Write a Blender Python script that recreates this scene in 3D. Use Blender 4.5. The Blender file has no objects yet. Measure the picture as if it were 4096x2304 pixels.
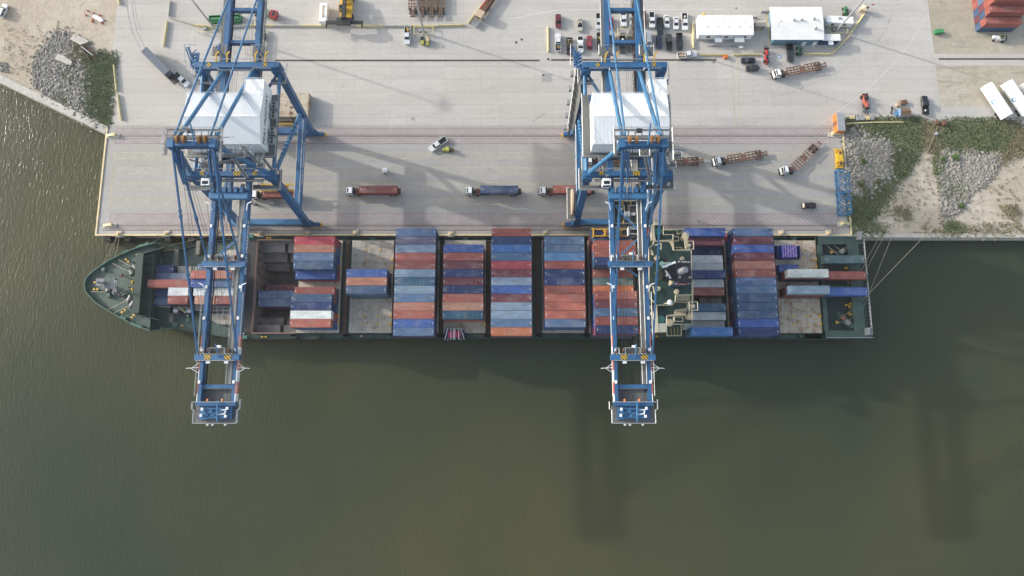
import bpy, math, random
from math import sin, cos, pi, radians as R
from mathutils import Vector, Matrix
random.seed(7)
S = bpy.context.scene
COL = S.collection
# ---------------------------------------------------------------- camera
FPX, TH, CH = 2731.0, R(9.7), 215.0
cd = bpy.data.cameras.new('camera'); cam = bpy.data.objects.new('camera', cd); COL.objects.link(cam)
cam.location = (0, 0, CH); cam.rotation_euler = (TH, 0, 0)
cd.sensor_width = 36; cd.lens = FPX/4096*36; cd.clip_start = 1; cd.clip_end = 6000
S.camera = cam
# ---------------------------------------------------------------- light
SE, SA = R(20.0), R(-19.3)          # elevation; direction the light travels on the ground
w = bpy.data.worlds.new('World'); S.world = w; w.use_nodes = True
nt = w.node_tree; bg = nt.nodes['Background']
sky = nt.nodes.new('ShaderNodeTexSky'); sky.sky_type = 'NISHITA'; sky.sun_disc = False
sky.sun_elevation = SE; sky.sun_rotation = R(-70.7); sky.air_density = 1.2; sky.dust_density = 3.5; sky.altitude = 50
hsv = nt.nodes.new('ShaderNodeHueSaturation'); hsv.inputs['Saturation'].default_value = .68; nt.links.new(sky.outputs[0], hsv.inputs['Color']); nt.links.new(hsv.outputs[0], bg.inputs[0]); bg.inputs[1].default_value = 0.15
sd = bpy.data.lights.new('sun', 'SUN'); sun = bpy.data.objects.new('sun', sd); COL.objects.link(sun)
sd.energy = 1.8; sd.angle = R(0.9); sd.color = (1, .955, .89)
ldir = Vector((cos(SA)*cos(SE), sin(SA)*cos(SE), -sin(SE)))
sun.rotation_euler = ldir.to_track_quat('-Z', 'Y').to_euler(); sun.location = (-150, 80, 90)
S.view_settings.view_transform = 'Standard'; S.view_settings.look = 'None'
S.view_settings.exposure = 1.06; S.view_settings.gamma = 1
# ---------------------------------------------------------------- helpers
def G(px, py, z=0.0):               # photo pixel (4096 wide) seen at world height z -> world point
    v = (1152-py)/FPX
    zz = (CH-z)/(cos(TH)-v*sin(TH))
    return ((px-2048)/FPX*zz, zz*(sin(TH)+v*cos(TH)))
def lin(c): return tuple((x/255/12.92 if x/255 <= .04045 else ((x/255+.055)/1.055)**2.4) for x in c)

def mat(name, col, rough=.6, metal=0.0, var=.12, scale=1.5, bump=0.0, objcol=False, dirt=None, dirtamt=.3, dirtscale=.6, spec=.5, det=4, coat=0):
    m = bpy.data.materials.new(name); m.use_nodes = True
    n = m.node_tree.nodes; l = m.node_tree.links; b = n['Principled BSDF']
    b.inputs['Roughness'].default_value = rough; b.inputs['Metallic'].default_value = metal
    b.inputs['Specular IOR Level'].default_value = spec
    if coat: b.inputs['Coat Weight'].default_value = coat; b.inputs['Coat Roughness'].default_value = .08
    tc = n.new('ShaderNodeTexCoord'); 
    no = n.new('ShaderNodeTexNoise'); no.inputs['Scale'].default_value = scale; no.inputs['Detail'].default_value = det
    add = n.new('ShaderNodeVectorMath'); add.operation = 'ADD'
    oi = n.new('ShaderNodeObjectInfo')
    sc = n.new('ShaderNodeVectorMath'); sc.operation = 'SCALE'; sc.inputs['Scale'].default_value = 1.0
    comb = n.new('ShaderNodeCombineXYZ')
    mu = n.new('ShaderNodeMath'); mu.operation = 'MULTIPLY'; mu.inputs[1].default_value = 57.0
    l.new(oi.outputs['Random'], mu.inputs[0])
    for i in range(3): l.new(mu.outputs[0], comb.inputs[i])
    l.new(tc.outputs['Object'], add.inputs[0]); l.new(comb.outputs[0], add.inputs[1])
    l.new(add.outputs[0], no.inputs['Vector'])
    hs = n.new('ShaderNodeMix'); hs.data_type = 'RGBA'; hs.blend_type = 'MULTIPLY'; hs.inputs[0].default_value = 1
    cr = n.new('ShaderNodeMapRange'); cr.inputs[1].default_value = .3; cr.inputs[2].default_value = .7
    cr.inputs[3].default_value = 1-var; cr.inputs[4].default_value = 1+var
    l.new(no.outputs[0], cr.inputs[0]); l.new(cr.outputs[0], hs.inputs[7])
    if objcol: l.new(oi.outputs['Color'], hs.inputs[6])
    else: hs.inputs[6].default_value = (*col, 1)
    out = hs.outputs[2]
    if dirt:
        d = n.new('ShaderNodeTexNoise'); d.inputs['Scale'].default_value = dirtscale; d.inputs['Detail'].default_value = 8; d.inputs['Roughness'].default_value = .65
        l.new(add.outputs[0], d.inputs['Vector'])
        r = n.new('ShaderNodeMapRange'); r.inputs[1].default_value = .55; r.inputs[2].default_value = .72; r.inputs[4].default_value = dirtamt
        l.new(d.outputs[0], r.inputs[0])
        mx = n.new('ShaderNodeMix'); mx.data_type = 'RGBA'; l.new(r.outputs[0], mx.inputs[0]); l.new(out, mx.inputs[6]); mx.inputs[7].default_value = (*dirt, 1)
        out = mx.outputs[2]
    l.new(out, b.inputs['Base Color'])
    if bump:
        bn = n.new('ShaderNodeTexNoise'); bn.inputs['Scale'].default_value = scale*4; bn.inputs['Detail'].default_value = 5
        l.new(add.outputs[0], bn.inputs['Vector'])
        bp = n.new('ShaderNodeBump'); bp.inputs['Strength'].default_value = bump; bp.inputs['Distance'].default_value = .15
        l.new(bn.outputs[0], bp.inputs['Height']); l.new(bp.outputs[0], b.inputs['Normal'])
    return m

class MB:
    def __init__(s): s.v = []; s.f = []; s.m = []
    def add(s, vs, fs, mi=0):
        o = len(s.v); s.v += [tuple(v) for v in vs]
        for f in fs: s.f.append([i+o for i in f]); s.m.append(mi)
        return s
    def box(s, c, d, rz=0, mi=0, tx=1, ty=1, sx=0, sy=0):      # centre, size, turn, taper of the top, shift of the top
        x, y, z = d[0]/2, d[1]/2, d[2]/2; vs = []
        for k, zz in enumerate((-z, z)):
            ax, ay = (tx, ty) if k else (1, 1); ox, oy = (sx, sy) if k else (0, 0)
            for (a, b) in ((-x, -y), (x, -y), (x, y), (-x, y)):
                a2, b2 = a*ax+ox, b*ay+oy
                vs.append((c[0]+a2*cos(rz)-b2*sin(rz), c[1]+a2*sin(rz)+b2*cos(rz), c[2]+zz))
        return s.add(vs, [(3,2,1,0),(4,5,6,7),(0,1,5,4),(1,2,6,5),(2,3,7,6),(3,0,4,7)], mi)
    def b2(s, x0, x1, y0, y1, z0, z1, mi=0): return s.box(((x0+x1)/2,(y0+y1)/2,(z0+z1)/2), (abs(x1-x0),abs(y1-y0),abs(z1-z0)), 0, mi)
    def beam(s, p, q, wd, ht, mi=0, up=(0,0,1), w2=None, h2=None):
        p, q = Vector(p), Vector(q); d = (q-p).normalized(); up = Vector(up)
        if abs(d.dot(up)) > .97: up = Vector((0,1,0))
        a = d.cross(up).normalized(); b = a.cross(d).normalized()
        w2 = w2 or wd; h2 = h2 or ht; vs = []
        for pt, ww, hh in ((p, wd, ht), (q, w2, h2)):
            for (i, j) in ((-1,-1),(1,-1),(1,1),(-1,1)): vs.append(pt+a*ww/2*i+b*hh/2*j)
        return s.add(vs, [(0,1,2,3),(7,6,5,4),(1,0,4,5),(2,1,5,6),(3,2,6,7),(0,3,7,4)], mi)
    def tube(s, p, q, r, n=8, mi=0, r2=None, cap=True):
        p, q = Vector(p), Vector(q); d = (q-p).normalized(); up = Vector((0,0,1)) if abs(d.z) < .95 else Vector((1,0,0))
        a = d.cross(up).normalized(); b = a.cross(d); r2 = r if r2 is None else r2; vs = []
        for pt, rr in ((p, r), (q, r2)):
            for k in range(n): t = 2*pi*k/n; vs.append(pt+a*rr*cos(t)+b*rr*sin(t))
        fs = [(k, (k+1) % n, n+(k+1) % n, n+k) for k in range(n)]
        if cap: fs += [tuple(range(n))[::-1], tuple(range(n, 2*n))]
        return s.add(vs, [f[::-1] for f in fs], mi)
    def path(s, pts, r, n=6, mi=0):
        for a, b in zip(pts, pts[1:]): s.tube(a, b, r, n, mi)
        return s
    def prism(s, poly, z0, z1, mi=0, side=None):
        n = len(poly)
        a = sum(poly[i][0]*poly[(i+1) % n][1]-poly[(i+1) % n][0]*poly[i][1] for i in range(n))
        if a < 0: poly = poly[::-1]
        vs = [(x, y, z0) for x, y in poly]+[(x, y, z1) for x, y in poly]
        s.add(vs, [tuple(range(n, 2*n)), tuple(range(n))[::-1]], mi)
        return s.add(vs, [(i, (i+1) % n, n+(i+1) % n, n+i) for i in range(n)], mi if side is None else side)
    def sheet(s, poly, z, mi=0):
        n = len(poly); a = sum(poly[i][0]*poly[(i+1) % n][1]-poly[(i+1) % n][0]*poly[i][1] for i in range(n))
        if a < 0: poly = poly[::-1]
        return s.add([(x, y, z) for x, y in poly], [tuple(range(n))], mi)
    def rail(s, pts, h=1.1, r=.05, step=2.0, mi=0, close=False):  # handrail along points
        if close: pts = pts+[pts[0]]
        for a, b in zip(pts, pts[1:]):
            a, b = Vector(a), Vector(b); L = (b-a).length; u = Vector((0,0,h))
            s.tube(a+u, b+u, r, 4, mi); s.tube(a+u*.5, b+u*.5, r*.7, 4, mi)
            k = max(1, int(L/step))
            for i in range(k+1): c = a.lerp(b, i/k); s.tube(c, c+u, r*.8, 4, mi)
        return s
    def sphere(s, c, r, n=8, mi=0, sz=1.0):
        vs = []; fs = []
        for i in range(1, n//2+0):
            t = pi*i/(n//2)
            for j in range(n): p = 2*pi*j/n; vs.append((c[0]+r*sin(t)*cos(p), c[1]+r*sin(t)*sin(p), c[2]+r*cos(t)*sz))
        top = len(vs); vs.append((c[0], c[1], c[2]+r*sz)); vs.append((c[0], c[1], c[2]-r*sz)); m = n//2-1
        for i in range(m-1):
            for j in range(n): fs.append((i*n+j, (i+1)*n+j, (i+1)*n+(j+1) % n, i*n+(j+1) % n))
        for j in range(n): fs.append((top, j, (j+1) % n)); fs.append((top+1, (m-1)*n+(j+1) % n, (m-1)*n+j))
        return s.add(vs, fs, mi)
    def build(s, name, mats, parent=None, loc=(0,0,0), world=False, smooth=False, color=None, rz=0):
        me = bpy.data.meshes.new(name)
        off = Vector((0,0,0))
        if world and parent is not None: off = parent.location
        me.from_pydata([tuple(Vector(v)-off) for v in s.v], [], s.f)
        if not isinstance(mats, (list, tuple)): mats = [mats]
        for m in mats: me.materials.append(m)
        me.polygons.foreach_set('material_index', s.m)
        if smooth: me.polygons.foreach_set('use_smooth', [True]*len(s.f))
        me.update()
        o = bpy.data.objects.new(name, me); COL.objects.link(o); o.parent = parent; o.location = loc; o.rotation_euler[2] = rz
        if color: o.color = (*color, 1)
        return o
def tag(o, label=None, cat=None, group=None, kind=None):
    if label: o['label'] = label
    if cat: o['category'] = cat
    if group: o['group'] = group
    if kind: o['kind'] = kind
    return o
def empty(name, loc, rz=0, label=None, cat=None, group=None):
    o = bpy.data.objects.new(name, None); COL.objects.link(o); o.location = loc; o.rotation_euler[2] = rz
    o.empty_display_size = .5
    return tag(o, label, cat, group)
KIDS = {}
def kids(o): return [c for c in bpy.data.objects if c.parent == o]
def copy_tree(o, parent=None):
    c = o.copy(); COL.objects.link(c); c.parent = parent
    for ch in kids(o): copy_tree(ch, c)
    return c
def text(body, size, loc, rot, m, parent=None, name='lettering', ext=.01, sx=1.0, bold=.0):
    cu = bpy.data.curves.new(name, 'FONT'); cu.body = body; cu.size = size; cu.align_x = 'CENTER'; cu.align_y = 'CENTER'
    cu.extrude = ext; cu.resolution_u = 2; cu.offset = bold
    t = bpy.data.objects.new(name, cu); COL.objects.link(t)
    bpy.context.view_layer.update()
    me = bpy.data.meshes.new_from_object(t.evaluated_get(bpy.context.evaluated_depsgraph_get()))
    bpy.data.objects.remove(t); me.materials.clear(); me.materials.append(m)
    o = bpy.data.objects.new(name, me); COL.objects.link(o); o.parent = parent; o.location = loc; o.rotation_euler = rot; o.scale = (sx, 1, 1)
    return o
def struct(o): o['kind'] = 'structure'; return o
# ---------------------------------------------------------------- materials
K = 1.2
def C(r, g, b):
    c = [x/K for x in lin((r, g, b))]; m_ = sum(c)/3
    return tuple(x*.86+m_*.14 for x in c)
M = {}
M['blue'] = mat('crane blue paint', (.024, .105, .235), .5, var=.2, scale=.3, dirt=(.07,.085,.10), dirtamt=.6, dirtscale=.35)
M['blue_light'] = mat('lighter blue paint', (.042, .155, .30), .5, var=.18, scale=.4, dirt=(.09,.12,.16), dirtamt=.5, dirtscale=.4)
M['white'] = mat('white paint', (.78, .80, .81), .45, var=.04, scale=.5, dirt=(.5,.5,.48), dirtamt=.2)
M['whiteroof'] = mat('white roof sheet', (.80, .82, .83), .5, var=.03, scale=.3, dirt=(.5,.48,.42), dirtamt=.25)
M['grey'] = mat('grey steel', (.30, .31, .32), .5, metal=.2, var=.15)
M['galv'] = mat('galvanised steel', (.40, .415, .43), .45, metal=.3, var=.1)
M['grate'] = mat('walkway grating', (.12, .125, .125), .7, var=.2, scale=3)
M['black'] = mat('black steel', (.018, .019, .021), .5, var=.2)
M['rubber'] = mat('black rubber', (.02, .02, .02), .8, var=.2)
M['yellow'] = mat('yellow paint', (.66, .40, .03), .5, var=.12, dirt=(.2,.1,.04), dirtamt=.3, dirtscale=2)
M['paleyellow'] = mat('faded yellow paint', (.60, .52, .27), .65, var=.12, scale=1.2, dirt=(.35,.33,.28), dirtamt=.5)
M['orange'] = mat('orange paint', (.62, .17, .03), .5, var=.12)
M['red'] = mat('red paint', (.42, .035, .035), .45, var=.12)
M['redstripe'] = mat('faded red paint', (.50, .13, .09), .5, var=.1)
M['cream'] = mat('cream ship paint', (.50, .455, .33), .5, var=.1, dirt=(.25,.13,.06), dirtamt=.3, dirtscale=1.2)
M['rust'] = mat('rusty brown steel', (.15, .075, .05), .75, var=.3, scale=2, dirt=(.22,.16,.10), dirtamt=.5)
M['deckgreen'] = mat('green deck paint', (.045, .082, .066), .55, var=.25, scale=.35, dirt=(.10,.085,.065), dirtamt=.5, dirtscale=.5)
M['hullgreen'] = mat('dark green hull paint', (.012, .038, .030), .5, var=.2, scale=.3, dirt=(.04,.04,.035), dirtamt=.5)
M['bridgegreen'] = mat('bridge roof green', (.016, .046, .038), .55, var=.15, scale=.5)
M['boottop'] = mat('red antifouling', (.28, .07, .05), .6, var=.2)
M['glass'] = mat('dark glass', (.012, .016, .02), .08, var=.0, spec=.8)
M['carpaint'] = mat('car paint', (1,1,1), .3, var=.03, objcol=True, coat=.6)
M['wood'] = mat('brown shingles', (.16, .10, .06), .85, var=.25, scale=4)
M['tan'] = mat('tan plywood', (.45, .36, .26), .8, var=.15, scale=2)
M['concrete'] = mat('cast concrete', (.44, .42, .38), .85, var=.15, scale=.8, dirt=(.25,.23,.2), dirtamt=.4)
M['rope'] = mat('mooring rope', (.38, .34, .27), .9, var=.2)
M['bark'] = mat('bark', (.08, .06, .04), .9)
M['skin'] = mat('skin', (.45, .28, .2), .6, var=.02)
M['cloth'] = mat('dark work clothes', (.03, .035, .05), .9)
M['hivis'] = mat('hi vis vest', (.40, .42, .10), .8)
M['pink'] = mat('pink strap', (.7, .35, .42), .6)
M['green'] = mat('machine green', (.03, .19, .07), .5, var=.15)
M['hatchblack'] = mat('yellow black warning paint', (.5,.35,.02), .5)
def stripes(m, period, a, b, ang=.8, coord='Object'):
    n = m.node_tree.nodes; l = m.node_tree.links
    tc = n.new('ShaderNodeTexCoord'); sp = n.new('ShaderNodeSeparateXYZ'); l.new(tc.outputs[coord], sp.inputs[0])
    ad = n.new('ShaderNodeMath'); ad.operation = 'ADD'; l.new(sp.outputs[0], ad.inputs[0]); l.new(sp.outputs[1], ad.inputs[1])
    d = n.new('ShaderNodeMath'); d.operation = 'DIVIDE'; l.new(ad.outputs[0], d.inputs[0]); d.inputs[1].default_value = period
    fr = n.new('ShaderNodeMath'); fr.operation = 'FRACT'; l.new(d.outputs[0], fr.inputs[0])
    gt = n.new('ShaderNodeMath'); gt.operation = 'GREATER_THAN'; gt.inputs[1].default_value = .5; l.new(fr.outputs[0], gt.inputs[0])
    mx = n.new('ShaderNodeMix'); mx.data_type = 'RGBA'; l.new(gt.outputs[0], mx.inputs[0]); mx.inputs[6].default_value = (*a,1); mx.inputs[7].default_value = (*b,1)
    l.new(mx.outputs[2], n['Principled BSDF'].inputs['Base Color'])
stripes(M['hatchblack'], .8, (.6,.4,.02), (.015,.015,.015))

def node_mat(name):
    m = bpy.data.materials.new(name); m.use_nodes = True
    return m, m.node_tree.nodes, m.node_tree.links, m.node_tree.nodes['Principled BSDF']
def mth(n, l, op, a, b=None, c=None):
    x = n.new('ShaderNodeMath'); x.operation = op
    for i, v in enumerate((a, b, c)):
        if v is None: continue
        if isinstance(v, (int, float)): x.inputs[i].default_value = v
        else: l.new(v, x.inputs[i])
    return x.outputs[0]
def mixc(n, l, f, a, b, mode='MIX'):
    x = n.new('ShaderNodeMix'); x.data_type = 'RGBA'; x.blend_type = mode
    for i, v in ((0, f), (6, a), (7, b)):
        if isinstance(v, (int, float)): x.inputs[i].default_value = v
        elif isinstance(v, tuple): x.inputs[i].default_value = (*v, 1)
        else: l.new(v, x.inputs[i])
    return x.outputs[2]
def noise(n, l, vec, scale, det=4, rough=.5, lo=.35, hi=.65, a=0., b=1., dist=0.):
    x = n.new('ShaderNodeTexNoise'); x.inputs['Scale'].default_value = scale; x.inputs['Detail'].default_value = det; x.inputs['Roughness'].default_value = rough
    x.inputs['Distortion'].default_value = dist
    if vec is not None: l.new(vec, x.inputs['Vector'])
    r = n.new('ShaderNodeMapRange'); r.inputs[1].default_value = lo; r.inputs[2].default_value = hi; r.inputs[3].default_value = a; r.inputs[4].default_value = b
    l.new(x.outputs[0], r.inputs[0]); return r.outputs[0]
def mapping(n, l, vec, scale=(1,1,1), rot=(0,0,0)):
    x = n.new('ShaderNodeMapping'); x.inputs['Scale'].default_value = scale; x.inputs['Rotation'].default_value = rot; l.new(vec, x.inputs[0]); return x.outputs[0]

# apron concrete: poured slabs with joints, tyre polish, stains
def concrete_apron(name, col=(.435,.43,.42)):
    m, n, l, b = node_mat(name)
    tc = n.new('ShaderNodeTexCoord'); P = tc.outputs['Object']; sp = n.new('ShaderNodeSeparateXYZ'); l.new(P, sp.inputs[0])
    def joint(o, per, wd, off):
        a = mth(n, l, 'ADD', o, off); a = mth(n, l, 'DIVIDE', a, per); a = mth(n, l, 'FRACT', a); a = mth(n, l, 'SUBTRACT', a, .5); a = mth(n, l, 'ABSOLUTE', a)
        return mth(n, l, 'LESS_THAN', a, wd/per/2)
    jx = joint(sp.outputs[0], 6.1, .07, 1.3); jy = joint(sp.outputs[1], 4.62, .09, .4)
    # each slab slightly its own tone
    fx = mth(n, l, 'FLOOR', mth(n, l, 'DIVIDE', mth(n, l, 'ADD', sp.outputs[0], 1.3+3.05), 6.1*3)); fy = mth(n, l, 'FLOOR', mth(n, l, 'DIVIDE', mth(n, l, 'ADD', sp.outputs[1], .4+2.31), 4.62))
    cb = n.new('ShaderNodeCombineXYZ'); l.new(fx, cb.inputs[0]); l.new(fy, cb.inputs[1])
    wn = n.new('ShaderNodeTexWhiteNoise'); wn.noise_dimensions = '2D'; l.new(cb.outputs[0], wn.inputs['Vector'])
    slab = n.new('ShaderNodeMapRange'); slab.inputs[3].default_value = .945; slab.inputs[4].default_value = 1.04; l.new(wn.outputs[0], slab.inputs[0])
    big = noise(n, l, P, .025, 3, a=.93, b=1.06)
    st = noise(n, l, mapping(n, l, P, (.03, .35, 1)), 1, 5, .6, a=.94, b=1.05)      # long tyre-polished streaks along the quay
    fine = noise(n, l, P, .7, 6, .7, a=.94, b=1.05)
    val = mth(n, l, 'MULTIPLY', mth(n, l, 'MULTIPLY', slab.outputs[0], big), mth(n, l, 'MULTIPLY', st, fine))
    c = mixc(n, l, 1.0, col, val, 'MULTIPLY')
    warm = noise(n, l, P, .018, 2, a=0, b=.5); c = mixc(n, l, warm, c, tuple(x*y for x, y in zip(col, (1.02,.985,.93))))
    spots = noise(n, l, P, .5, 3, .5, .72, .78, 0, .55); c = mixc(n, l, spots, c, (.14,.13,.12))
    stain = noise(n, l, mapping(n, l, P, (.10,.3,1)), 1, 6, .72, .55, .78, 0, .45); c = mixc(n, l, stain, c, (.27,.25,.225))
    j = mth(n, l, 'MAXIMUM', mth(n, l, 'MULTIPLY', jx, .35), mth(n, l, 'MULTIPLY', jy, .6)); c = mixc(n, l, j, c, (.2,.19,.17))
    l.new(c, b.inputs['Base Color']); b.inputs['Roughness'].default_value = .85
    bp = n.new('ShaderNodeBump'); bp.inputs['Strength'].default_value = .15; bp.inputs['Distance'].default_value = .03
    l.new(noise(n, l, P, 3, 6), bp.inputs['Height']); l.new(bp.outputs[0], b.inputs['Normal'])
    return m
M['apron'] = concrete_apron('apron concrete', (.445,.43,.408))
M['quaydeck'] = concrete_apron('quay deck concrete', (.352,.344,.332))
def sandmat(name, c1, c2, c3, track=.5, spot=.5):
    m, n, l, b = node_mat(name)
    tc = n.new('ShaderNodeTexCoord'); P = tc.outputs['Object']
    c = mixc(n, l, noise(n, l, P, .05, 5, .6), c1, c2)
    c = mixc(n, l, noise(n, l, P, .35, 8, .7, .45, .7, 0, .7), c, tuple(x*.78 for x in c2))
    c = mixc(n, l, noise(n, l, P, .22, 9, .75, .58, .68, 0, spot), c, c3)
    c = mixc(n, l, noise(n, l, mapping(n, l, P, (.05,.6,1), (0,0,.9)), 1, 5, .6, .56, .66, 0, track*.6, 1.5), c, tuple(x*.7 for x in c2))
    l.new(c, b.inputs['Base Color']); b.inputs['Roughness'].default_value = .95; b.inputs['Specular IOR Level'].default_value = .1
    bp = n.new('ShaderNodeBump'); bp.inputs['Strength'].default_value = .7; bp.inputs['Distance'].default_value = .35
    l.new(noise(n, l, P, .6, 9, .68, 0, 1), bp.inputs['Height']); l.new(bp.outputs[0], b.inputs['Normal'])
    return m
M['sand'] = sandmat('pale sand', (.52,.47,.39), (.43,.37,.29), (.17,.15,.09))
M['dirt'] = sandmat('brown dirt yard', (.44,.41,.34), (.37,.34,.27), (.20,.17,.12), .8, .35)
M['rockbed'] = sandmat('grey gravel bed', (.23,.215,.19), (.16,.15,.13), (.09,.095,.06), .2)
M['soil'] = sandmat('dry brush soil', (.22,.21,.14), (.15,.16,.09), (.09,.10,.05), .2)
M['rock'] = mat('broken limestone rock', (.25,.235,.21), .9, var=.45, scale=1.1, dirt=(.36,.345,.32), dirtamt=.5, dirtscale=.8)
def leafmat(name, a, b2, scale=.25):
    m, n, l, b = node_mat(name)
    tc = n.new('ShaderNodeTexCoord'); P = tc.outputs['Object']
    c = mixc(n, l, noise(n, l, P, scale, 5, .65), a, b2)
    c = mixc(n, l, noise(n, l, P, 1.8, 3, .5, .3, .7, 0, .4), c, tuple(x*.6 for x in a)); c = mixc(n, l, noise(n, l, P, .35, 5, .6, .55, .7, 0, .6), c, (.24,.22,.13))
    l.new(c, b.inputs['Base Color']); b.inputs['Roughness'].default_value = .7; b.inputs['Specular IOR Level'].default_value = .2
    return m
M['grass'] = leafmat('weeds and grass', (.095,.135,.058), (.17,.185,.10))
M['dry'] = leafmat('dry brush', (.24,.21,.13), (.16,.15,.08))
M['leaf'] = leafmat('bush leaves', (.07,.13,.04), (.13,.18,.05), .8)
# water: murky olive with wind ripples
m, n, l, b = node_mat('harbour water'); M['water'] = m
tc = n.new('ShaderNodeTexCoord'); P = tc.outputs['Object']
c = mixc(n, l, noise(n, l, P, .0055, 4, .55, .4, .66), (.030,.041,.025), (.062,.062,.027))
l.new(c, b.inputs['Base Color']); b.inputs['Roughness'].default_value = .2; b.inputs['IOR'].default_value = 1.33
h1 = noise(n, l, mapping(n, l, P, (1.25,.42,1), (0,0,R(30))), 1, 4, .55, 0, 1, dist=.5)
h2 = noise(n, l, mapping(n, l, P, (3.2,1.6,1), (0,0,R(20))), 1, 3, .6, 0, 1)
h3 = noise(n, l, mapping(n, l, P, (.10,.06,1), (0,0,R(38))), 1, 2, .5, 0, 1)
sp = n.new('ShaderNodeSeparateXYZ'); l.new(P, sp.inputs[0])
lee = n.new('ShaderNodeMapRange'); l.new(sp.outputs[0], lee.inputs[0]); lee.inputs[1].default_value = -170; lee.inputs[2].default_value = 120; lee.inputs[3].default_value = .95; lee.inputs[4].default_value = .45
amp = mth(n, l, 'MULTIPLY', noise(n, l, P, .012, 2, .5, .35, .65, .75, 1.2), lee.outputs[0])
h = mth(n, l, 'ADD', mth(n, l, 'ADD', mth(n, l, 'MULTIPLY', h1, .42), mth(n, l, 'MULTIPLY', h2, .10)), mth(n, l, 'MULTIPLY', h3, .5))
h = mth(n, l, 'MULTIPLY', h, amp)
bp = n.new('ShaderNodeBump'); bp.inputs['Strength'].default_value = 1; bp.inputs['Distance'].default_value = .3
l.new(h, bp.inputs['Height']); l.new(bp.outputs[0], b.inputs['Normal'])
# weathered container paint: colour from the object
def contmat(name, roof):
    m, n, l, b = node_mat(name)
    tc = n.new('ShaderNodeTexCoord'); P = tc.outputs['Object']; oi = n.new('ShaderNodeObjectInfo')
    cb = n.new('ShaderNodeCombineXYZ'); r = mth(n, l, 'MULTIPLY', oi.outputs['Random'], 91)
    for i in range(3): l.new(r, cb.inputs[i])
    ad = n.new('ShaderNodeVectorMath'); l.new(P, ad.inputs[0]); l.new(cb.outputs[0], ad.inputs[1]); Q = ad.outputs[0]
    c = mixc(n, l, 1.0, oi.outputs['Color'], noise(n, l, mapping(n, l, Q, (.35,.8,1)), 1, 4, .6, a=.82, b=1.15), 'MULTIPLY')
    if roof:
        fr = mth(n, l, 'MULTIPLY', noise(n, l, Q, .25, 4, .6, .5, .75, 0, .35), 1.0); c = mixc(n, l, fr, c, (.34,.33,.32))
        c = mixc(n, l, noise(n, l, mapping(n, l, Q, (1.2,.5,1)), 1, 6, .7, .61, .70, 0, .6), c, (.17,.085,.05))
        c = mixc(n, l, noise(n, l, mapping(n, l, Q, (3.5,.12,1)), 1, 2, .5, .62, .7, 0, .25), c, (.30,.27,.25))
    else:
        c = mixc(n, l, noise(n, l, mapping(n, l, Q, (2.5,2.5,.25)), 1, 4, .6, .62, .74, 0, .4), c, (.12,.06,.04))
    l.new(c, b.inputs['Base Color']); b.inputs['Roughness'].default_value = .62; b.inputs['Specular IOR Level'].default_value = .3
    return m
M['cwall'] = contmat('container wall paint', False); M['croof'] = contmat('container roof paint', True)
# hatch cover steel
def hatchmat(name, base, rust, lo):
    m, n, l, b = node_mat(name)
    tc = n.new('ShaderNodeTexCoord'); P = tc.outputs['Object']; sp = n.new('ShaderNodeSeparateXYZ'); l.new(P, sp.inputs[0])
    c = mixc(n, l, noise(n, l, P, .3, 5, .6), base, tuple(x*.75 for x in base))
    c = mixc(n, l, noise(n, l, P, .55, 7, .7, lo, lo+.12, 0, .85), c, rust)
    fy = mth(n, l, 'FRACT', mth(n, l, 'DIVIDE', sp.outputs[1], 2.53)); fx = mth(n, l, 'FRACT', mth(n, l, 'DIVIDE', sp.outputs[0], 3.1))
    j = mth(n, l, 'MAXIMUM', mth(n, l, 'LESS_THAN', fy, .035), mth(n, l, 'LESS_THAN', fx, .03)); c = mixc(n, l, mth(n, l, 'MULTIPLY', j, .55), c, (.13,.09,.06))
    l.new(c, b.inputs['Base Color']); b.inputs['Roughness'].default_value = .7
    return m
M['hatch'] = hatchmat('grey hatch cover paint', (.45,.42,.35), (.23,.125,.06), .535)
M['hatchr'] = hatchmat('rusty hatch cover paint', (.46,.41,.32), (.25,.13,.065), .50)
M['holdwall'] = mat('hold wall paint', (.21,.20,.19), .7, var=.25, scale=.2, dirt=(.15,.08,.05), dirtamt=.8, dirtscale=.35)
# ================================================================ SETTING
WZ = -4.0
QY, QX0, QX1 = 53.9, -134.9, 110.1
HX0, HX1 = G(1021,1150,4.6)[0]-.2, G(1176,1150,4.6)[0]+1.4
wm = MB()
for (a, b_, c_, d_) in ((-2500,HX0,-2500,2500),(HX1,2500,-2500,2500),(HX0,HX1,-2500,21.9),(HX0,HX1,51.3,2500)): wm.sheet([(a,c_),(b_,c_),(b_,d_),(a,d_)], WZ)
wm; struct(wm.build('water', M['water']))
def g2(pts, z=0): return [G(x, y, z) for x, y in pts]
SW0 = Vector(G(428, 520)); SW1 = Vector(G(0, 312)); sdir = (SW1-SW0).normalized(); SW2 = SW0+sdir*700
RL = G(3425, 946)
land = [tuple(SW0), (QX0, 92), (QX0+3, 60), (QX1-1, 60), (QX1-1, 54.5), (900, 54.5), (900, 1600), (-900, 1600), tuple(SW2)]
lm = MB(); lm.prism(land, -6, -.12); struct(lm.build('sand_ground', M['sand']))
# apron slab
la = g2([(428,500),(449,221),(469,14)]); t = (Vector(la[2])-Vector(la[1])); far = Vector(la[2])+t*6
ar = [G(3370,492), G(3400,495)]
YD = 91.6
apr = [(QX0, YD), la[0], la[1], la[2], tuple(far), (G(3712,0)[0], far[1]), G(3712,0), G(3760,420), G(3768,492), (110.6, G(0,492)[1]), (QX1, YD)]
am = MB(); am.prism(apr, -.115, 0); apron = struct(am.build('concrete_apron', M['apron']))
am = MB(); am.prism([(QX0, QY), (QX1, QY), (QX1, YD-.03), (QX0, YD-.03)], -.115, 0); struct(am.build('quay_deck', M['quaydeck']))
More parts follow.
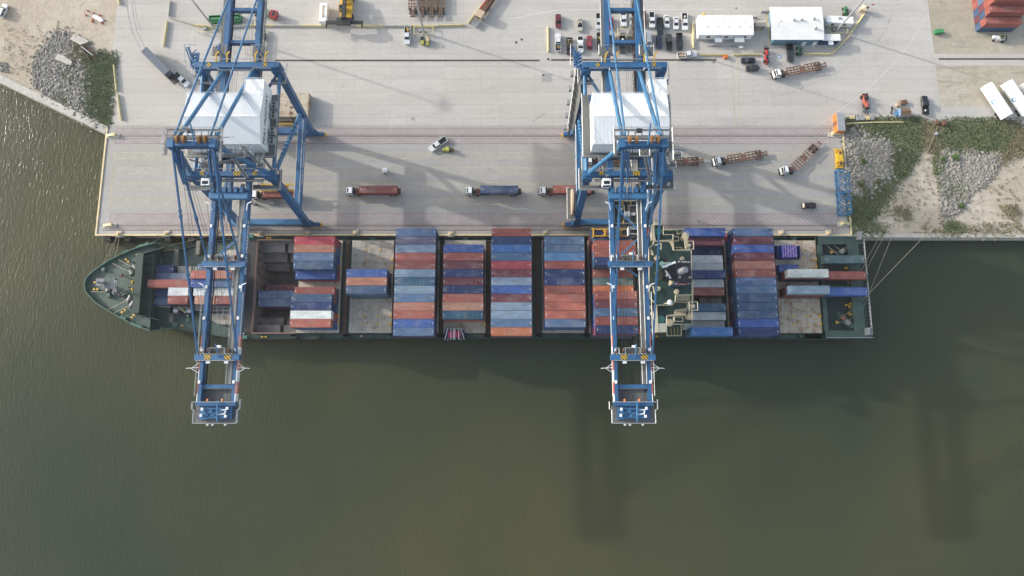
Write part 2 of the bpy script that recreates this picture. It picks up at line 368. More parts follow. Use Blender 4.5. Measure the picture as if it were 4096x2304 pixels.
# road strip and yards to the right
y = MB(); y.prism(g2([(3718,0),(4500,0),(4500,215),(3735,215)]), -.11, -.012); struct(y.build('dirt_yard', M['dirt']))
y = MB(); y.prism(g2([(3735,215),(4500,215),(4500,262),(3742,262)]), -.11, -.004); struct(y.build('concrete_road', M['apron']))
y = MB(); y.prism(g2([(3742,262),(4500,262),(4500,425),(3757,425)]), -.11, -.012); struct(y.build('dirt_lot', M['dirt']))
y = MB(); y.prism(g2([(3757,425),(4500,425),(4500,500),(4080,500),(4040,480),(3768,478)]), -.11, -.016); struct(y.build('concrete_path', M['apron']))
# quay wall with curb, dark underside
M['quaywall'] = mat('stained quay concrete', (.36,.33,.28), .9, var=.2, scale=.5, dirt=(.12,.10,.08), dirtamt=.7, dirtscale=.3)
M['curb'] = mat('faded yellow curb paint', (.66,.54,.32), .7, var=.12, scale=.6, dirt=(.45,.40,.32), dirtamt=.7, dirtscale=.5)
q = MB(); q.b2(QX0+.02, QX1-.02, QY+.02, 60, -3.2, -.13); q.b2(QX0+.02, QX0+3, 60, 91.5, -3.2, -.13); q.b2(QX0+1, QX1-1, QY+1.2, 60, -6, -3.2, 0)
struct(q.build('quay_wall', M['quaywall']))
q = MB(); q.b2(QX0, QX1, QY-.02, QY+.5, -.6, .26); q.b2(QX0, QX0+.5, QY+.5, 91.2, -.6, .26); q.b2(QX1-.5, QX1, QY+.5, 92.6, -.6, .26)
struct(q.build('quay_curb', M['curb']))
q = MB()   # diagonal sea wall on the left and the cap on the right
n2 = Vector((-sdir.y, sdir.x)); 
if n2.y < 0: n2 = -n2
a, b_ = SW0+n2*.2, SW2+n2*.2; c_, d_ = SW2+n2*3.0, SW0+n2*3.0
q.prism([tuple(a-n2*1.6), tuple(b_-n2*1.6), tuple(b_+n2*.9), tuple(a+n2*.9)], -6, .25); struct(q.build('sea_wall', M['concrete']))
q = MB(); q.b2(QX1+.6, 900, 53.3, 54.6, -6, .15); struct(q.build('bulkhead_cap', M['concrete']))
# fenders under the quay edge
fm = MB(); fm.b2(-.9,.9,-.75,.75,-3.2,-.5); fm.tube((-.5,-.8,-2.6),(.5,-.8,-2.6),.35,8); fm.box((0,-.95,-1.7),(1.5,.25,2.2)); f0 = fm.build('quay_fender', M['rubber'])
fx = [-131,-124.5,-111.5,-104,-92,-80,-68,-56,-30,0,30,60,90,103]
for i, x in enumerate(fx):
    o = f0 if i == 0 else f0.copy()
    if i: COL.objects.link(o)
    o.location = (x, QY-.7, .2)
    where = 'beside the ship bow' if i < 6 else ('beside the ship stern' if i > 11 else 'behind the ship side')
    tag(o, f'black rubber fender on the quay wall, number {["one","two","three","four","five","six","seven","eight","nine","ten","eleven","twelve","thirteen","fourteen"][i]} from the left, {where}', 'fender', 'rubber fenders along the quay wall')
# ---------------------------------------------------------------- rails, markings
M['mred'] = mat('worn red line paint', (.24,.12,.125), .8, var=.3, scale=.5)
M['mpink'] = mat('faint pink zone paint', (.345,.325,.318), .85, var=.08, scale=.3, dirt=(.345,.343,.338), dirtamt=.6)
M['myel'] = mat('worn yellow line paint', (.52,.42,.22), .8, var=.3, scale=.5)
M['mwarm'] = mat('faint yellow zone paint', (.345,.340,.328), .85, var=.08, scale=.3, dirt=(.345,.343,.338), dirtamt=.6)
M['mwhite'] = mat('white line paint', (.68,.68,.67), .8, var=.15)
M['mblue'] = mat('blue ground paint', (.08,.22,.42), .8)
M['drain'] = mat('drain grating', (.06,.055,.05), .8, var=.5, scale=3)
def hatchzone(x0, x1, y0, y1, mline, mfill, per, lean, name, left=True, right=True, lw=.16):
    z = MB()
    if mfill: z.sheet([(x0,y0),(x1,y0),(x1,y1),(x0,y1)], .006, 1)
    for yy in (y0, y1): z.sheet([(x0,yy-lw/2),(x1,yy-lw/2),(x1,yy+lw/2),(x0,yy+lw/2)], .014, 0)
    if left: z.sheet([(x0-lw/2,y0),(x0+lw/2,y0),(x0+lw/2,y1),(x0-lw/2,y1)], .018, 0)
    if right: z.sheet([(x1-lw/2,y0),(x1+lw/2,y0),(x1+lw/2,y1),(x1-lw/2,y1)], .018, 0)
    h = y1-y0; x = x0
    while x < x1-h*lean: 
        z.sheet([(x,y0),(x+lw*1.2,y0),(x+h*lean+lw*1.2,y1),(x+h*lean,y1)], .010, 0); x += per
    struct(z.build(name, [mline, mfill or mline]))
YR1, YR0 = 87.95, 57.3
xa = G(470,515)[0]; xb = G(3325,510)[0]
hatchzone(xa, xb, G(0,541)[1]+.3, G(0,513)[1], M['mred'], M['mpink'], 1.30, 1.0, 'red_hatching', lw=.13)
hatchzone(xa-.4, xb-.8, G(0,574)[1], G(0,549)[1]-.3, M['mred'], M['mpink'], 1.30, 1.0, 'red_hatching', lw=.13)
hatchzone(G(439,880)[0], G(3350,880)[0], YR0+.5, G(0,855)[1], M['mred'], M['mpink'], 1.30, 1.0, 'red_hatching', lw=.13)
hatchzone(G(438,915)[0], G(3350,915)[0], G(0,920)[1]+.2, YR0-.5, M['mred'], M['mpink'], 1.30, 1.0, 'red_hatching', lw=.13)
for (a, b_) in ((611,635),(671,696),(731,757),(794,818)):
    x0 = G(460-(a-611)*.13, a)[0]; x1 = G(3330+(a-611)*.1, a)[0]
    hatchzone(x0, x1, G(0,b_)[1], G(0,a)[1], M['myel'], M['mwarm'], 1.35, 1.0, 'yellow_hatching', lw=.10)
z = MB(); x0 = G(461,611)[0]; x1 = G(437,855)[0]; z.sheet([(x0-.07,G(0,611)[1]),(x0+.07,G(0,611)[1]),(x1+.07,G(0,855)[1]),(x1-.07,G(0,855)[1])], .02)
for yy in (427, 384): # dashed yellow lane
    for k in range(0):
        pass
for k in range(-8, 24):
    X = -24+k*6.1*2; 
    if -95 < X < 105: z.b2(X, X+3.2, G(0,384)[1]-.07, G(0,384)[1]+.07, .004, .012)
a0, a1 = G(2925,215), G(2940,505)
for off in (-.0, 1.9): z.sheet([(a1[0]+off-.07,a1[1]),(a1[0]+off+.07,a1[1]),(a0[0]+off+.07,a0[1]),(a0[0]+off-.07,a0[1])], .02)
struct(z.build('yellow_line', M['myel']))
z = MB()
def line(pts, wd, z0=.016, m=None):
    for p, q_ in zip(pts, pts[1:]):
        p, q_ = Vector(G(*p)), Vector(G(*q_)); d = (q_-p).normalized(); nn = Vector((-d.y, d.x))*wd/2
        m.sheet([tuple(p-nn), tuple(q_-nn), tuple(q_+nn), tuple(p+nn)], z0)
line([(3260,508),(3370,434),(3470,357),(3560,270),(3640,175),(3712,52)], .09, m=z); line([(1310,64),(1868,64)], .14, m=z); line([(2035,76),(2225,40),(2900,36)], .12, m=z)
for k in range(4): line([(3165+k*13,262),(3180+k*13,255)], .1, m=z)
struct(z.build('white_line', M['mwhite']))
z = MB(); z.b2(-133.5, QX1-5, YR1-.22, YR1+.22, .001, .022); z.b2(-133.5, QX1-4, YR0-.22, YR0+.22, .001, .022); z.b2(-133, QX1-6, G(0,921.5)[1]-.1, G(0,921.5)[1]+.12, .002, .018)
struct(z.build('rail_slot', mat('rail slot', (.13,.115,.10), .8, var=.3, scale=.6)))
z = MB(); z.b2(-133.5, QX1-5, YR1-.05, YR1+.05, .02, .06); z.b2(-133.5, QX1-4, YR0-.05, YR0+.05, .02, .06); struct(z.build('crane_rail', M['grey']))
z = MB()
for (a, b_, yy) in ((1100,2158,242),(2204,2866,240)):
    A, B = G(a, yy), G(b_, yy); z.b2(A[0], B[0], A[1]-.32, A[1]+.32, .002, .02, 0); z.b2(A[0], B[0], A[1]+.32, A[1]+.5, .002, .03, 1); z.b2(A[0], B[0], A[1]-.48, A[1]-.32, .002, .03, 1)
A, B = G(3755,236), G(4300,236); z.b2(A[0], B[0], A[1]-.3, A[1]+.3, .002, .02, 0)
struct(z.build('drain_channel', [M['drain'], M['concrete']]))
z = MB()
for (x, yy, r) in ((2193,237,.45),(2174,300,.4),(2065,170,.45),(2087,158,.45),(2855,249,.35),(3190,35,.3),(2945,33,.3)):
    p = G(x, yy); z.tube((p[0],p[1],-.05),(p[0],p[1],.02), r, 12)
struct(z.build('manhole_cover', M['drain']))
z = MB()
M['patch'] = mat('patched grey concrete', (.30,.30,.29), .9, var=.1)
for (x, yy, a, b_) in ((1652,475,1.2,1.3),(583,672,.9,1),(2991,699,.9,.9),(2187,312,3.3,3.0),(1524,704,.8,.8)):
    p = G(x, yy); z.b2(p[0]-a/2, p[0]+a/2, p[1]-b_/2, p[1]+b_/2, .001, .013)
struct(z.build('concrete_patch', M['patch']))
# tyre marks: worn rubber on the slab
M['tyre'] = mat('tyre rubber marks', (.29,.285,.275), .9, var=.2, scale=.3)
M['tyred'] = mat('dark skid marks', (.15,.145,.14), .9, var=.3, scale=1)
z = MB()
line([(508,0),(513,60),(530,130),(560,190)], .35, .005, z); line([(528,0),(533,60),(550,130),(585,200)], .35, .005, z); line([(538,0),(545,60),(562,120)], .25, .005, z)
struct(z.build('tyre_track', M['tyre']))
z = MB(); rr = random.Random(3)
def dashes(pts, wd):
    for p, q_ in zip(pts, pts[1:]):
        p, q_ = Vector(p), Vector(q_); k = int((q_-p).length/9)+1
        for i in range(k):
            a = p.lerp(q_, i/k); b2_ = p.lerp(q_, (i+rr.uniform(.3,.95))/k)
            if rr.random() < .8: line([tuple(a), tuple(b2_)], wd*rr.uniform(.5,1.2), .0045, z)
dashes([(2945,412),(3060,400),(3160,372),(3260,330),(3360,285),(3416,244)], .16); dashes([(3594,0),(3555,88),(3530,140),(3510,170)], .18); dashes([(2700,420),(2800,417)], .1)
dashes([(2130,485),(2160,466),(2185,450)], .3)
struct(z.build('skid_mark', M['tyred']))
z = MB(); p = G(3118,227); z.box((p[0],p[1],.012),(1.2,1.2,.012)); struct(z.build('parking_symbol_panel', M['mblue']))
z = MB(); z.tube((p[0]-.1,p[1]-.15,.03),(p[0]-.1,p[1]-.15,.034),.32,12); z.b2(p[0]-.15,p[0]-.02,p[1],p[1]+.5,.031,.035); z.b2(p[0]-.1,p[0]+.35,p[1]+.0,p[1]+.1,.036,.04); struct(z.build('wheelchair_symbol', M['mwhite']))
z = MB()
for (a, b_, cc, d) in ((3068,52,3080,182),(3090,160,3100,182)): line([(a,b_),(cc,d)], .5, .016, z)
line([(3100,182),(3150,182)], .25, .018, z); line([(3175,180),(3205,180)], .25, .018, z)
struct(z.build('yellow_walkway_paint', M['myel']))
# ---------------------------------------------------------------- riprap, weeds, bushes
def inpoly(x, y, P):
    c = False; j = len(P)-1
    for i in range(len(P)):
        if (P[i][1] > y) != (P[j][1] > y) and x < (P[j][0]-P[i][0])*(y-P[i][1])/(P[j][1]-P[i][1])+P[i][0]: c = not c
        j = i
    return c
ICO = None
def ico():
    t = (1+5**.5)/2
    v = [(-1,t,0),(1,t,0),(-1,-t,0),(1,-t,0),(0,-1,t),(0,1,t),(0,-1,-t),(0,1,-t),(t,0,-1),(t,0,1),(-t,0,-1),(-t,0,1)]
    f = [(0,11,5),(0,5,1),(0,1,7),(0,7,10),(0,10,11),(1,5,9),(5,11,4),(11,10,2),(10,7,6),(7,1,8),(3,9,4),(3,4,2),(3,2,6),(3,6,8),(3,8,9),(4,9,5),(2,4,11),(6,2,10),(8,6,7),(9,8,1)]
    return [tuple(c/1.9 for c in p) for p in v], f
IV, IF = ico()
def sample(poly, n, rnd, rag=0):
    xs = [p[0] for p in poly]; ys = [p[1] for p in poly]; out = []
    while len(out) < n:
        x, y = rnd.uniform(min(xs)-rag, max(xs)+rag), rnd.uniform(min(ys)-rag, max(ys)+rag)
        if inpoly(x+rnd.gauss(0, rag), y+rnd.gauss(0, rag), poly): out.append((x, y))
    return out
def rocks(pts, n, smin, smax, seed, bed=True, rag=.5):
    poly = g2(pts); rnd = random.Random(seed)
    if bed:
        b = MB(); b.prism(poly, -.1, -.035+seed*.0011); struct(b.build('gravel_bed', M['rockbed']))
    r = MB()
    for (x, y) in sample(poly, n, rnd, rag):
        s = rnd.uniform(smin, smax)*(.95 if rnd.random() < .1 else .48)
        ax, ay, az = s*rnd.uniform(.7,1.2), s*rnd.uniform(.7,1.2), s*rnd.uniform(.5,.8); a = rnd.uniform(0,6.3); vs = []
        for p in IV:
            k = rnd.uniform(.75,1.15); X, Y, Z = p[0]*ax*k, p[1]*ay*k, p[2]*az*k
            vs.append((x+X*cos(a)-Y*sin(a), y+X*sin(a)+Y*cos(a), Z+s*.15))
        r.add(vs, IF)
    return tag(r.build('riprap_rocks', M['rock']), kind='stuff')
rocks([(190,185),(235,120),(290,150),(340,290),(350,330),(345,440),(395,500),(330,470),(240,420),(150,345),(140,270),(150,220)], 6500, .28, .75, 1, rag=1.4)
rocks([(3385,520),(3440,510),(3500,545),(3580,560),(3590,600),(3570,640),(3575,700),(3560,720),(3500,750),(3470,790),(3400,790),(3395,650)], 7000, .3, .8, 2, rag=1.6)
rocks([(3760,600),(3800,592),(3880,598),(3950,605),(4010,612),(4010,640),(3960,720),(3900,760),(3830,850),(3790,868),(3765,865),(3765,760),(3755,680)], 9500, .32, .7, 3, rag=.5)
rocks([(3610,565),(3640,562),(3645,585),(3620,582)], 60, .3, .6, 4, bed=False)
rocks([(0,250),(30,258),(35,290),(0,285)], 80, .3, .7, 5, bed=False)
def weeds(pts, n, seed, m, base=True, smin=.25, smax=.7, rag=1.5, hmax=.4, zb=None):
    poly = g2(pts); rnd = random.Random(seed)
    if base:
        b = MB(); q_ = []
        for i, p in enumerate(poly):
            c = poly[(i+1) % len(poly)]
            for k in range(6):
                t = k/6; q_.append((p[0]+(c[0]-p[0])*t+(rnd.gauss(0,.25) if k else 0), p[1]+(c[1]-p[1])*t+(rnd.gauss(0,.25) if k else 0)))
        b.sheet(q_, -.028+(seed % 50)*.00037); struct(b.build('brush_soil', M['soil']))
    g = MB()
    for (x, y) in sample(poly, n, rnd, rag):
        for k in range(3):
            s = rnd.uniform(smin, smax); a = rnd.uniform(0, 6.3); h = rnd.uniform(.1, hmax); x2, y2 = x+rnd.gauss(0,.3), y+rnd.gauss(0,.3)
            c, d = cos(a)*s/2, sin(a)*s/2; t = rnd.uniform(-.6,.6)*s
            g.add([(x2-c,y2-d,h*.3),(x2+d*.6,y2-c*.6,h*.2),(x2+c,y2+d,h),(x2-d*.7,y2+c*.7,h+t*.3)], [(0,1,2,3)])
    return tag(g.build('weeds', m), kind='stuff')
weeds([(345,230),(450,215),(446,330),(432,500),(390,495),(345,440),(345,330)], 3600, 11, M['grass'], hmax=.4)
weeds([(3375,495),(3680,480),(3680,540),(3660,620),(3600,700),(3540,770),(3480,870),(3410,900),(3400,800),(3470,790),(3500,750),(3565,720),(3570,650),(3590,600),(3580,560),(3500,545),(3440,510),(3380,515)], 8600, 12, M['grass'], hmax=.45)
weeds([(3790,488),(4020,488),(4060,520),(4040,560),(4000,600),(3880,598),(3790,592),(3755,590),(3765,540)], 6500, 13, M['grass'], hmax=.45)
weeds([(4020,488),(4060,500),(4140,560),(4140,600),(4030,615),(4005,640),(3985,660),(4000,600),(4045,560)], 1800, 14, M['dry'])
weeds([(3690,495),(3770,495),(3760,560),(3750,600),(3755,680),(3740,610),(3705,570),(3680,575)], 1300, 15, M['dry'])
weeds([(3752,600),(3768,610),(3765,680),(3750,690)], 350, 16, M['grass'], base=False)
weeds([(3765,700),(3820,720),(3860,760),(3840,800),(3790,790),(3765,760)], 450, 17, M['grass'], base=False)
weeds([(230,290),(300,270),(320,330),(260,320)], 200, 18, M['grass'], base=False)
weeds([(230,380),(270,385),(265,410),(240,400)], 100, 19, M['grass'], base=False)
weeds([(280,170),(350,200),(345,250),(300,240)], 500, 20, M['dry'], base=False)
weeds([(3410,900),(3480,900),(3560,925),(3540,942),(3420,942)], 260, 21, M['grass'], base=False, rag=1.5)
weeds([(3690,925),(3900,915),(4096,905),(4096,938),(3700,940)], 380, 22, M['dry'], base=False, rag=1.5)
weeds([(3790,905),(3850,900),(3830,930),(3780,930)], 220, 23, M['grass'], base=False)
weeds([(3800,600),(4120,640),(4120,900),(3800,900),(3900,760)], 160, 24, M['dry'], base=False, rag=4)
weeds([(3500,860),(3620,700),(3720,650),(3760,880),(3600,920)], 120, 25, M['dry'], base=False, rag=3)
weeds([(3590,850),(3625,840),(3630,860),(3600,866)], 110, 26, M['dry'], base=False)
weeds([(4020,840),(4060,835),(4070,855),(4030,860)], 130, 27, M['dry'], base=False)
weeds([(3400,600),(3440,590),(3470,640),(3440,690),(3400,700)], 260, 28, M['grass'], base=False, rag=2)
weeds([(0,130),(180,150),(150,330),(0,290)], 130, 29, M['dry'], base=False, rag=4, hmax=.25)
def bush(px, py, r, m, label):
    x, y = G(px, py); e = empty('bush', (x, y, 0), 0, label, 'bush', 'bushes growing among the rocks'); rnd = random.Random(int(px)); g = MB()
    for k in range(420):
        u = rnd.random()**.4*r; a = rnd.uniform(0,6.3); ph = rnd.uniform(0,1.5); lump = .8+.3*sin(a*3+px); X, Y, Z = u*cos(a)*cos(ph)*lump, u*sin(a)*cos(ph)*lump, u*sin(ph)*.8+.1
        s = rnd.uniform(.15,.4); b = rnd.uniform(0,6.3); g.add([(X-s*cos(b),Y-s*sin(b),Z),(X+s*sin(b)*.5,Y-s*cos(b)*.5,Z+rnd.uniform(-.1,.2)),(X+s*cos(b),Y+s*sin(b),Z+rnd.uniform(-.1,.2)),(X-s*sin(b)*.5,Y+s*cos(b)*.5,Z)], [(0,1,2,3)])
    g.build('foliage', m, e); t = MB()
    for k in range(5): a = k*1.3; t.tube((0,0,0),(cos(a)*r*.5,sin(a)*r*.5,r*.6),.04,5,0,.015)
    t.build('stem', M['bark'], e)
bush(3819,632,1.5,M['leaf'],'round olive green bush alone on the upper edge of the grey riprap')
bush(3769,638,1.0,M['leaf'],'small yellow green bush on the left edge of the grey riprap, beside the sand track')
bush(3843,825,1.2,M['leaf'],'light green bush at the lower right edge of the grey riprap')
bush(3442,738,1.7,M['grass'],'dark green bush in the rocks beside the upper blue truss frame')
bush(3510,728,1.2,M['grass'],'small green bush in the rocks right of the darker green bush')
bush(3452,648,1.1,M['leaf'],'small light green bush among pale rocks level with the yellow spreader')
bush(3462,765,1.2,M['grass'],'low green bush just below the dark green bush among the rocks')
# silt fence line and broken slabs on the left
z = MB(); line([(233,82),(228,110),(215,150),(200,185)], .3, .02, z); struct(z.build('dark_rut', M['soil']))
def slab(poly, name, label, h=.25, m='concrete'):
    b = MB(); P_ = g2(poly); cx = sum(p[0] for p in P_)/len(P_); cy = sum(p[1] for p in P_)/len(P_)
    b.prism([(p[0]-cx, p[1]-cy) for p in P_], -.05, h+.45); o = b.build(name, M[m]); o.location = (cx, cy, 0); return tag(o, label, 'slab')
slab([(236,219),(254,227),(256,224),(293,250),(288,265),(224,240)], 'concrete_slab', 'pale broken concrete slab lying on the grey rocks by the sea wall')
slab([(284,160),(303,137),(360,168),(350,175),(326,183)], 'concrete_slab', 'grey concrete slab with yellow edges half buried in the sand')
e = empty('rusty_chute', (*G(357,210), 0), R(-53), 'rusty brown metal chute lying on rubble next to the edge of the apron', 'scrap')
b = MB(); b.b2(-3.4,3.4,-1,1,0,.15); b.box((0,-1,.45),(6.8,.1,.8)); b.box((.3,1,.45),(6.2,.1,.8)); b.build('trough', M['rust'], e); b = MB(); b.beam((-3,-.9,.7),(2,.5,.5),.4,.3); b.build('beam', M['grey'], e)
# ================================================================ GANTRY CRANES (local: x along the rail, y=0 at the waterside rail, +y inland)
XC1, XC2 = -76.3, 31.3
def make_crane(x):
    c = empty('gantry_crane', (x, YR0, 0), 0, None, 'crane', 'ship-to-shore gantry cranes')
    B = M['blue']
    LX = 10.8
    wt = lambda sx: Vector((sx*LX, 4.2, 36.4)); lt = lambda sx: Vector((sx*LX, 35.2, 36.4))
    WB = lambda sx: Vector((sx*LX, 0, 4.2)); LB = lambda sx: Vector((sx*LX, 30.6, 4.2))
    at = lambda a, b, z: a.lerp(b, (z-a.z)/(b.z-a.z))
    for sx in (-1, 1):
        for a, b, t0, t1 in ((WB(sx), wt(sx), 2.0, 1.8), (LB(sx), lt(sx), 1.9, 2.0)):
            m = MB(); m.beam(a, b, t0, 1.5, w2=t1, h2=1.7, up=(0,1,0)); l = m.build('leg', B, c)
            # splice plates and flared foot
        m = MB(); m.box((sx*LX, 0, 3.2), (3.2, 1.7, 2.4), tx=.65, ty=.9); m.build('leg_foot', B, c)
        m = MB(); m.box((sx*LX, 30.6, 3.2), (3.2, 1.7, 2.4), tx=.65, ty=.9); m.build('leg_foot', B, c)
        # lower tie beam with walkway
        p, q = at(WB(sx), wt(sx), 13), at(LB(sx), lt(sx), 13)
        m = MB(); m.beam(p+Vector((0,.9,0)), q-Vector((0,.9,0)), 1.7, 2.2); tb = m.build('tie_beam', B, c)
        m = MB(); m.b2(p.x-sx*0-(.9 if sx > 0 else -.05) if False else p.x-.9, p.x+.9, p.y+2, q.y-2, 14.12, 14.18); m.build('walkway', M['blue'], tb)
        m = MB(); m.rail([(p.x-.8,p.y+2,14.2),(p.x-.8,q.y-2,14.2)], 1.1, .05, 1.8); m.rail([(p.x+.8,p.y+2,14.2),(p.x+.8,q.y-2,14.2)], 1.1, .05, 1.8); m.build('railing', M['galv'], tb)
        # text along the outer face of the tie beam
        text('PORT FREEPORT', 1.5, (sx*(LX+.87), (p.y+q.y)/2, 13), (R(90), 0, R(90*sx)), M['white'], tb, sx=1.25, bold=.02)
        # gusset at the waterside joint
        m = MB(); m.tube(at(LB(sx), lt(sx), 15.5)-Vector((0,.3,0)), wt(sx)+Vector((0,.8,-1.5)), .62, 12); d = m.build('diagonal_brace', M['blue_light'], c)
        m = MB(); a, b = at(LB(sx), lt(sx), 15.5), wt(sx)+Vector((0,.8,-1.5))
        for k in range(9): 
            pt = a.lerp(b, .22+.06*k); dd = (b-a).normalized(); m.tube(pt-dd*.07, pt+dd*.07, .74, 12)
        m.build('rope_guard_ring', B, d)
        m = MB(); m.tube(lt(sx)+Vector((0,-1,-1)), wt(sx)+Vector((0,1,-1)), .55, 12); m.build('top_tie', M['blue_light'], c)
        # front and back A-frame legs
        m = MB(); m.tube(wt(sx)+Vector((0,.3,.5)), (sx*4.5, 4.2, 59.5), .66, 12, r2=.52); m.build('apex_leg', M['blue_light'], c)
        m = MB(); m.tube((sx*4.1, 34.6, 37.5), (sx*4.6, 5.4, 59.0), .52, 12); m.build('rear_apex_leg', M['blue_light'], c)
        # back stay: tube, pinned half way
        m = MB(); a, b = Vector((sx*4.3, 6.2, 60.3)), Vector((sx*4.0, 57.5, 37.4)); m.tube(a, b, .28, 8); st = m.build('back_stay', M['blue_light'], c)
        m = MB(); 
        for t in (.44,.47): pt = a.lerp(b, t); m = MB(); m.tube(pt-(b-a).normalized()*.3, pt+(b-a).normalized()*.3, .42, 8); m.build('pin_joint', B, st)
        # forestays
        for (x0, y1, x1) in ((3.9, -20.2, 4.3), (4.9, -45.0, 5.1)):
            a, b = Vector((sx*x0, 4.2, 60.2)), Vector((sx*x1, y1, 37.6)); st = None
            m = MB(); m.beam(a, b, .36, .5); st = m.build('fore_stay', B, c)
            m = MB(); 
            for t in (.30, .325, .6, .62): 
                pt = a.lerp(b, t); m = MB(); m.beam(pt-(b-a).normalized()*.35, pt+(b-a).normalized()*.35, .55, .75); m.build('pin_joint', B, st)
        # brace from leg to house level (short lattice)
        m = MB(); m.tube(lt(sx)+Vector((-sx*1.2,-1,-1.5)), (sx*3.5, 23.5, 34.5), .4, 8); m.build('horizontal_brace', B, c)
        # girder: full length box, boom plus trolley girder
        gx = sx*4.45
        m = MB(); m.b2(gx-.55, gx+.55, -54.5, 3.0, 34.85, 36.8); m.add([(gx-.55,-57.6,35.6),(gx+.55,-57.6,35.6),(gx+.55,-54.5,34.85),(gx-.55,-54.5,34.85),(gx-.55,-57.6,36.8),(gx+.55,-57.6,36.8),(gx+.55,-54.5,36.8),(gx-.55,-54.5,36.8)], [(3,2,1,0),(4,5,6,7),(0,1,5,4),(1,2,6,5),(3,0,4,7)])
        g = m.build('boom_girder', B, c)
        m = MB(); m.b2(gx-.7, gx+.7, 3.3, 59, 34.1, 36.9); g2_ = m.build('rear_girder', B, c)
        m = MB(); m.b2(gx-sx*.9-.12, gx-sx*.9+.12, -54, 58, 34.9, 35.15); m.build('trolley_rail', M['black'], c)
        if True:
            # red and white stripes on the outer web
            s = MB(); L = 3.02; y0 = -57.5
            for k in range(6):
                s.b2(gx+sx*.552, gx+sx*.572, y0+k*L, y0+(k+1)*L, 34.95, 36.78, 0 if k % 2 == 0 else 1)
                if True: s.b2(gx+(sx*.35 if sx > 0 else -.57), gx+(.57 if sx > 0 else -.35), y0+k*L, y0+(k+1)*L, 36.8, 36.82, 0 if k % 2 == 0 else 1)
            s.build('warning_stripe', [M['white'], M['redstripe']], g)
            text('PORT FREEPORT', 1.6, (gx+sx*.57, -15.5, 35.8), (R(90), 0, R(90*sx)), M['white'], g, sx=1.25, bold=.03)
        # light boxes along the girder
        for k in range(6):
            m = MB(); yy = -10-k*8.3; m.box((gx+sx*.0, yy, 37.15), (.55, .8, .5)); m.build('lamp_box', M['white'], g)
        # anemometer style arms near the tip
        m = MB(); m.tube((gx+sx*.6,-47.8,36.7),(gx+sx*3.8,-48,36.9),.09,5); m.tube((gx+sx*.6,-46.6,36.7),(gx+sx*2.5,-48,36.9),.07,5); m.tube((gx+sx*.6,-49.2,36.7),(gx+sx*2.5,-48,36.9),.07,5); m.build('side_arm', M['white'], g)
        # stay brackets: white steps
        for yy in (-4.6, -26.8):
            m = MB(); m.beam((gx+sx*.2,yy-1.0,36.9),(gx+sx*.7,yy+.6,37.9),.22,.15); m.beam((gx+sx*.7,yy+.6,37.9),(gx+sx*1.8,yy+1.1,37.9),.25,.12); m.build('stay_rest', M['white'], g)
        # apex-side hinged arms
        m = MB(); m.beam((sx*4.6,2.5,59),(sx*4.2,-3.6,53.5),.8,1.2); m.beam((sx*3.3,2.9,58.5),(sx*3.2,-4,55.5),.5,.9); m.build('apex_arm', B, c)
    # WS / LS sill beams and wheels
    for yy, nm in ((0, 0), (30.6, 1)):
        m = MB(); m.b2(-LX+1, LX-1, yy-.9, yy+.9, 2.9, 4.8); sb = m.build('sill_beam', M['blue_light'] if not nm else B, c)
        for sx in (-1, 1):
            bo = MB()
            for k in range(4):
                xx = sx*(LX-3.6+k*2.15); bo.b2(xx-.85, xx+.85, yy-.45, yy+.45, .75, 1.7)
            bo.b2(sx*(LX-4.2), sx*(LX+3.4), yy-.55, yy+.55, 1.7, 2.2); bo.b2(sx*(LX-1.6), sx*(LX+1.6), yy-.7, yy+.7, 2.2, 3.0)
            b_ = bo.build('bogie', B, c)
            wv = MB()
            for k in range(8): xx = sx*(LX-4.1+k*1.07); wv.tube((xx,yy-.12,.42),(xx,yy+.12,.42),.38,10)
            wv.build('wheel', M['black'], b_)
            bf = MB(); bf.box((sx*(LX+3.7),yy,1.2),(.5,1.0,.7)); bf.tube((sx*(LX+3.9),yy,1.2),(sx*(LX+4.4),yy,1.2),.25,8); bf.rail([(sx*(LX+2),yy-1,.4),(sx*(LX+4),yy-1,.4),(sx*(LX+4),yy+.9,.4)],.9,.06,2); bf.build('buffer', M['yellow'], b_)
    # electrical boxes on the sill (waterside walkway)
    m = MB(); m.b2(-9,9,-1.9,-1.2,4.2,4.3); m.build('walkway', M['grate'], c)
    m = MB(); m.rail([(-9,-1.9,4.3),(9,-1.9,4.3)],1.1,.05,2); m.build('railing', M['galv'], c)
    # portal beams over the girders
    m = MB(); m.b2(-LX-.9, LX+.9, 3.5, 4.8, 36.95, 38.9); wp = m.build('portal_beam', B, c)
    m = MB(); m.b2(-LX-.9, LX+.9, 34.7, 36.3, 36.95, 39.2); lp = m.build('portal_beam', B, c)
    for s_ in (-1,1): m = MB(); m.box((s_*(LX-.3), 35.4, 36.2), (2.4, 2.6, 4.0)); m.build('corner_box', B, lp)
    for s_ in (-1,1): m = MB(); m.box((s_*LX, 4.1, 36.5), (2.6, 2.2, 3.4)); m.build('corner_box', B, wp)
    for px_ in (-7.5, 8.0):
        m = MB(); m.tube((px_,35.5,39.2),(px_,35.5,39.26),.62,14); m.build('warning_disc', M['hatchblack'], lp)
    for px_ in (-7.2, 7.0): m = MB(); m.b2(px_-.6,px_+.6,3.6,4.7,38.9,38.96); m.build('warning_panel', M['hatchblack'], wp)
    m = MB(); m.b2(1.3,3.2,3.55,4.75,38.9,38.97); m.build('warning_panel', M['hatchblack'], wp)
    # yellow hooks that hold the stays, rear platforms on the landside beam
    for px_ in (-5.6,-2.6,5.2,8.0): m = MB(); m.beam((px_,36.2,39.2),(px_+.2,38.2,40.0),.35,.35); m.beam((px_+.2,38.2,40.0),(px_+.9,38.9,40.0),.3,.3); m.build('lifting_hook', M['yellow'], lp)
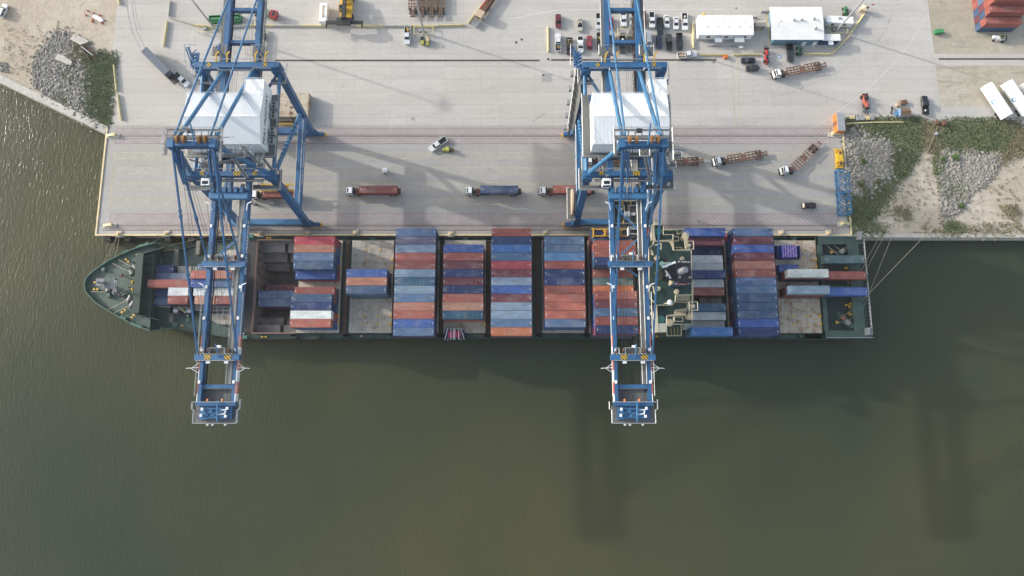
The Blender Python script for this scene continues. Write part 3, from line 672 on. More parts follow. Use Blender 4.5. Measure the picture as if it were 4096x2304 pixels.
    for px_ in (-5.0, 6.2):
        m = MB(); m.b2(px_-2.2,px_+1.8,38.4,41.2,38.4,38.5); pf = m.build('rear_platform', M['grate'], lp)
        m = MB(); m.rail([(px_-2.2,38.4,38.5),(px_-2.2,41.2,38.5),(px_+1.8,41.2,38.5),(px_+1.8,38.4,38.5)],1.2,.06,1.3); m.build('railing', M['galv'], pf)
        m = MB(); m.beam((px_-.5,38.2,39),(px_+.6,41,40.5),.35,.5); m.beam((px_+1.2,38.2,39),(px_-.5,40.5,40.2),.3,.4); m.build('strut', B, pf)
    # railings on portal beams
    m = MB(); m.rail([(-LX+1,36.7,39.2),(LX-1,36.7,39.2)],1.1,.06,1.8); m.rail([(-LX+1,34.0,39.2),(-4.5,34.0,39.2),(-4.5,33.4,39.2),(5,33.4,39.2),(5,34,39.2),(LX-1,34.0,39.2)],1.1,.06,1.8); m.build('railing', M['galv'], lp)
    m = MB(); m.b2(-LX+2,LX-2,2.4,3.2,36.9,36.97); m.build('walkway', M['grate'], wp)
    m = MB(); m.rail([(-LX+2,2.4,37),(LX-2,2.4,37)],1.1,.06,1.8); m.rail([(-LX,5.2,38.9),(LX,5.2,38.9)],1.1,.06,1.8); m.build('railing', M['galv'], wp)
    # corner platforms at the waterside tops
    for sx in (-1,1):
        m = MB(); m.b2(sx*(LX-3.4), sx*(LX+2.2), .6, 2.0, 34.9, 34.97); m.b2(sx*(LX+1.3), sx*(LX+2.2), 2.0, 6.6, 34.9, 34.97); m.b2(sx*(LX-5.6), sx*(LX-3.4), 1.0, 2.2, 34.9, 34.97); pf = m.build('corner_platform', M['grate'], c)
        m = MB(); m.rail([(sx*(LX-5.6),.6,35),(sx*(LX+2.2),.6,35),(sx*(LX+2.2),6.6,35)],1.2,.07,1.4); m.build('railing', M['galv'], pf)
        m = MB(); m.b2(sx*(LX-2.5), sx*(LX+2.0), 31.6, 33.2, 34.9, 34.97); pf = m.build('corner_platform', M['grate'], c)
        m = MB(); m.rail([(sx*(LX-2.5),31.6,35),(sx*(LX+2.0),31.6,35),(sx*(LX+2),37.4,35)],1.2,.06,1.4); m.build('railing', M['galv'], pf)
    # crossbeams between girders
    for yy, wd in ((-52.6,0),(10,1),(24,1),(44,1),(54,1)):
        m = MB(); m.b2(-3.8,3.8,yy-.45,yy+.45,34.7,36.3); m.build('cross_beam', B, c)
    # hinge crossbeam with dark sheave brackets
    m = MB(); m.b2(-5.2,5.2,-2.7,-1.1,36.9,38.4); hb = m.build('hinge_beam', M['blue_light'], c)
    m = MB()
    for k in range(6): m.b2(-4.6+k*1.55,-3.7+k*1.55,-1.1,.4,36.9,38.9)
    m.build('sheave_bracket', B, hb)
    # cross-bracing in the boom (X pattern)
    m = MB(); pts = [(-3.9,-3.5),(3.9,-11.5),(-3.9,-19.8)]
    m.beam((-3.9,-3.5,36),(3.9,-12,36),.45,.45); m.beam((3.9,-12,36),(-3.9,-19.5,36),.45,.45); m.beam((-3.9,-19.5,36),(3.9,-24.5,36),.4,.4); m.build('boom_bracing', M['blue_light'], c)
    # stay crossbeams with platforms
    for yy in (-20.6, -45.2):
        m = MB(); m.b2(-5.8,5.8,yy-.75,yy+.75,36.85,38.2); cb = m.build('stay_beam', B, c)
        m = MB(); m.b2(-2.0,1.9,yy+.9,yy+2.3,37.1,37.2); m.b2(-5.0,-3.8,yy+.8,yy+2.4,37.1,37.2); m.build('platform', M['grate'], cb)
        m = MB(); m.rail([(-5.0,yy+.8,37.2),(-5.0,yy+2.4,37.2),(-3.6,yy+2.4,37.2),(-3.6,yy+.9,37.2),(-2.0,yy+.9,37.2),(-2.0,yy+2.4,37.2),(1.9,yy+2.4,37.2),(1.9,yy+.9,37.2),(3.6,yy+.9,37.2)],1.1,.08,1.2); m.rail([(-5,yy-.9,38.2),(5,yy-.9,38.2)],.8,.08,1.5); m.build('railing', M['galv'], cb)
        m = MB()
        if yy < -40: m.b2(-3.2,-1.5,yy-.6,yy+.6,38.2,38.26); m.b2(2.0,3.7,yy-.6,yy+.6,38.2,38.26)
        m.b2(-4.6,4.6,yy+.76,yy+.90,38.0,38.26); m.build('warning_panel', M['hatchblack'], cb)
        for px_ in (-2.4, 2.9): m = MB(); m.tube((px_-.2,yy+1.8,37.8),(px_+.2,yy+1.8,37.8),.65,12); m.build('sheave', M['rust'], cb)
        m = MB(); m.tube((.55,yy,38.2),(.45,yy+3.2,40.5),.16,6); m.build('davit_post', M['blue_light'], cb)
        for px_ in (-2.2,2.5,.3):
            m = MB(); m.box((px_,yy-1.3 if px_ != .3 else yy+2.8,37.9),(1.0,.6,.5)); m.build('flood_light', M['white'], cb)
    # apex head
    m = MB(); m.b2(-5.6,5.6,3.4,4.6,58.4,60.7); m.b2(-5.8,-4.3,3.0,5.1,57.8,60.9); m.b2(4.3,5.8,3.0,5.1,57.8,60.9); ab = m.build('apex_beam', B, c)
    for px_ in (-3.3,-1.7,2.0,3.4):
        m = MB(); m.tube((px_-.28,4.9,60.9),(px_+.28,4.9,60.9),1.0,16); m.build('sheave', mat('rusty orange sheave %.1f' % px_, (.25,.12,.03), .6), ab)
    m = MB(); m.b2(-6.8,6.8,5.3,6.5,59.4,59.5); m.b2(-6.8,6.8,7.7,8.1,59.4,59.5); m.b2(6.2,7.0,0,5.2,59.4,59.5); m.b2(-7.0,-6.2,1.5,5.2,59.4,59.5)
    for k in range(9): m.b2(-6.7+k*1.65,-6.5+k*1.65,6.5,7.7,59.4,59.5)
    pf = m.build('platform', M['grate'], ab)
    for k in range(2):
        pass
    m = MB(); m.rail([(-7.0,1.5,59.5),(-7.0,8.1,59.5),(7.0,8.1,59.5),(7.0,0,59.5)],1.2,.07,1.3); m.rail([(-6,5.6,59.5),(6,5.6,59.5)],1.3,.08,1.3); m.rail([(-7.2,7.2,59.5),(7.2,7.2,59.5)],1.0,.06,1.3); m.build('railing', M['galv'], pf)
    m = MB(); m.box((-.8,7.4,60.1),(1.3,.8,.9)); m.build('control_box', M['black'], pf)
    m = MB(); m.tube((1,3.6,60.8),(1.1,7.5,64.2),.2,6); m.build('davit_post', M['blue_light'], ab)
    # stair towers down from the apex on the right (zig-zag)
    m = MB(); r_ = MB()
    zz = [59.4, 54, 49, 44, 40, 37]; pts = [(7.2,1.5), (9.6,3.5), (8.0,7.0), (10.6,4.5), (9.0,8.5), (11.6,5.0)]
    for i in range(5):
        a, b = Vector((*pts[i], zz[i])), Vector((*pts[i+1], zz[i+1])); m.beam(a, b, .8, .12); m.box((b.x, b.y, b.z), (1.8, 1.6, .1)); 
        r_.tube(a+Vector((.4,0,1)), b+Vector((.4,0,1)), .07, 4); r_.tube(a+Vector((-.4,0,1)), b+Vector((-.4,0,1)), .07, 4)
        r_.rail([(b.x-.9,b.y-.8,b.z),(b.x+.9,b.y-.8,b.z),(b.x+.9,b.y+.8,b.z),(b.x-.9,b.y+.8,b.z)],1.1,.07,.9,0,True)
    stt = m.build('stair', M['grate'], c); r_.build('railing', M['galv'], stt)
    m = MB()
    for i, z_ in enumerate((57,52.5,48,43.5)): m.tube((10.8-.2*i,3.6+.8*i,z_),(6.0,3.6,z_+1.5),.09,5)
    m.build('stair_bracket', M['blue'], stt)
    # machinery house
    h = MB(); y0, y1, yr, zf, ze, zr = 10.4, 24.3, 17.4, 37.9, 44.4, 46.0; W_ = 9.9
    wl = MB(); wl.add([(-W_,y0,zf),(W_,y0,zf),(W_,y1,zf),(-W_,y1,zf),(-W_,y0,ze),(W_,y0,ze),(W_,y1,ze),(-W_,y1,ze),(-W_,yr,zr),(W_,yr,zr)], [(0,1,5,4),(2,3,7,6),(1,2,6,9,5),(3,0,4,8,7),(3,2,1,0)])
    wl.b2(5.3,W_,y1,28.4,zf,ze-.05); hs = wl.build('machinery_house', M['white'], c)
    rf = MB(); e_ = .15
    rf.add([(-W_-e_,y0-e_,ze),(W_+e_,y0-e_,ze),(W_+e_,yr,zr+.06),(-W_-e_,yr,zr+.06)], [(0,1,2,3)]); rf.add([(-W_-e_,yr,zr+.06),(W_+e_,yr,zr+.06),(W_+e_,y1+e_,ze),(-W_-e_,y1+e_,ze)], [(0,1,2,3)])
    k = 56
    for i in range(k):
        xx = -W_+2*W_*i/k; rf.beam((xx,y0-e_,ze+.03),(xx,yr,zr+.09),.06,.07); rf.beam((xx,yr,zr+.09),(xx,y1+e_,ze+.03),.06,.07)
    rf.b2(5.2,W_+e_,y1,28.5,ze-.04,ze+.02); rf.b2(-W_,W_,yr-.2,yr+.2,zr+.05,zr+.16); rf.build('roof', M['whiteroof'], hs)
    m = MB(); m.rail([(-W_,y0,ze),(-W_,y1,ze),(5.3,y1,ze),(5.3,28.4,ze),(W_,28.4,ze)],1.1,.06,1.5); m.build('roof_railing', M['white'], hs)
    for sx in (-1,1):
        text('PORT FREEPORT', 1.9, (sx*(W_+.02), yr+1.0 if sx > 0 else yr, 41.4), (R(90), 0, R(90*sx)), M['black'], hs, sx=1.0, bold=.03)
        lg = MB()
        for dy in (0, 1.0): 
            yy = y0+1.2+dy if sx > 0 else y1-1.2-dy
            lg.b2(sx*W_, sx*(W_+.03), yy-.12, yy+.12, 40.7, 42.3); lg.b2(sx*W_, sx*(W_+.03), yy+.12, yy+.62, 42.0, 42.3); lg.b2(sx*W_, sx*(W_+.03), yy+.12, yy+.5, 41.4, 41.6)
        lg.build('logo', M['black'], hs)
    m = MB(); m.b2(-12.1,12.1,9.0,27.2,37.5,37.75); fl = m.build('house_floor', M['blue'], c)
    m = MB(); m.b2(-12.1,-9.95,9.0,27.2,37.76,37.82); m.b2(9.95,12.1,9.0,27.2,37.76,37.82); m.b2(-9.9,9.9,9.0,10.3,37.76,37.82); m.build('walkway', M['grate'], fl)
    m = MB(); m.rail([(-12.1,27.2,37.8),(-12.1,9,37.8),(12.1,9,37.8),(12.1,27.2,37.8)],1.2,.06,1.5); m.build('railing', M['galv'], fl)
    for yy in (23.4,20.7,16.0,13.3):
        m = MB(); m.b2(10.5,11.9,yy-1.0,yy+1.0,37.85,39.6); ac = m.build('air_conditioner', M['grey'], fl)
        m = MB(); m.tube((11.2,yy-.5,39.6),(11.2,yy-.5,39.65),.4,10); m.tube((11.2,yy+.5,39.6),(11.2,yy+.5,39.65),.4,10); m.build('fan', M['black'], ac)
    m = MB(); m.sphere((5.4,9.6,40.2),.9,10); m.b2(4.6,6.2,9.4,10.4,37.8,40); m.build('vent_hood', M['white'], hs)
    m = MB(); m.sphere((-3.8,9.6,40.2),.9,10); m.b2(-4.6,-3.0,9.4,10.4,37.8,40); m.build('vent_hood', M['white'], hs)
    # walkways and railings along the girders
    m = MB(); m.b2(2.4,3.5,-52,2,36.2,36.28); ww = m.build('boom_walkway', M['grate'], c)
    m = MB(); m.rail([(2.4,-52,36.3),(2.4,1,36.3)],1.1,.05,2.2); m.rail([(3.5,-52,36.3),(3.5,1,36.3)],1.1,.05,2.2); m.build('railing', M['galv'], ww)
    for sx in (-1,1):
        m = MB(); m.b2(sx*5.2,sx*6.2,27,58,36.1,36.18); ww = m.build('rear_walkway', M['grate'], c)
        m = MB(); m.rail([(sx*6.2,27,36.2),(sx*6.2,58,36.2)],1.1,.05,2.2); m.build('railing', M['galv'], ww)
        m = MB(); m.rail([(sx*5.4,-55,36.5),(sx*5.4,-28,36.5)],1.0,.05,2.2); m.build('boom_railing', M['galv'], c)
    # festoon loops along the right rear girder
    m = MB()
    for k in range(14):
        yy = 27+k*2.2; m.path([(3.2,yy,36),(3.0,yy+.4,34.6),(3.0,yy+1.4,34.6),(3.2,yy+2.0,36)], .09, 4)
    m.build('festoon_cable', M['black'], c)
    m = MB(); m.b2(3.2,3.6,12,57,34.8,35.2); m.build('festoon_beam', M['rust'], c)
    # tip platform with sheave machinery
    m = MB(); m.b2(-5.6,5.6,-62.0,-57.6,35.2,35.3); m.b2(-4.0,4.0,-57.6,-53.2,34.9,35.0); tp = m.build('tip_platform', M['grate'], c)
    m = MB(); m.rail([(-6.2,-56.6,35.4),(-6.2,-58.4,35.4),(-5.6,-58.6,35.4),(-5.6,-62,35.4),(5.6,-62,35.4),(5.6,-58.6,35.4),(6.2,-58.4,35.4),(6.2,-56,35.4)],1.3,.09,1.2); m.rail([(-4,-53.2,35),(4,-53.2,35)],1.1,.09,2); m.rail([(-5.6,-56.6,36.9),(5.6,-56.6,36.9)],1.1,.08,2); m.build('railing', M['galv'], tp)
    m = MB(); m.b2(-4.2,4.2,-61.0,-57.7,35.4,36.3); m.b2(-5.1,5.1,-57.6,-56.5,35.2,36.9); tb = m.build('tip_beam', B, tp)
    rnd = random.Random(4); m = MB(); m2 = MB()
    for i in range(16):
        xx, yy = rnd.uniform(-3.4,3.2), rnd.uniform(-60.7,-58); m.box((xx,yy,36.5),(rnd.uniform(.4,1.3),rnd.uniform(.25,.5),.5)) 
    for yy in (-58.3,-59.3,-60.5): m.tube((-3.2,yy,36.8),(3.0,yy,36.8),.1,6)
    m.tube((.8,-61.6,36.9),(.8,-56.2,37.6),.22,6); m.build('tensioner', M['blue_light'], tb)
    for p_ in ((-3.2,-58.4),(-3.4,-60),(3.2,-58.2),(2.9,-60.2)): m2.box((p_[0],p_[1],37),(.5,.7,.7))
    m2.path([(.6,-59.8,36.9),(2.6,-59.6,36.9),(2.8,-58.6,36.9),(1.4,-58.6,36.9)],.16,6); m2.build('white_box', M['white'], tb)
    m = MB(); m.tube((-2.2,-55.9,36.4),(-2.2,-56.5,36.6),.3,8); m.tube((1.6,-55.9,36.4),(1.6,-56.5,36.6),.3,8); m.build('beacon', M['orange'], tb)
    m = MB()
    for px_ in (-2.2,-.9,2.4,): m.box((px_,-62.4,35.6),(.5,.4,.5))
    m.build('flood_light', M['white'], tp)
    # hoist ropes
    m = MB()
    for px_ in (-2.6,-2.2,-1.6,-1.0,.9,1.5,2.2,2.6): m.tube((px_,-57,35.8+.05*px_),(px_,56,35.8),.035,4)
    m.build('hoist_rope', M['black'], c)
    m = MB()
    for px_ in (-3.2,-2.4,2.0,3.4): m.tube((px_,4.6,60.6),(px_*.9,-20.3,37.9),.045,4); m.tube((px_,4.6,60.6),(px_*.9,-44.8,38),.045,4); m.tube((px_,5.2,60.6),(px_,12,45),.045,4)
    m.build('luffing_rope', M['black'], c)
    # boom crane operator hoist cabin (white) on the waterside beam
    m = MB(); m.b2(-7.0,-4.8,.6,2.6,37.0,39.6); cb = m.build('boom_control_cabin', M['white'], c)
    m = MB(); m.b2(-6.8,-5.0,.55,.62,38.2,39.3); m.b2(-6.7,-5.1,.9,1.8,39.6,39.64); m.build('window', M['glass'], cb)
    m = MB(); 
    for k in range(3): m.tube((-5.9,3.0,39.6+k*.5),(-5.9,3.1,39.62+k*.5),.5,10)
    m.build('ladder_cage', M['galv'], cb)
    # stair flights around the house front
    m = MB(); r_ = MB()
    for (a, b) in (((-2,3.4,47),(1.5,8.2,38)),((3,7.2,46),(5.5,2.5,39.5)),((-7.5,8.5,38),(-6.5,2.5,35)),((7.5,9,38),(8.8,3.5,35))):
        m.beam(a, b, .8, .12); a, b = Vector(a), Vector(b)
        r_.tube(a+Vector((.4,0,1)), b+Vector((.4,0,1)), .07, 4); r_.tube(a+Vector((-.4,0,1)), b+Vector((-.4,0,1)), .07, 4); r_.tube(a+Vector((.4,0,.1)), b+Vector((.4,0,.1)), .05, 4)
    for b in ((-2,3.4,47),(3,7.2,46)): m.box(b,(2.6,2.2,.1)); r_.rail([(b[0]-1.3,b[1]-1.1,b[2]),(b[0]+1.3,b[1]-1.1,b[2]),(b[0]+1.3,b[1]+1.1,b[2]),(b[0]-1.3,b[1]+1.1,b[2])],1.1,.08,.9,0,True)
    m.tube((-2,3.4,47),(-4.4,3.2,52),.2,6); m.tube((3,7.2,46),(4.3,6.6,57),.2,6)
    st = m.build('access_stair', M['grate'], c); r_.build('railing', M['galv'], st)
    # landside left stair and cable tower along the leg
    m = MB(); r_ = MB(); s2 = []
    for i in range(9):
        z0 = 34-i*3.3; yy = 35.6-i*.62; xx = -LX-1.7
        m.b2(xx-.9,xx+.6,yy-1.1,yy+1.1,z0,z0+.1); r_.rail([(xx-.9,yy-1.1,z0),(xx-.9,yy+1.1,z0)],1.1,.06,1.1); r_.rail([(xx-.9,yy+1.1,z0),(xx+.6,yy+1.1,z0)],1.1,.06,1.1)
        m.beam((xx-.2,yy+.9,z0),(xx-.2,yy-1.4,z0-3.3),.7,.1)
        if i % 2 == 0: s2.append((xx-1.7,yy,z0-.6))
    m.b2(-LX-1.1,-LX-.95,28.5,34.8,6,34); tw = m.build('stair_tower', M['grate'], c); r_.build('railing', M['galv'], tw); [MB().box(p_, (.9,1.3,1.5)).build('cable_box', M['grey'], tw) for p_ in s2]
    # festoon / reel frame at top left landside
    m = MB(); m.b2(-LX-3.2,-LX-.9,36,40.5,36.5,36.6)
    for a in range(5): m.beam((-LX-3.2,36+a,36.6),(-LX-1,36.5+a,38.2),.18,.18)
    m.beam((-LX-3.4,41.2,38.2),(-LX-1.2,35,37),.5,.6); m.beam((-LX-4.2,41.2,38.2),(-LX-1.9,35,37),.3,.3); m.build('reel_frame', B, c)
    m = MB(); m.rail([(-LX-4.2,36,36.6),(-LX-4.2,41.5,38.2),(-LX-1.2,41.5,38.2)],1.1,.07,1.2); m.build('reel_railing', M['galv'], c)
    # cable reel on the left waterside leg with its platform
    m = MB(); m.b2(-LX-3.6,-LX-1.1,-1.6,8.6,12.0,12.08); pf = m.build('reel_platform', M['grate'], c)
    m = MB(); m.rail([(-LX-1.2,-1.6,12.1),(-LX-3.6,-1.6,12.1),(-LX-3.6,8.6,12.1),(-LX-1.2,8.6,12.1)],1.2,.07,1.4); m.build('railing', M['galv'], pf)
    m = MB(); m.tube((-LX-2.45,3.6,14.3),(-LX-1.95,3.6,14.3),3.9,24); m.build('cable_reel', M['tan'], pf)
    return c
def trolley(c, y, drop=True, cab=-1):
    m = MB(); m.b2(-3.6,3.6,y-3.2,y-2.4,34.6,35.4); m.b2(-3.6,3.6,y+2.4,y+3.2,34.6,35.4); m.b2(-3.7,-2.9,y-3.2,y+3.2,34.6,35.4); m.b2(2.9,3.7,y-3.2,y+3.2,34.6,35.4); m.b2(-.5,.5,y-2.4,y+2.4,34.7,35.2); t = m.build('trolley_frame', M['black'], c)
    m = MB(); m.b2(-2.9,-.8,y-2.2,y+2.2,34.5,34.6); m.b2(.8,2.9,y-3.2,y+2.2,34.5,34.6); m.build('trolley_floor', M['grate'], t)
    m = MB(); m.tube((-.9,y-.6,35.6),(.6,y-.6,35.6),.9,14); m.box((1.5,y-.6,35.8),(1.2,.8,.8)); m.box((-1.8,y+.9,35.6),(1,.7,.6)); m.build('winch_drum', M['galv'], t)
    for px_ in (-1.2,1.0):
        for dy in (-2.8,2.8): m = MB(); m.tube((px_-.15,y+dy,35.5),(px_+.15,y+dy,35.5),.55,12); m.build('sheave', M['yellow'], t)
    m = MB(); m.rail([(-3.6,y-3.2,35.4),(-3.6,y+3.2,35.4),(3.6,y+3.2,35.4),(3.6,y-3.2,35.4)],1.1,.06,1.2,0,True); m.build('railing', M['galv'], t)
    m = MB(); m.b2(.6,3.0,y-5.6,y-3.4,31.2,34.0); cb = m.build('operator_cab', M['white'], c)
    m = MB(); m.b2(.8,2.8,y-5.66,y-5.6,31.4,33.4); m.b2(.8,2.8,y-5.4,y-4.4,34.0,34.03); m.build('window', M['glass'], cb)
    return t
crane1 = make_crane(XC1)
crane2 = copy_tree(crane1); crane2.location = (XC2, YR0, 0)
tag(crane1, 'blue gantry crane on the left with its boom over the ship bow and open hold', 'crane', 'ship-to-shore gantry cranes')
tag(crane2, 'blue gantry crane at centre right with its boom over the ship bridge', 'crane', 'ship-to-shore gantry cranes')
t1y = 69.5-YR0-.5; t2y = -3.4-2.6
trolley(crane1, 11.6); trolley(crane2, -5.8)
def spreader(x, y, z, top, name_label, mt, parentname='container_spreader', rot=0, hl=6.0):
    e = empty(parentname, (x, y, z), rot, name_label, 'spreader')
    m = MB()
    for sy in (-1,1): m.b2(-hl,hl,sy*1.05-.14,sy*1.05+.14,0,.35); m.b2(-3.0,3.0,sy*.5-.12,sy*.5+.12,.05,.4)
    for sx in (-1,1): m.b2(sx*(hl-.25),sx*(hl+.15),-1.2,1.2,-.02,.4); m.b2(sx*2.3,sx*2.6,-1.0,1.0,.1,.6)
    m.build('frame', M[mt], e)
    for sx in (-1,1):
        for sy in (-1,1): m = MB(); m.beam((sx*(hl+.1),sy*1.2,.1),(sx*(hl+.35),sy*1.45,-.5 if top else .0),.3,.12); m.build('flipper', M[mt], e)
    m = MB(); m.b2(-1.5,1.5,-1.0,1.0,.45,1.1); m.b2(-2.2,2.2,-.4,.4,.6,.95); m.build('headblock', M['blue' if top else 'yellow'], e)
    for sx in (-1,1): m = MB(); m.tube((sx*1.7,-.3,1.0),(sx*1.7,.3,1.0),.55,12); m.build('sheave', M['rust'], e)
    if top:
        m = MB()
        for sx in (-1,1):
            for sy in (-1,1): m.tube((sx*1.7,sy*.3,1.2),(sx*1.5,sy*1.4,top-z),.035,4)
        m.build('wire_rope', M['black'], e)
    return e
# ================================================================ CONTAINER SHIP
ship = empty('container_ship', (0, 36.3, -4.0), 0, 'long green hulled container ship moored along the quay with its bow to the left', 'ship')
SB = dict(parent=ship, world=True)
def crop(ox, oy, s): return lambda x, y, z: G(ox+x/s, oy+y/s, z)
CA, CB, CC, CD, CE, CF = crop(320,920,3.15), crop(960,900,3.018), crop(1540,900,3.018), crop(2120,900,3.018), crop(2550,900,3.018), crop(2960,900,3.018)
YO, YI = 20.15, 52.35
XS = 110.7
inner = [G(650,1012,3), G(742,996,3), G(860,968,3), (G(987,952,3)[0], YI)]
outer = [G(640,1306,3), G(679,1314,3), G(796,1332,3), (G(955,1352,3)[0], YO)]
deckpoly = [(XS, YO), (XS, YI)]+inner[::-1]+[G(520,1050,3), G(430,1100,3), G(385,1145,3), G(420,1200,3), G(500,1260,3)]+outer
fc = [G(x, y, 7) for x, y in [(628,974),(560,992),(498,1015),(447,1042),(383,1085),(354,1112),(345,1140),(352,1171),(390,1212),(456,1253),(542,1301),(606,1323)]]
wl = [(XS-1, YO+.3), (XS-1, YI-.3)]+[(p[0]+1.5, p[1]-.8) for p in inner[::-1]]+[G(560,1060,-4), G(470,1105,-4), G(415,1150,-4), G(455,1200,-4), G(540,1260,-4)]+[(p[0]+1.5, p[1]+.8) for p in outer]
def loft(mb, lo, zl, hi, zh, mi=0):
    n = len(lo); mb.add([(x,y,zl) for x,y in lo]+[(x,y,zh) for x,y in hi], [(i,(i+1) % n,n+(i+1) % n,n+i) for i in range(n)], mi)
h = MB()
mid = [((a[0]*.75+b[0]*.25),(a[1]*.75+b[1]*.25)) for a, b in zip(wl, deckpoly)]
loft(h, wl, -6, wl, -4.0, 1); loft(h, wl, -4.0, mid, -3.1, 1); loft(h, mid, -3.1, deckpoly, 3.02, 0)
h.build('hull', [M['hullgreen'], M['boottop']], **SB)
hx0, hx1 = G(1021,1150,4.6)[0], G(1176,1150,4.6)[0]+1.2
d = MB()   # main deck with the opening of the hold
fore = [p for p in deckpoly if p[0] < hx0-.01]
d.prism([(hx0, YO+.03)]+[(p[0], p[1]) for p in outer[::-1]]+[G(500,1260,3), G(420,1200,3), G(385,1145,3), G(430,1100,3), G(520,1050,3)]+inner+[(hx0, YI-.03)], 2.5, 3.0)
d.b2(hx1, XS-21.6, YO+.03, YI-.03, 2.5, 3.0); d.b2(hx0, hx1, YO+.03, 22, 2.5, 3.0); d.b2(hx0, hx1, 51.2, YI-.03, 2.5, 3.0)
d.build('main_deck', M['deckgreen'], **SB)
b = MB()
for a, c_ in zip([(XS, YI)]+inner[::-1], inner[::-1]): b.beam((a[0],a[1],3.5),(c_[0],c_[1],3.5),.12,1.0)
for a, c_ in zip([(XS, YO)]+outer[::-1], outer[::-1]): b.beam((a[0],a[1],3.3),(c_[0],c_[1],3.3),.12,.7)
b.build('bulwark', M['hullgreen'], **SB)
# forecastle
h = MB(); lo = [(p[0]*.97+G(500,1145,3)[0]*.03, p[1]*.94+36.3*.06) for p in fc]; loft(h, lo, 1.5, fc, 8.0); h.prism(fc, 6.6, 7.0, 1)
h.build('forecastle', [M['hullgreen'], M['deckgreen']], **SB)
b = MB()
for a, c_ in zip(fc, fc[1:]): b.beam((a[0],a[1],7.6),(c_[0],c_[1],7.6),.25,1.3)
b.beam((*fc[0],7.5),(*G(745,1000,3.6),3.6),.2,1.1); b.beam((*fc[-1],7.5),(*G(700,1312,3.6),3.6),.2,1.1)
b.build('bow_bulwark', mat('light green rail paint', (.05,.12,.095), .5, var=.2), **SB)
b = MB(); p, q = CA(795,320,7), CA(735,1065,7); b.beam((p[0],p[1],8.6),(q[0],q[1],8.6),.35,3.4); b.beam((p[0]+.9,p[1],10.35),(q[0]+.9,q[1],10.35),2.2,.25)
for k in range(12): a = Vector((*p,0)).lerp(Vector((*q,0)), (k+.5)/12); b.beam((a.x+2.6,a.y,7.0),(a.x+.3,a.y,10.2),.2,.25)
b.beam((p[0],p[1],8),(p[0]+7,p[1]+2.3,7.6),.3,1.6); b.beam((q[0],q[1],8),(q[0]+7,q[1]-1.8,7.6),.3,1.6)
b.build('breakwater', M['hullgreen'], **SB)
def winch(px, py, z, ang, fnc, col='galv', s=1.0):
    p = fnc(px, py, z); e = MB(); X, Y = p; c_, s_ = cos(ang), sin(ang)
    def L(a, b_, zz): return (X+a*c_-b_*s_, Y+a*s_+b_*c_, z+zz)
    e.tube(L(-.9*s,0,.95), L(.9*s,0,.95), .75*s, 12, 0); 
    for t in (-.95,.95): e.tube(L(t*s-.07,0,.95), L(t*s+.07,0,.95), .98*s, 12, 1)
    e.box(L(1.9*s,0,.6), (1.5*s,1.3*s,1.1), ang, 1); e.tube(L(-1.6*s,0,.95), L(-1.1*s,0,.95), .35*s, 8, 1); e.box(L(0,0,.12),(3.6*s,1.9*s,.25),ang,1)
    e.build('mooring_winch', [mat('drum grey', (.2,.2,.2), .5) if col == 'galv' else M[col], M['deckgreen']], **SB)
for (x, y, a) in ((715,465,-1.0),(675,535,-1.1),(380,745,-1.5),(650,870,1.2),(685,940,1.1)): winch(x, y, 7, a, CA)
winch(1210,335,4.2,.6,CF,'galv'); winch(1225,1118,4.2,-.7,CF,'rust'); winch(1275,1172,4.2,-.7,CF)
# windlass gear, bitts
def windlass(x, y, ang):
    X, Y = CA(x, y, 7); e = MB(); c_, s_ = cos(ang), sin(ang)
    L = lambda a, b_, zz: (X+a*c_-b_*s_, Y+a*s_+b_*c_, 7+zz)
    e.box(L(0,0,.6),(3.4,1.3,1.1),ang,0); e.tube(L(-1.6,.2,1),L(1.6,.2,1),.3,8,1); e.box(L(.6,.9,.5),(1.2,1.0,1.0),ang,0); e.tube(L(-2.3,0,.8),L(-1.9,0,.8),.6,10,2); e.tube(L(2,-.2,.9),L(2.3,-.2,.9),.7,10,3)
    e.build('anchor_windlass', [M['deckgreen'], M['black'], M['rust'], M['yellow']], **SB)
windlass(620,615,-.45); windlass(600,790,.45)
for (x, y) in ((735,318),(752,350),(597,378),(627,405),(205,665),(240,675),(197,752),(238,752),(583,1012),(547,1040),(695,1075),(670,1105)):
    p = CA(x, y, 7); e = MB(); e.tube((p[0],p[1],7),(p[0],p[1],7.8),.2,10); e.tube((p[0],p[1],7.8),(p[0],p[1],7.95),.3,10); e.build('mooring_bitt', M['yellow'], **SB)
for fn, z_, L_ in ((CB,3,((340,160),(375,160),(280,1352),(320,1352))),(CA,3,((1330,250),(1300,1207))),(CF,4.2,((1270,970),(1318,948),(1255,528),(1180,150),(1180,180)))):
    for (x, y) in L_: p = fn(x, y, z_); e = MB(); e.tube((p[0],p[1],z_),(p[0],p[1],z_+.8),.2,8); e.tube((p[0],p[1],z_+.8),(p[0],p[1],z_+.95),.28,8); e.build('mooring_bitt', M['yellow'], **SB)
for (a, b_) in (((488,375),(700,490)),((410,420),(655,545)),((140,778),(370,780)),((360,1000),(640,865)),((430,1045),(665,935))):
    p, q = CA(*a, 7.8), CA(*b_, 8); e = MB(); e.tube((*p,7.8),(*q,8),.09,5); e.build('deck_rope', M['rope'], **SB)
for (a, b_) in (((1010,215),(1190,360)),((1090,215),(1225,310)),((1250,1100),(1372,1005)),((1300,1160),(1380,1095))):
    p, q = CF(*a, 4.9), CF(*b_, 4.9); e = MB(); e.tube((*p,4.9),(*q,4.9),.08,5); e.build('deck_rope', M['rope'], **SB)
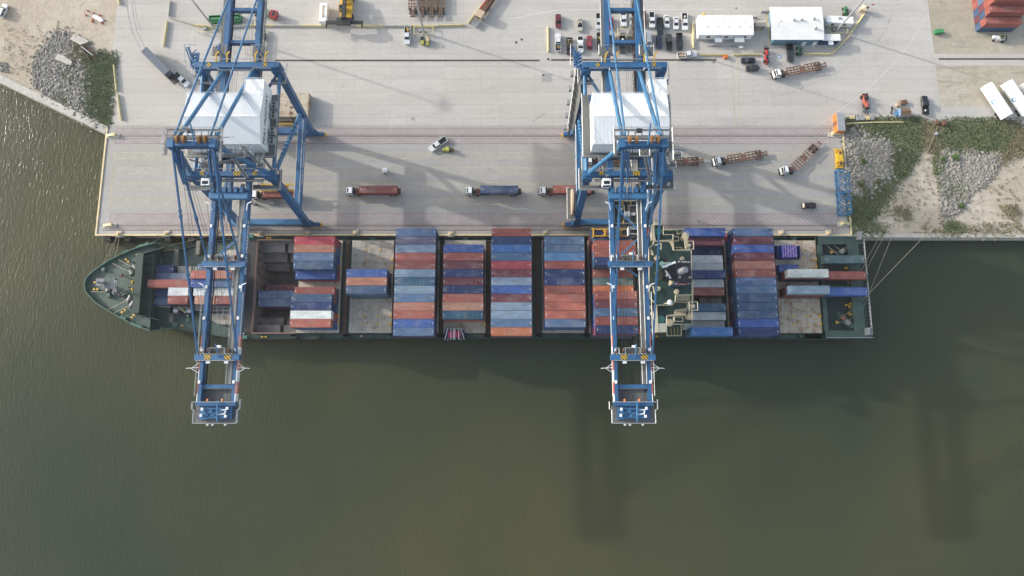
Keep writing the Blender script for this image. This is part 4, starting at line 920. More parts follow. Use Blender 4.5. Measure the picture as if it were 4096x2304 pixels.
# foremast: white-grey with crosstrees, seen from above leaning toward the bow
p0 = CA(500,700,7); t0 = CA(200,610,19); e = MB(); e.tube((p0[0]-3.5,p0[1]-.3,7),(t0[0]+2.4,t0[1]-1.2,19),.55,10,0,.35)
mastx, masty = t0[0]+4, t0[1]-1.8
e.b2(mastx-.6,mastx+.6,masty-2.4,masty+2.6,15.6,15.9); e.b2(mastx-2.6,mastx+1.2,masty-1.0,masty+1.0,17.6,17.8); e.b2(mastx-4.0,mastx-1.6,masty-.3,masty+1.8,18.6,18.8); e.tube((mastx-3,masty+.6,18.8),(mastx-3,masty+.6,20.2),.25,8); e.tube((mastx,masty+2.2,16),(mastx,masty+2.2,17),.3,8); e.tube((mastx+.1,masty-2,16),(mastx+.1,masty-2,17),.3,8)
e.build('foremast', mat('mast grey', (.17,.18,.19), .5), **SB)
M['locker'] = mat('locker green', (.03,.11,.085), .5); M['ventg'] = mat('vent green', (.09,.15,.12), .5); M['pedestal'] = mat('worn tan green deck', (.13,.13,.10), .7, var=.3, scale=1)
for (x, y) in ((770,215),(845,190),(590,290),(690,1190),(760,1215),(565,1110),(1010,480)): e = MB(); p = CA(x, y, 7 if x < 1000 else 3); e.box((p[0],p[1],(7 if x < 1000 else 3)+.6),(1.8,.9,.9),.5 if y < 600 else -.4); e.build('deck_locker', M['locker'], **SB)
for (x, y, z_, r_) in ((1375,1135,3,.8),(310,500,7,.75),(1205,1190,3,.9)): e = MB(); p = CA(x, y, z_); e.tube((p[0],p[1],z_),(p[0],p[1],z_+.7),r_,12,0,r_*.9); e.tube((p[0],p[1],z_+.7),(p[0],p[1],z_+1.0),r_*.6,10); e.build('deck_vent', M['ventg'], **SB)
# ---- bays
def bay(px0, px1, py, z=12.7): a, b_ = G(px0, py, z)[0], G(px1, py, z)[0]; return (a+b_)/2
BX = dict(b1=bay(1175,1339,960), b2=bay(1384,1548,1092), b3=bay(1583,1743,927), b4=bay(1774,1934,993), b5=bay(1965,2126,927), b6=bay(2177,2337,960), b7=bay(2371,2534,1122), b9=bay(2931,3093,927), b10=bay(3152,3315,1089))
BX['b8'] = G(2902,923,13.3)[0]-6.1
BX['poop'] = bay(3301,3457,1039,9.2)
row = lambda i: 21.45+2.53*i
HZ = 4.6
covers = [('b1',6.6),('b2',6.6),('b3',6.5),('b4',6.5),('b5',6.5),('b6',6.5),('b7',6.6),('b8',6.2),('b9',6.5),('b10',6.5)]
for k, hw in covers:
    x = BX[k]
    if k == 'b8': x0, x1 = x-.3, x+6.5
    else: x0, x1 = x-hw, x+hw
    cm = MB(); cm.b2(x0-.15, x1+.15, 21.6, 51.5, 3.0, 3.9); cm.build('hatch_coaming', M['black'], **SB)
    for (a, b_) in ((21.9,32.62),(32.82,40.3),(40.5,51.25)):
        m = MB(); m.b2(x0, x1, a, b_, 3.9, HZ-.02)
        m.build('hatch_cover', M['hatchr'] if k in ('b10','b9') else M['hatch'], **SB)
    if k in ('b2','b10','b1','b4'):
        m = MB(); m2 = MB(); rnd = random.Random(int(x))
        for i in (-1,1):
            for j in range(4): 
                Y = 24.5+j*2.53*1+ (0 if j < 2 else 16); m.tube((x+i*2.3,Y,HZ-.02),(x+i*2.3,Y,HZ+.15),.33,8); m2.b2(x+i*2.3-.1,x+i*2.3+.1,Y+.4,Y+2.1,HZ-.02,HZ+.06)
            m.tube((x+6.2,26+i*1.2,HZ),(x+6.2,26+i*1.2,HZ+.3),.42,8); m.tube((x+6.2,44+i*1.2,HZ),(x+6.2,44+i*1.2,HZ+.3),.42,8)
        m.build('twistlock_socket', M['yellow'], **SB); m2.build('cover_bracket', M['grey'], **SB)
# side pillars (stanchions) along both edges
keys = ['b1','b2','b3','b4','b5','b6','b7','b8','b9','b10']
for k in keys:
    for yy, s in ((YO+.75,-1),(YI-.7,1)):
        for dx in (-7.4, 0):
            if k == 'b8' and dx: continue
            m = MB(); wd = 1.7 if dx else 1.2; m.b2(BX[k]+dx-wd/2, BX[k]+dx+wd/2, yy-.55, yy+.55, 3.0, HZ-.05 if dx == 0 else HZ-.1); m.b2(BX[k]+dx-wd/2-.2, BX[k]+dx+wd/2+.2, yy-.2, yy+.6, HZ-.35, HZ-.1)
            m.build('side_stanchion', M['hullgreen'], **SB)
# lashing bridges between bays (dark, low)
for a, b_ in zip(keys, keys[1:]):
    if 'b8' in (a, b_): continue
    x = (BX[a]+BX[b_])/2; m = MB(); m.b2(x-.35,x+.35,22,51.4,3.0,3.5)
    m.rail([(x-.3,22,3.5),(x-.3,51.2,3.5)],1.0,.05,2.5); m.build('lashing_walkway', M['rust'], **SB)
# side deck pipes and lashing gear
for yy in (YO+1.55, YI-1.45):
    m = MB()
    for dy, rr_ in ((0,.09),(.28,.06)): m.tube((hx1, yy+dy, 3.2),(XS-22, yy+dy, 3.2), rr_, 6)
    m.build('deck_pipe', M['rust'], **SB)
gr = random.Random(9)
for i in range(46):
    x = gr.uniform(hx1+2, XS-24); yy = gr.choice((YO+.9, YI-.95))+gr.uniform(-.15,.15); m = MB(); k_ = gr.random()
    if k_ < .5: m.beam((x-gr.uniform(.5,1.6),yy-.2,3.15),(x+gr.uniform(.5,1.6),yy+.25,3.3),.12,.12); nm_, mm_ = 'lashing_rod', M['rust']
    else: m.box((x,yy,3.3),(gr.uniform(.4,1.1),.5,.6)); nm_, mm_ = 'gear_box', gr.choice((M['deckgreen'],M['grey'],M['cream'],M['yellow']))
    m.build(nm_, mm_, **SB)
for k in keys[:-1]:
    if k in ('b8','b7'): continue
    for i in range(9):
        x = BX[k]+7.35+gr.uniform(-.15,.15); yy = 23.5+i*3.1+gr.uniform(-.5,.5); m = MB(); m.beam((x,yy,3.5),(x+gr.uniform(-.6,.6),yy+gr.uniform(.6,1.6),3.65),.1,.1); m.build('lashing_rod', M['rust'], **SB)
# open hold
hb = MB(); zf = -9
hb.b2(hx0, hx1, 22, 51.2, zf-.3, zf)
hb.b2(hx0-.3, hx0, 22, 51.2, zf, HZ); hb.b2(hx1, hx1+.3, 22, 51.2, zf, 2.5); hb.b2(hx0, hx1, 51.2, 51.5, zf, HZ); hb.b2(hx0, hx1, 21.7, 22, zf, HZ)
for (yy0, yy1, z1) in ((48.2,51.2,1.2),(45.7,48.2,-1.8),(43.2,45.7,-4.6),(22,24.8,1.2),(24.8,27.4,-1.8)):
    hb.b2(hx0, hx0+(hx1-hx0)*.55, yy0, yy1, zf, z1); hb.b2(hx0+(hx1-hx0)*.62, hx1, yy0, yy1, zf, z1-.6)
hb.build('open_hold', M['holdwall'], **SB)
m = MB()
for k in range(12): yy = row(k)+1.265; m.b2(hx0, hx0+.2, yy-.1, yy+.1, zf, HZ-.1)
for yy in (21.75, 51.45): m.b2(hx0, hx1, yy-.15, yy+.15, HZ, HZ+.14)
m.b2(hx0-.35,hx0-.1,21.7,51.5,HZ,HZ+.12); m.build('cell_guide', M['rust'], **SB)
# forward hatch area
fx0, fx1 = G(845,1150,4.0)[0], G(962,1150,4.0)[0]
m = MB(); m.prism([CA(1230,455,4.4),CA(1400,455,4.4),CA(1400,540,4.4),CA(1230,540,4.4)], 3, 4.4); m.prism([CA(1700,330,4.4),CA(1830,250,4.4),CA(2010,250,4.4),CA(2010,500,4.4),CA(1700,500,4.4)], 3, 4.4); m.prism([CA(1640,1060,4.4),CA(1960,1060,4.4),CA(1960,1188,4.4),CA(1740,1188,4.4),CA(1640,1130,4.4)], 3, 4.4)
m.prism([CA(915,455,4.0),CA(1960,455,4.0),CA(1960,1060,4.0),CA(905,960,4.0)], 3, 3.9); m.build('fore_hatch_cover', M['hatch'], **SB)
m = MB(); gx0, gx1, gy1, gy0 = CA(1520,965,4.6)[0], CA(1960,965,4.6)[0], CA(1500,965,4.6)[1], CA(1500,1060,4.6)[1]
for i in range(7): x = gx0+(gx1-gx0)*i/6; m.b2(x-.14,x+.14,gy0,gy1,3.9,4.7)
for yy in (gy0, (gy0+gy1)/2, gy1): m.b2(gx0,gx1,yy-.14,yy+.14,3.95,4.74)
m.build('cell_grid', M['grey'], **SB)
for (x, y, a, b_) in ((1225,360,1.3,5.8),(1165,1110,1.2,3.0),(1500,230,1.2,4.5),(1000,400,1.5,2.4),(930,1030,1.6,3.2)): m = MB(); p = CA(x, y, 3.5); m.box((p[0],p[1],3.7),(a,b_,1.4)); m.build('deck_pedestal', M['pedestal'], **SB)
m = MB(); x_ = G(1003,1150,3)[0]; m.b2(x_-2.2, x_+1.2, 21.5, 51.6, 3.0, 3.15); m.build('cross_alley', M['black'], **SB)
# ---- superstructure
def Ep(pts, z): return [CE(x, y, z) for x, y in pts]
T = 24.6
roof = [(128,290),(182,240),(190,203),(380,203),(415,262),(425,312),(640,312),(652,850),(452,850),(445,930),(412,972),(216,972),(205,945),(136,880)]
body = [(128,312),(182,262),(425,322),(640,322),(652,845),(452,845),(412,955),(216,965),(205,940),(136,880)]
m = MB(); m.prism(Ep(roof, T), T-.3, T, 1, 0); m.prism(Ep([(150,330),(640,330),(648,840),(150,860)], T), 3, T-.3, 0)
st = m.build('superstructure', [M['cream'], M['bridgegreen']], **SB)
SS = st
def sub(mb, name, mm, par=None): return mb.build(name, mm, parent=ship, world=True) if par is None else sub2(mb, name, mm, par)
def sub2(mb, name, mm, par):
    o = mb.build(name, mm, parent=None); 
    for v in o.data.vertices: v.co -= ship.location
    o.parent = par; return o
m = MB(); m.rail([(*CE(x, y, T), T) for x, y in roof], 1.0, .07, 1.3, 0, True); sub2(m, 'roof_railing', M['cream'], st)
for (poly, z, nm) in (([(205,0),(303,0),(303,125),(420,125),(420,190),(190,200)], 21.6, 'bridge_wing'), ([(218,975),(412,975),(445,935),(590,940),(590,1015),(445,1030),(440,1085),(345,1100),(340,1195),(235,1195)], 21.6, 'bridge_wing'),
    ([(303,70),(470,70),(470,110),(500,120),(540,80),(600,260),(600,305),(425,305),(425,125),(303,125)], 17.5, 'upper_deck'), ([(345,1105),(575,1100),(575,1040),(650,1040),(650,1200),(340,1200)], 17.5, 'upper_deck'), ([(445,850),(590,870),(590,940),(445,940)], 19.5, 'upper_deck'),
    ([(105,128),(185,128),(185,240),(125,290),(130,880),(205,945),(215,1095),(165,1095)], 17.5, 'front_deck'), ([(340,1205),(520,1205),(520,1340),(350,1340)], 11.5, 'boat_deck'), ([(220,60),(600,60),(600,110),(220,110)], 11.5, 'boat_deck')):
    m = MB(); m.prism(Ep(poly, z), z-.35, z, 1, 0); o = sub2(m, nm, [M['cream'], M['bridgegreen']], st)
    r_ = MB(); r_.rail([(*CE(x, y, z), z) for x, y in poly], 1.1, .07, 1.4, 0, True); sub2(r_, 'railing', M['cream'], o) if False else sub2(r_, 'deck_railing', M['cream'], st)
# lower tiers of the house under the wings
m = MB(); 
for (z0, z1, ya, yb) in ((3,11.1,23.5,49.5),(11.5,17.1,24.8,48.2),(17.5,21.2,29.5,44.0)): m.b2(CE(128,600,20)[0]+.4+(z0 > 9)*.5, CE(640,600,20)[0]-.8, ya, yb, z0, z1)
sub2(m, 'house_block', M['cream'], st)
m = MB(); 
for z_ in (9.2, 14.5, 19.6):
    for k in range(14): yy = 25+k*1.8; m.b2(CE(128,600,20)[0]-.0+.3, CE(128,600,20)[0]+.42, yy-.4, yy+.4, z_-.4, z_+.4)
m.b2(CE(136,600,22.5)[0]+.35, CE(136,600,22.5)[0]+.6, 26, 47, 22.0, 23.4); sub2(m, 'window', M['glass'], st)
# cream wing screens and grey shelter roofs
for (a, b_) in (((160,0),(190,200)),((205,975),(225,1295))):
    m = MB(); p, q = CE(*a, 22), CE(*b_, 22); m.beam((p[0],p[1],22.3),(q[0],q[1],22.3),1.0,1.6); sub2(m, 'wing_screen', M['cream'], st)
for poly in ([(235,1187),(358,1187),(352,1290),(240,1295)], [(205,-70),(290,-75),(292,0),(210,0)]):
    m = MB(); m.prism(Ep(poly, 23), 20.5, 23, 0); sub2(m, 'wing_shelter', mat('pale grey green shelter', (.36,.36,.30), .6, var=.08), st)
# domes, vents, small deck items
for (x, y, z, r, mt) in ((235,397,T,.75,'cream'),(250,770,T,.7,'cream'),(472,805,T,.7,'cream'),(540,405,T,.6,'cream'),(390,1178,17.5,1.1,'cream'),(245,80,21.6,1.1,'green'),(282,1140,21.6,1.15,'green')):
    p = CE(x, y, z+.5); m = MB(); m.tube((p[0],p[1],z),(p[0],p[1],z+.7),r,14); m.tube((p[0],p[1],z+.7),(p[0],p[1],z+.85),r*.6,14); m.build('vent' if mt == 'cream' else 'compass_base', M[mt] if mt == 'cream' else mat('sea green', (.06,.24,.18), .5), **SB)
p = CE(385,938,T+1); m = MB(); m.sphere((p[0],p[1],T+1.6),.8,12); m.tube((p[0],p[1],T),(p[0],p[1],T+1),.2,6); m.build('satellite_dome', M['white'], smooth=True, **SB)
for pts in (((220,240),(290,225),(280,300)),((165,300),(190,360),(150,345)),((190,735),(200,800),(220,860)),((330,945),(370,945),(375,910))):
    m = MB()
    for a, b_ in zip(pts, pts[1:]): p, q = CE(*a, T+1.4), CE(*b_, T+1.4); m.beam((*p,T+1.2),(*q,T+1.4),.3,.3); m.tube((*p,T),(*p,T+1.2),.1,5)
    m.build('aerial_frame', M['cream'], **SB)
# radar mast platform and scanners
m = MB(); m.prism(Ep([(330,480),(470,430),(470,600),(460,680),(330,655),(330,575),(280,555),(280,545),(330,540)], 31), 30.8, 31); pm = Ep([(400,560)], 30)[0]; m.b2(pm[0]-.7,pm[0]+.7,pm[1]-.7,pm[1]+.7,T,30.8); m.b2(pm[0]-1.6,pm[0]+1.6,pm[1]-1.4,pm[1]+1.4,T,26.5)
rm = m.build('radar_mast', M['black'], **SB)
for (a, b_, z) in (((295,510),(458,448),34.0),((338,550),(400,645),32.5)):
    m = MB(); p, q = CE(*a, z), CE(*b_, z); m.beam((*p,z),(*q,z),.55 if z > 33 else .35,.4); mx, my = (p[0]+q[0])/2, (p[1]+q[1])/2; m.tube((mx,my,31),(mx,my,z),.3,8); sub2(m, 'radar_scanner', M['white'], rm)
m = MB(); p, q = CE(305,458,30), CE(385,462,30); m.tube((*p,29),(*q,30.5),.25,8); m.tube((*p,29),(p[0],p[1],29.1),.7,10); sub2(m, 'horn', mat('pale sea green', (.35,.55,.45), .5), rm)
# funnel
fz = 33.0
m = MB(); m.prism(Ep([(475,425),(640,420),(655,690),(480,685)], fz), T, fz, 0); fu = m.build('funnel', mat('funnel blue', (.012,.05,.12), .5), **SB)
m = MB(); m.prism(Ep([(470,422),(640,416),(656,686),(476,680)], fz+.3), fz, fz+.35); sub2(m, 'funnel_top', M['black'], fu)
m = MB(); p = CE(520,560,34); q = CE(580,540,36); m.tube((p[0],p[1],fz),(p[0]+1.2,p[1]+.3,35.0),.95,16,0,.85); sub2(m, 'exhaust_pipe', M['grey'], fu)
m = MB()
for (x, y) in ((500,440),(545,442),(575,445),(610,448),(505,628),(632,630)): p = CE(x, y, 34); m.tube((p[0],p[1],fz),(p[0]+.2,p[1],34.0),.3,8)
sub2(m, 'small_exhaust', M['grey'], fu)
fp = Ep([(480,685),(655,690)], fz); yf = min(fp[0][1], fp[1][1])-.03; xm = (fp[0][0]+fp[1][0])/2
m = MB()
for z_ in (29.9, 31.0): m.b2(fp[0][0],fp[1][0],yf-.04,yf+.1,z_-.16,z_+.16)
sub2(m, 'funnel_band', M['white'], fu)
m = MB()
n_ = 20; m.add([(xm+1.55*cos(2*pi*k/n_), yf-.10, 30.45+1.35*sin(2*pi*k/n_)) for k in range(n_)]+[(xm+1.55*cos(2*pi*k/n_), yf+.02, 30.45+1.35*sin(2*pi*k/n_)) for k in range(n_)], [tuple(range(n_))]+[(k,(k+1)%n_,n_+(k+1)%n_,n_+k) for k in range(n_)])
sub2(m, 'funnel_emblem', M['red'], fu)
tx = text('N', 2.2, (xm, yf-.14, 30.45), (R(90), 0, 0), M['white'], None, bold=.08, name='funnel_letter'); tx.location -= ship.location; tx.parent = fu
m = MB(); p = CE(440,640,30); m.b2(p[0]-.3,p[0]+.3,p[1]-1.3,p[1]+1.3,T,29); m.build('vent_trunk', M['cream'], **SB)
# provision cranes
for (a, b_, pd) in (((575,90),(625,330),(560,150)),((668,680),(655,1120),(625,1110))):
    z = 22; p, q = CE(*a, z), CE(*b_, z); pp = CE(*pd, 19); m = MB(); m.tube((pp[0],pp[1],17),(pp[0],pp[1],20.6),.8,14); m.tube((pp[0],pp[1],20.6),(pp[0],pp[1],20.8),1.05,14)
    m.beam((*p,z),(*q,z),.45,.6); m.beam((p[0]-.6,p[1],z-.3),(q[0]-.7,q[1],z-.4),.2,.3); m.box(((p[0]*.3+q[0]*.7),(p[1]*.3+q[1]*.7),z+.5),(1.1,1.0,.9)); pc = m.build('provision_crane', M['cream'], **SB)
    m = MB(); cx_, cy_ = p[0]*.3+q[0]*.7, p[1]*.3+q[1]*.7; m.rail([(cx_-1.2,cy_-1.2,z+.6),(cx_+1.2,cy_-1.2,z+.6),(cx_+1.2,cy_+1.2,z+.6),(cx_-1.2,cy_+1.2,z+.6)],1,.09,1.1,0,True); m.box((cx_,cy_,z+1.3),(.7,.7,.5)); sub2(m, 'crane_railing', M['cream'], pc)
for (x, y, w_, h_) in ((460,165,75,55),(485,285,100,30),(495,1138,105,50)):
    z = 18.6; m = MB(); a = CE(x-w_/2, y-h_/2, z); b_ = CE(x+w_/2, y+h_/2, z); m.rail([(a[0],a[1],z-1),(b_[0],a[1],z-1),(b_[0],b_[1],z-1),(a[0],b_[1],z-1)],1.1,.12,1,0,True); m.beam((a[0],a[1],z-.9),(b_[0],b_[1],z-2.5),1,.15); m.build('stairwell', M['cream'], **SB)
m = MB()
for k in range(4): p = CE(405+k*40, 1235, 11.6); q = CE(405+k*40, 1330, 11.6); m.b2(p[0]-.06,p[0]+.06,q[1],p[1],11.5,11.53)
m.build('deck_marking', M['yellow'], **SB)
# signal flags
for (x, y, mt) in ((220,430,'pink'),(245,630,'red'),(235,560,'yellow'),(355,412,'red')):
    p = CE(x, y, 27); m = MB(); m.add([(p[0]-.7,p[1]-.4,27),(p[0]+.7,p[1]+.5,27.2),(p[0]+.5,p[1]+.1,26.4),(p[0]-.6,p[1]-.7,26.3)],[(0,1,2,3)]); m.build('signal_flag', M[mt], **SB)
# poop / stern mooring deck
px0 = BX['b10']+6.9
m = MB(); m.b2(px0, XS-.03, YO+.05, YI-.05, 2.4, 3.9); m.build('poop_deck', mat('mooring deck green', (.012,.028,.024), .6, var=.3, scale=.4), **SB)
m = MB(); zt = 5.6
m.b2(px0, px0+1.2, YO+.03, YI-.03, 3.9, zt); m.b2(XS-5.2, XS-1.8, YO+2.2, YI-2.2, 4.6, zt); m.b2(px0, XS, YO+.03, YO+2.4, 4.3, zt-.1); m.b2(px0, XS, YI-2.6, YI-.03, 4.3, zt-.1)
for yy in (36.3,): m.b2(px0+1.2, XS-5.2, yy-.3, yy+.3, 4.8, zt-.3)
m.build('mooring_deck_frame', M['deckgreen'], **SB)
m = MB(); m.rail([(XS-.2,YO+1,5.4),(XS-.2,YI-1,5.4)],1.0,.1,1.2); m.rail([(px0,YO+.1,5.5),(XS,YO+.1,5.5)],1,.07,2.2); m.rail([(px0,YI-.1,5.5),(XS,YI-.1,5.5)],1,.07,2.2); m.build('stern_railing', M['galv'], **SB)
for (x, y, r) in ((1110,330,.8),(1030,220,.8),(1300,525,.9),(1335,985,1.0),(1340,1078,1.0),(1178,1180,.8),(1310,1150,.7),(1320,700,.7)):
    p = CF(x, y, 4.6); m = MB(); m.tube((p[0],p[1],3.9),(p[0],p[1],4.5),.25,6); m.add([(p[0]-r*.7,p[1]-r*.6,4.5),(p[0]+r,p[1],4.5),(p[0]-r*.7,p[1]+r*.8,4.5),(p[0]-r*.7,p[1]-r*.6,4.8),(p[0]+r,p[1],4.8),(p[0]-r*.7,p[1]+r*.8,4.8)],[(3,4,5),(2,1,0),(0,1,4,3),(1,2,5,4),(2,0,3,5)]); m.build('fairlead', mat('ochre %d' % x, (.38,.24,.03), .6), **SB)
for (x, y) in ((1425,150),(1530,1290)): p = CF(x, y, 5); m = MB(); m.box((p[0]-.4,p[1],6.2),(1.1,2.2,1.6)); m.tube((p[0],p[1]+.8,5.5),(p[0]+.3,p[1]+1.0,8),.15,6); m.tube((p[0]-.6,p[1]-.8,5.5),(p[0],p[1]-1,7.4),.12,6); m.build('stern_light_stand', M['grey'], **SB)
# green side boxes by the bow corner
for (x, y) in ((120,135),(45,1355)): p = CB(x, y, 4); m = MB(); m.box((p[0],p[1],4.0),(2.4,1.0,1.0)); m.build('gangway_locker', mat('teal green %d' % x, (.03,.14,.10), .5), **SB)
# lifeboats
def lifeboat(x, y, z, ang, label):
    e = empty('lifeboat', (x, y, z), ang, label, 'lifeboat'); m = MB(); n = 14
    secs = []
    for i in range(9):
        t = -1+2*i/8; wv = 1.45*(1-abs(t)**3*.85); hv = 1.2*(1-.25*abs(t)**2); secs.append((t*4.0, wv, hv))
    vs = []; 
    for (xx, wv, hv) in secs:
        for k in range(n): a = 2*pi*k/n; vs.append((xx, wv*cos(a), 1.2+hv*sin(a)*(1 if sin(a) > 0 else .9)))
    fs = [(i*n+k, i*n+(k+1) % n, (i+1)*n+(k+1) % n, (i+1)*n+k) for i in range(8) for k in range(n)]+[tuple(range(n))[::-1], tuple(range(8*n, 9*n))]
    m.add(vs, fs); m.build('hull', mat('lifeboat red', (.42,.05,.035), .45), e, smooth=True)
    m = MB(); m.box((1.2,0,2.5),(1.6,1.3,.5)); m.build('wheelhouse', M['redstripe'], e); m = MB(); m.b2(.5,1.9,-.5,.5,2.76,2.79); m.build('hatch', M['white'], e); return e
p = CE(215,1310,9.5); lifeboat(p[0]-2.5, p[1]+.9, 8.3, 0, 'red enclosed lifeboat hanging on the water side of the ship bridge')
p = CE(130,85,13); lifeboat(p[0], p[1]+.2, 8.6, 0, 'red enclosed lifeboat hanging on the quay side of the ship bridge')
# ================================================================ CONTAINERS
PAL = dict(crimson=('crimson',(192,66,88)), salmon=('faded salmon',(186,124,102)), steel=('steel blue',(84,116,154)), slate=('slate blue',(66,94,130)), navy=('dark navy blue',(46,68,116)), royal=('royal blue',(60,98,170)), bright=('bright blue',(56,112,178)), maroon=('maroon',(118,64,76)), brick=('brick red',(160,88,78)), dustred=('dusty red',(180,102,88)), lsteel=('pale grey blue',(128,154,178)), white=('white',(222,228,230)), teal=('teal blue',(58,104,132)), red=('bright red',(178,74,86)), orange=('orange',(196,112,70)), peach=('washed out orange',(204,150,124)), green=('grey green',(82,112,118)), cyan=('light blue',(82,140,190)), grey=('pale grey',(208,212,210)), rustc=('rust brown',(134,82,64)), lav=('grey lavender',(112,112,136)))
cmesh = {}
def container_meshes(L):
    if L in cmesh: return cmesh[L]
    W, H = 2.44, 2.62; w_ = MB()
    n = int(L/.28/2)*2; vs = []; # corrugated long walls
    for sy in (-1, 1):
        o = []; 
        for i in range(n*2+1):
            x = -L/2+.14+(L-.28)*i/(n*2); d_ = .05 if (i//2) % 2 else 0; o.append((x, sy*(W/2-.01-d_)))
        b0 = len(w_.v); w_.v += [(a, b_, .15) for a, b_ in o]+[(a, b_, H-.08) for a, b_ in o]; m_ = len(o)
        for i in range(m_-1): f = [b0+i, b0+i+1, b0+m_+i+1, b0+m_+i]; w_.f.append(f if sy < 0 else f[::-1]); w_.m.append(0)
    w_.b2(-L/2+.08,-L/2+.14,-W/2+.1,W/2-.1,.15,H-.1)
    for k in range(7): w_.b2(-L/2+.02,-L/2+.08,-W/2+.15+k*.33,-W/2+.32+k*.33,.15,H-.1)
    r = MB(); r.b2(-L/2+.1,L/2-.1,-W/2+.02,W/2-.02,H-.07,H-.03)
    k = int(L/.42)
    for i in range(k): x = -L/2+.35+(L-.7)*(i+.5)/k; r.b2(x-.1,x+.1,-W/2+.12,W/2-.12,H-.03,H+.0)
    f = MB()
    for sy in (-1,1): f.b2(-L/2,L/2,sy*(W/2-.06)-.06,sy*(W/2-.06)+.06,H-.12,H+.01); f.b2(-L/2,L/2,sy*(W/2-.07)-.07,sy*(W/2-.07)+.07,0,.16)
    for sx in (-1,1):
        for sy in (-1,1): f.b2(sx*L/2-sx*.16,sx*L/2,sy*W/2-sy*.16,sy*W/2,0,H)
        f.b2(sx*L/2-sx*.1,sx*L/2-.0,-W/2+.16,W/2-.16,H-.14,H+.01); f.b2(sx*L/2-sx*.1,sx*L/2,-W/2+.16,W/2-.16,0,.16)
    cs = MB()
    for sx in (-1,1):
        for sy in (-1,1): cs.b2(sx*(L/2-.17),sx*(L/2+.005),sy*(W/2-.15),sy*(W/2+.005),H-.11,H+.03)
    dr = MB()
    for s in (-1,1): dr.b2(L/2-.09,L/2-.04,s*.02,s*(W/2-.16),.17,H-.15)
    for k in range(4): yy = -.75+k*.5; dr.tube((L/2-.01,yy,.2),(L/2-.01,yy,H-.18),.03,5)
    mk = MB()
    for sx in (-1,1):
        mk.b2(sx*(L/2-.45),sx*(L/2-.35),-.32,.32,H+.001,H+.012)
    mk2 = MB()
    for sx in (-1,1): mk2.b2(sx*(L/2-1.2),sx*(L/2-1.0),sx*.2,sx*.2+.25,H+.001,H+.012)
    out = []
    for nm, mb_, mm in (('wall',w_,M['cwall']),('roof',r,M['croof']),('frame',f,M['cwall']),('corner_casting',cs,M['cwall']),('door',dr,M['cwall']),('roof_marking',mk,M['white']),('warning_decal',mk2,M['yellow'])):
        me = bpy.data.meshes.new(nm); me.from_pydata(mb_.v, [], mb_.f); me.materials.append(mm); me.update(); out.append((nm, me))
    cmesh[L] = out; return out
crng = random.Random(21)
def container(x, y, z, col, label, L=12.19, rot=0, group=None, marks=None, flip=None, full=True):
    name, rgb = PAL[col]; e = empty('shipping_container', (x, y, z), rot+(pi if (crng.random() < .5 if flip is None else flip) else 0), label, 'container', group)
    j = [crng.uniform(.94,1.06) for _ in range(3)]; c_ = tuple(min(.8, v*j[0]*(1+(q-1)*.4)) for v, q in zip(C(*rgb), j))
    for nm, me in container_meshes(L):
        if not full and nm in ('roof_marking','warning_decal','corner_casting'): continue
        if nm == 'roof_marking' and marks is False: continue
        if nm == 'warning_decal' and crng.random() < .45: continue
        o = bpy.data.objects.new(nm, me); COL.objects.link(o); o.parent = e; o.color = (*c_, 1)
    return e
ORD = ['first','second','third','fourth','fifth','sixth','seventh','eighth','ninth','tenth','eleventh','twelfth','thirteenth']
TH_ = 2.70
REG = {}
def letter(e, body, size=1.0, x=0):
    f = abs(e.rotation_euler[2]) > 1; text(body, size, (-x if f else x, 1.238 if f else -1.238, 1.55), (R(90),0,pi if f else 0), M['white'], e, sx=1.3)
def fillbay(key, tops, desc, L=12.19, base=HZ, ov=None, dx=None, low=None):
    # tops: {row: (tiers or explicit top height, colour)}; rows count 12 at the quay
    rows = sorted(tops, reverse=True); n = len(rows)
    for idx, r_ in enumerate(rows):
        t, col = tops[r_][:2]; x = BX[key]+(tops[r_][2] if len(tops[r_]) > 2 else 0)
        ztop = base+t*TH_ if isinstance(t, int) else t; nt_ = max(1, int(round((ztop-base)/TH_)))
        z = ztop-TH_
        k = 0
        while z > base-1.2:
            pos = 'counting from the quay'
            if k == 0: lab = f'{PAL[col][0]} container topping the {ORD[idx]} stack from the quay, {desc}'; cc = col
            else:
                cc = crng.choice(['navy','slate','brick','maroon','dustred','steel','royal','navy','red','teal']); lab = f'{PAL[cc][0]} container, {["","one","two","three","four","five"][k]} below top, {ORD[idx]} stack from quay, {desc}'
            c__ = container(x+(crng.uniform(-.06,.06) if k else 0), row(r_)+crng.uniform(-.02,.02), z, cc, lab, L, 0, 'containers stacked on the ship', full=(k == 0))
            if k == 0: REG[(key, r_)] = c__
            z -= TH_; k += 1
fillbay('b1', {11:(3,'crimson'),10:(3,'salmon'),9:(3,'steel'),8:(3,'slate'),7:(2,'royal'),5:(2,'brick'),4:(3,'slate'),3:(3,'navy'),2:(3,'white'),1:(3,'dustred')}, 'bay beside the open hold')
fillbay('b2', {7:(3,'royal'),6:(3,'peach' if 0 else 'salmon'),5:(3,'slate')}, 'short bay between bare hatches')
fillbay('b3', dict(zip(range(12,-1,-1), [(3,c_) for c_ in ['steel','lav','lsteel','dustred','brick','lsteel','teal','lsteel','steel','salmon','dustred','royal','steel']])), 'first full bay')
fillbay('b4', dict(zip(range(10,1,-1), [(3,c_) for c_ in ['royal','brick','maroon','navy','maroon','navy','dustred','peach','teal']])), 'second full bay')
fillbay('b5', dict(zip(range(12,-1,-1), [(3,c_) for c_ in ['brick','navy','bright','steel','red','maroon','lsteel','royal','maroon','lsteel','lsteel','steel','orange']])), 'third full bay')
fillbay('b6', dict(zip(range(11,0,-1), [(3,c_) for c_ in ['steel','steel','cyan','brick','navy','navy','brick','dustred','dustred','dustred','steel']])), 'fourth full bay')
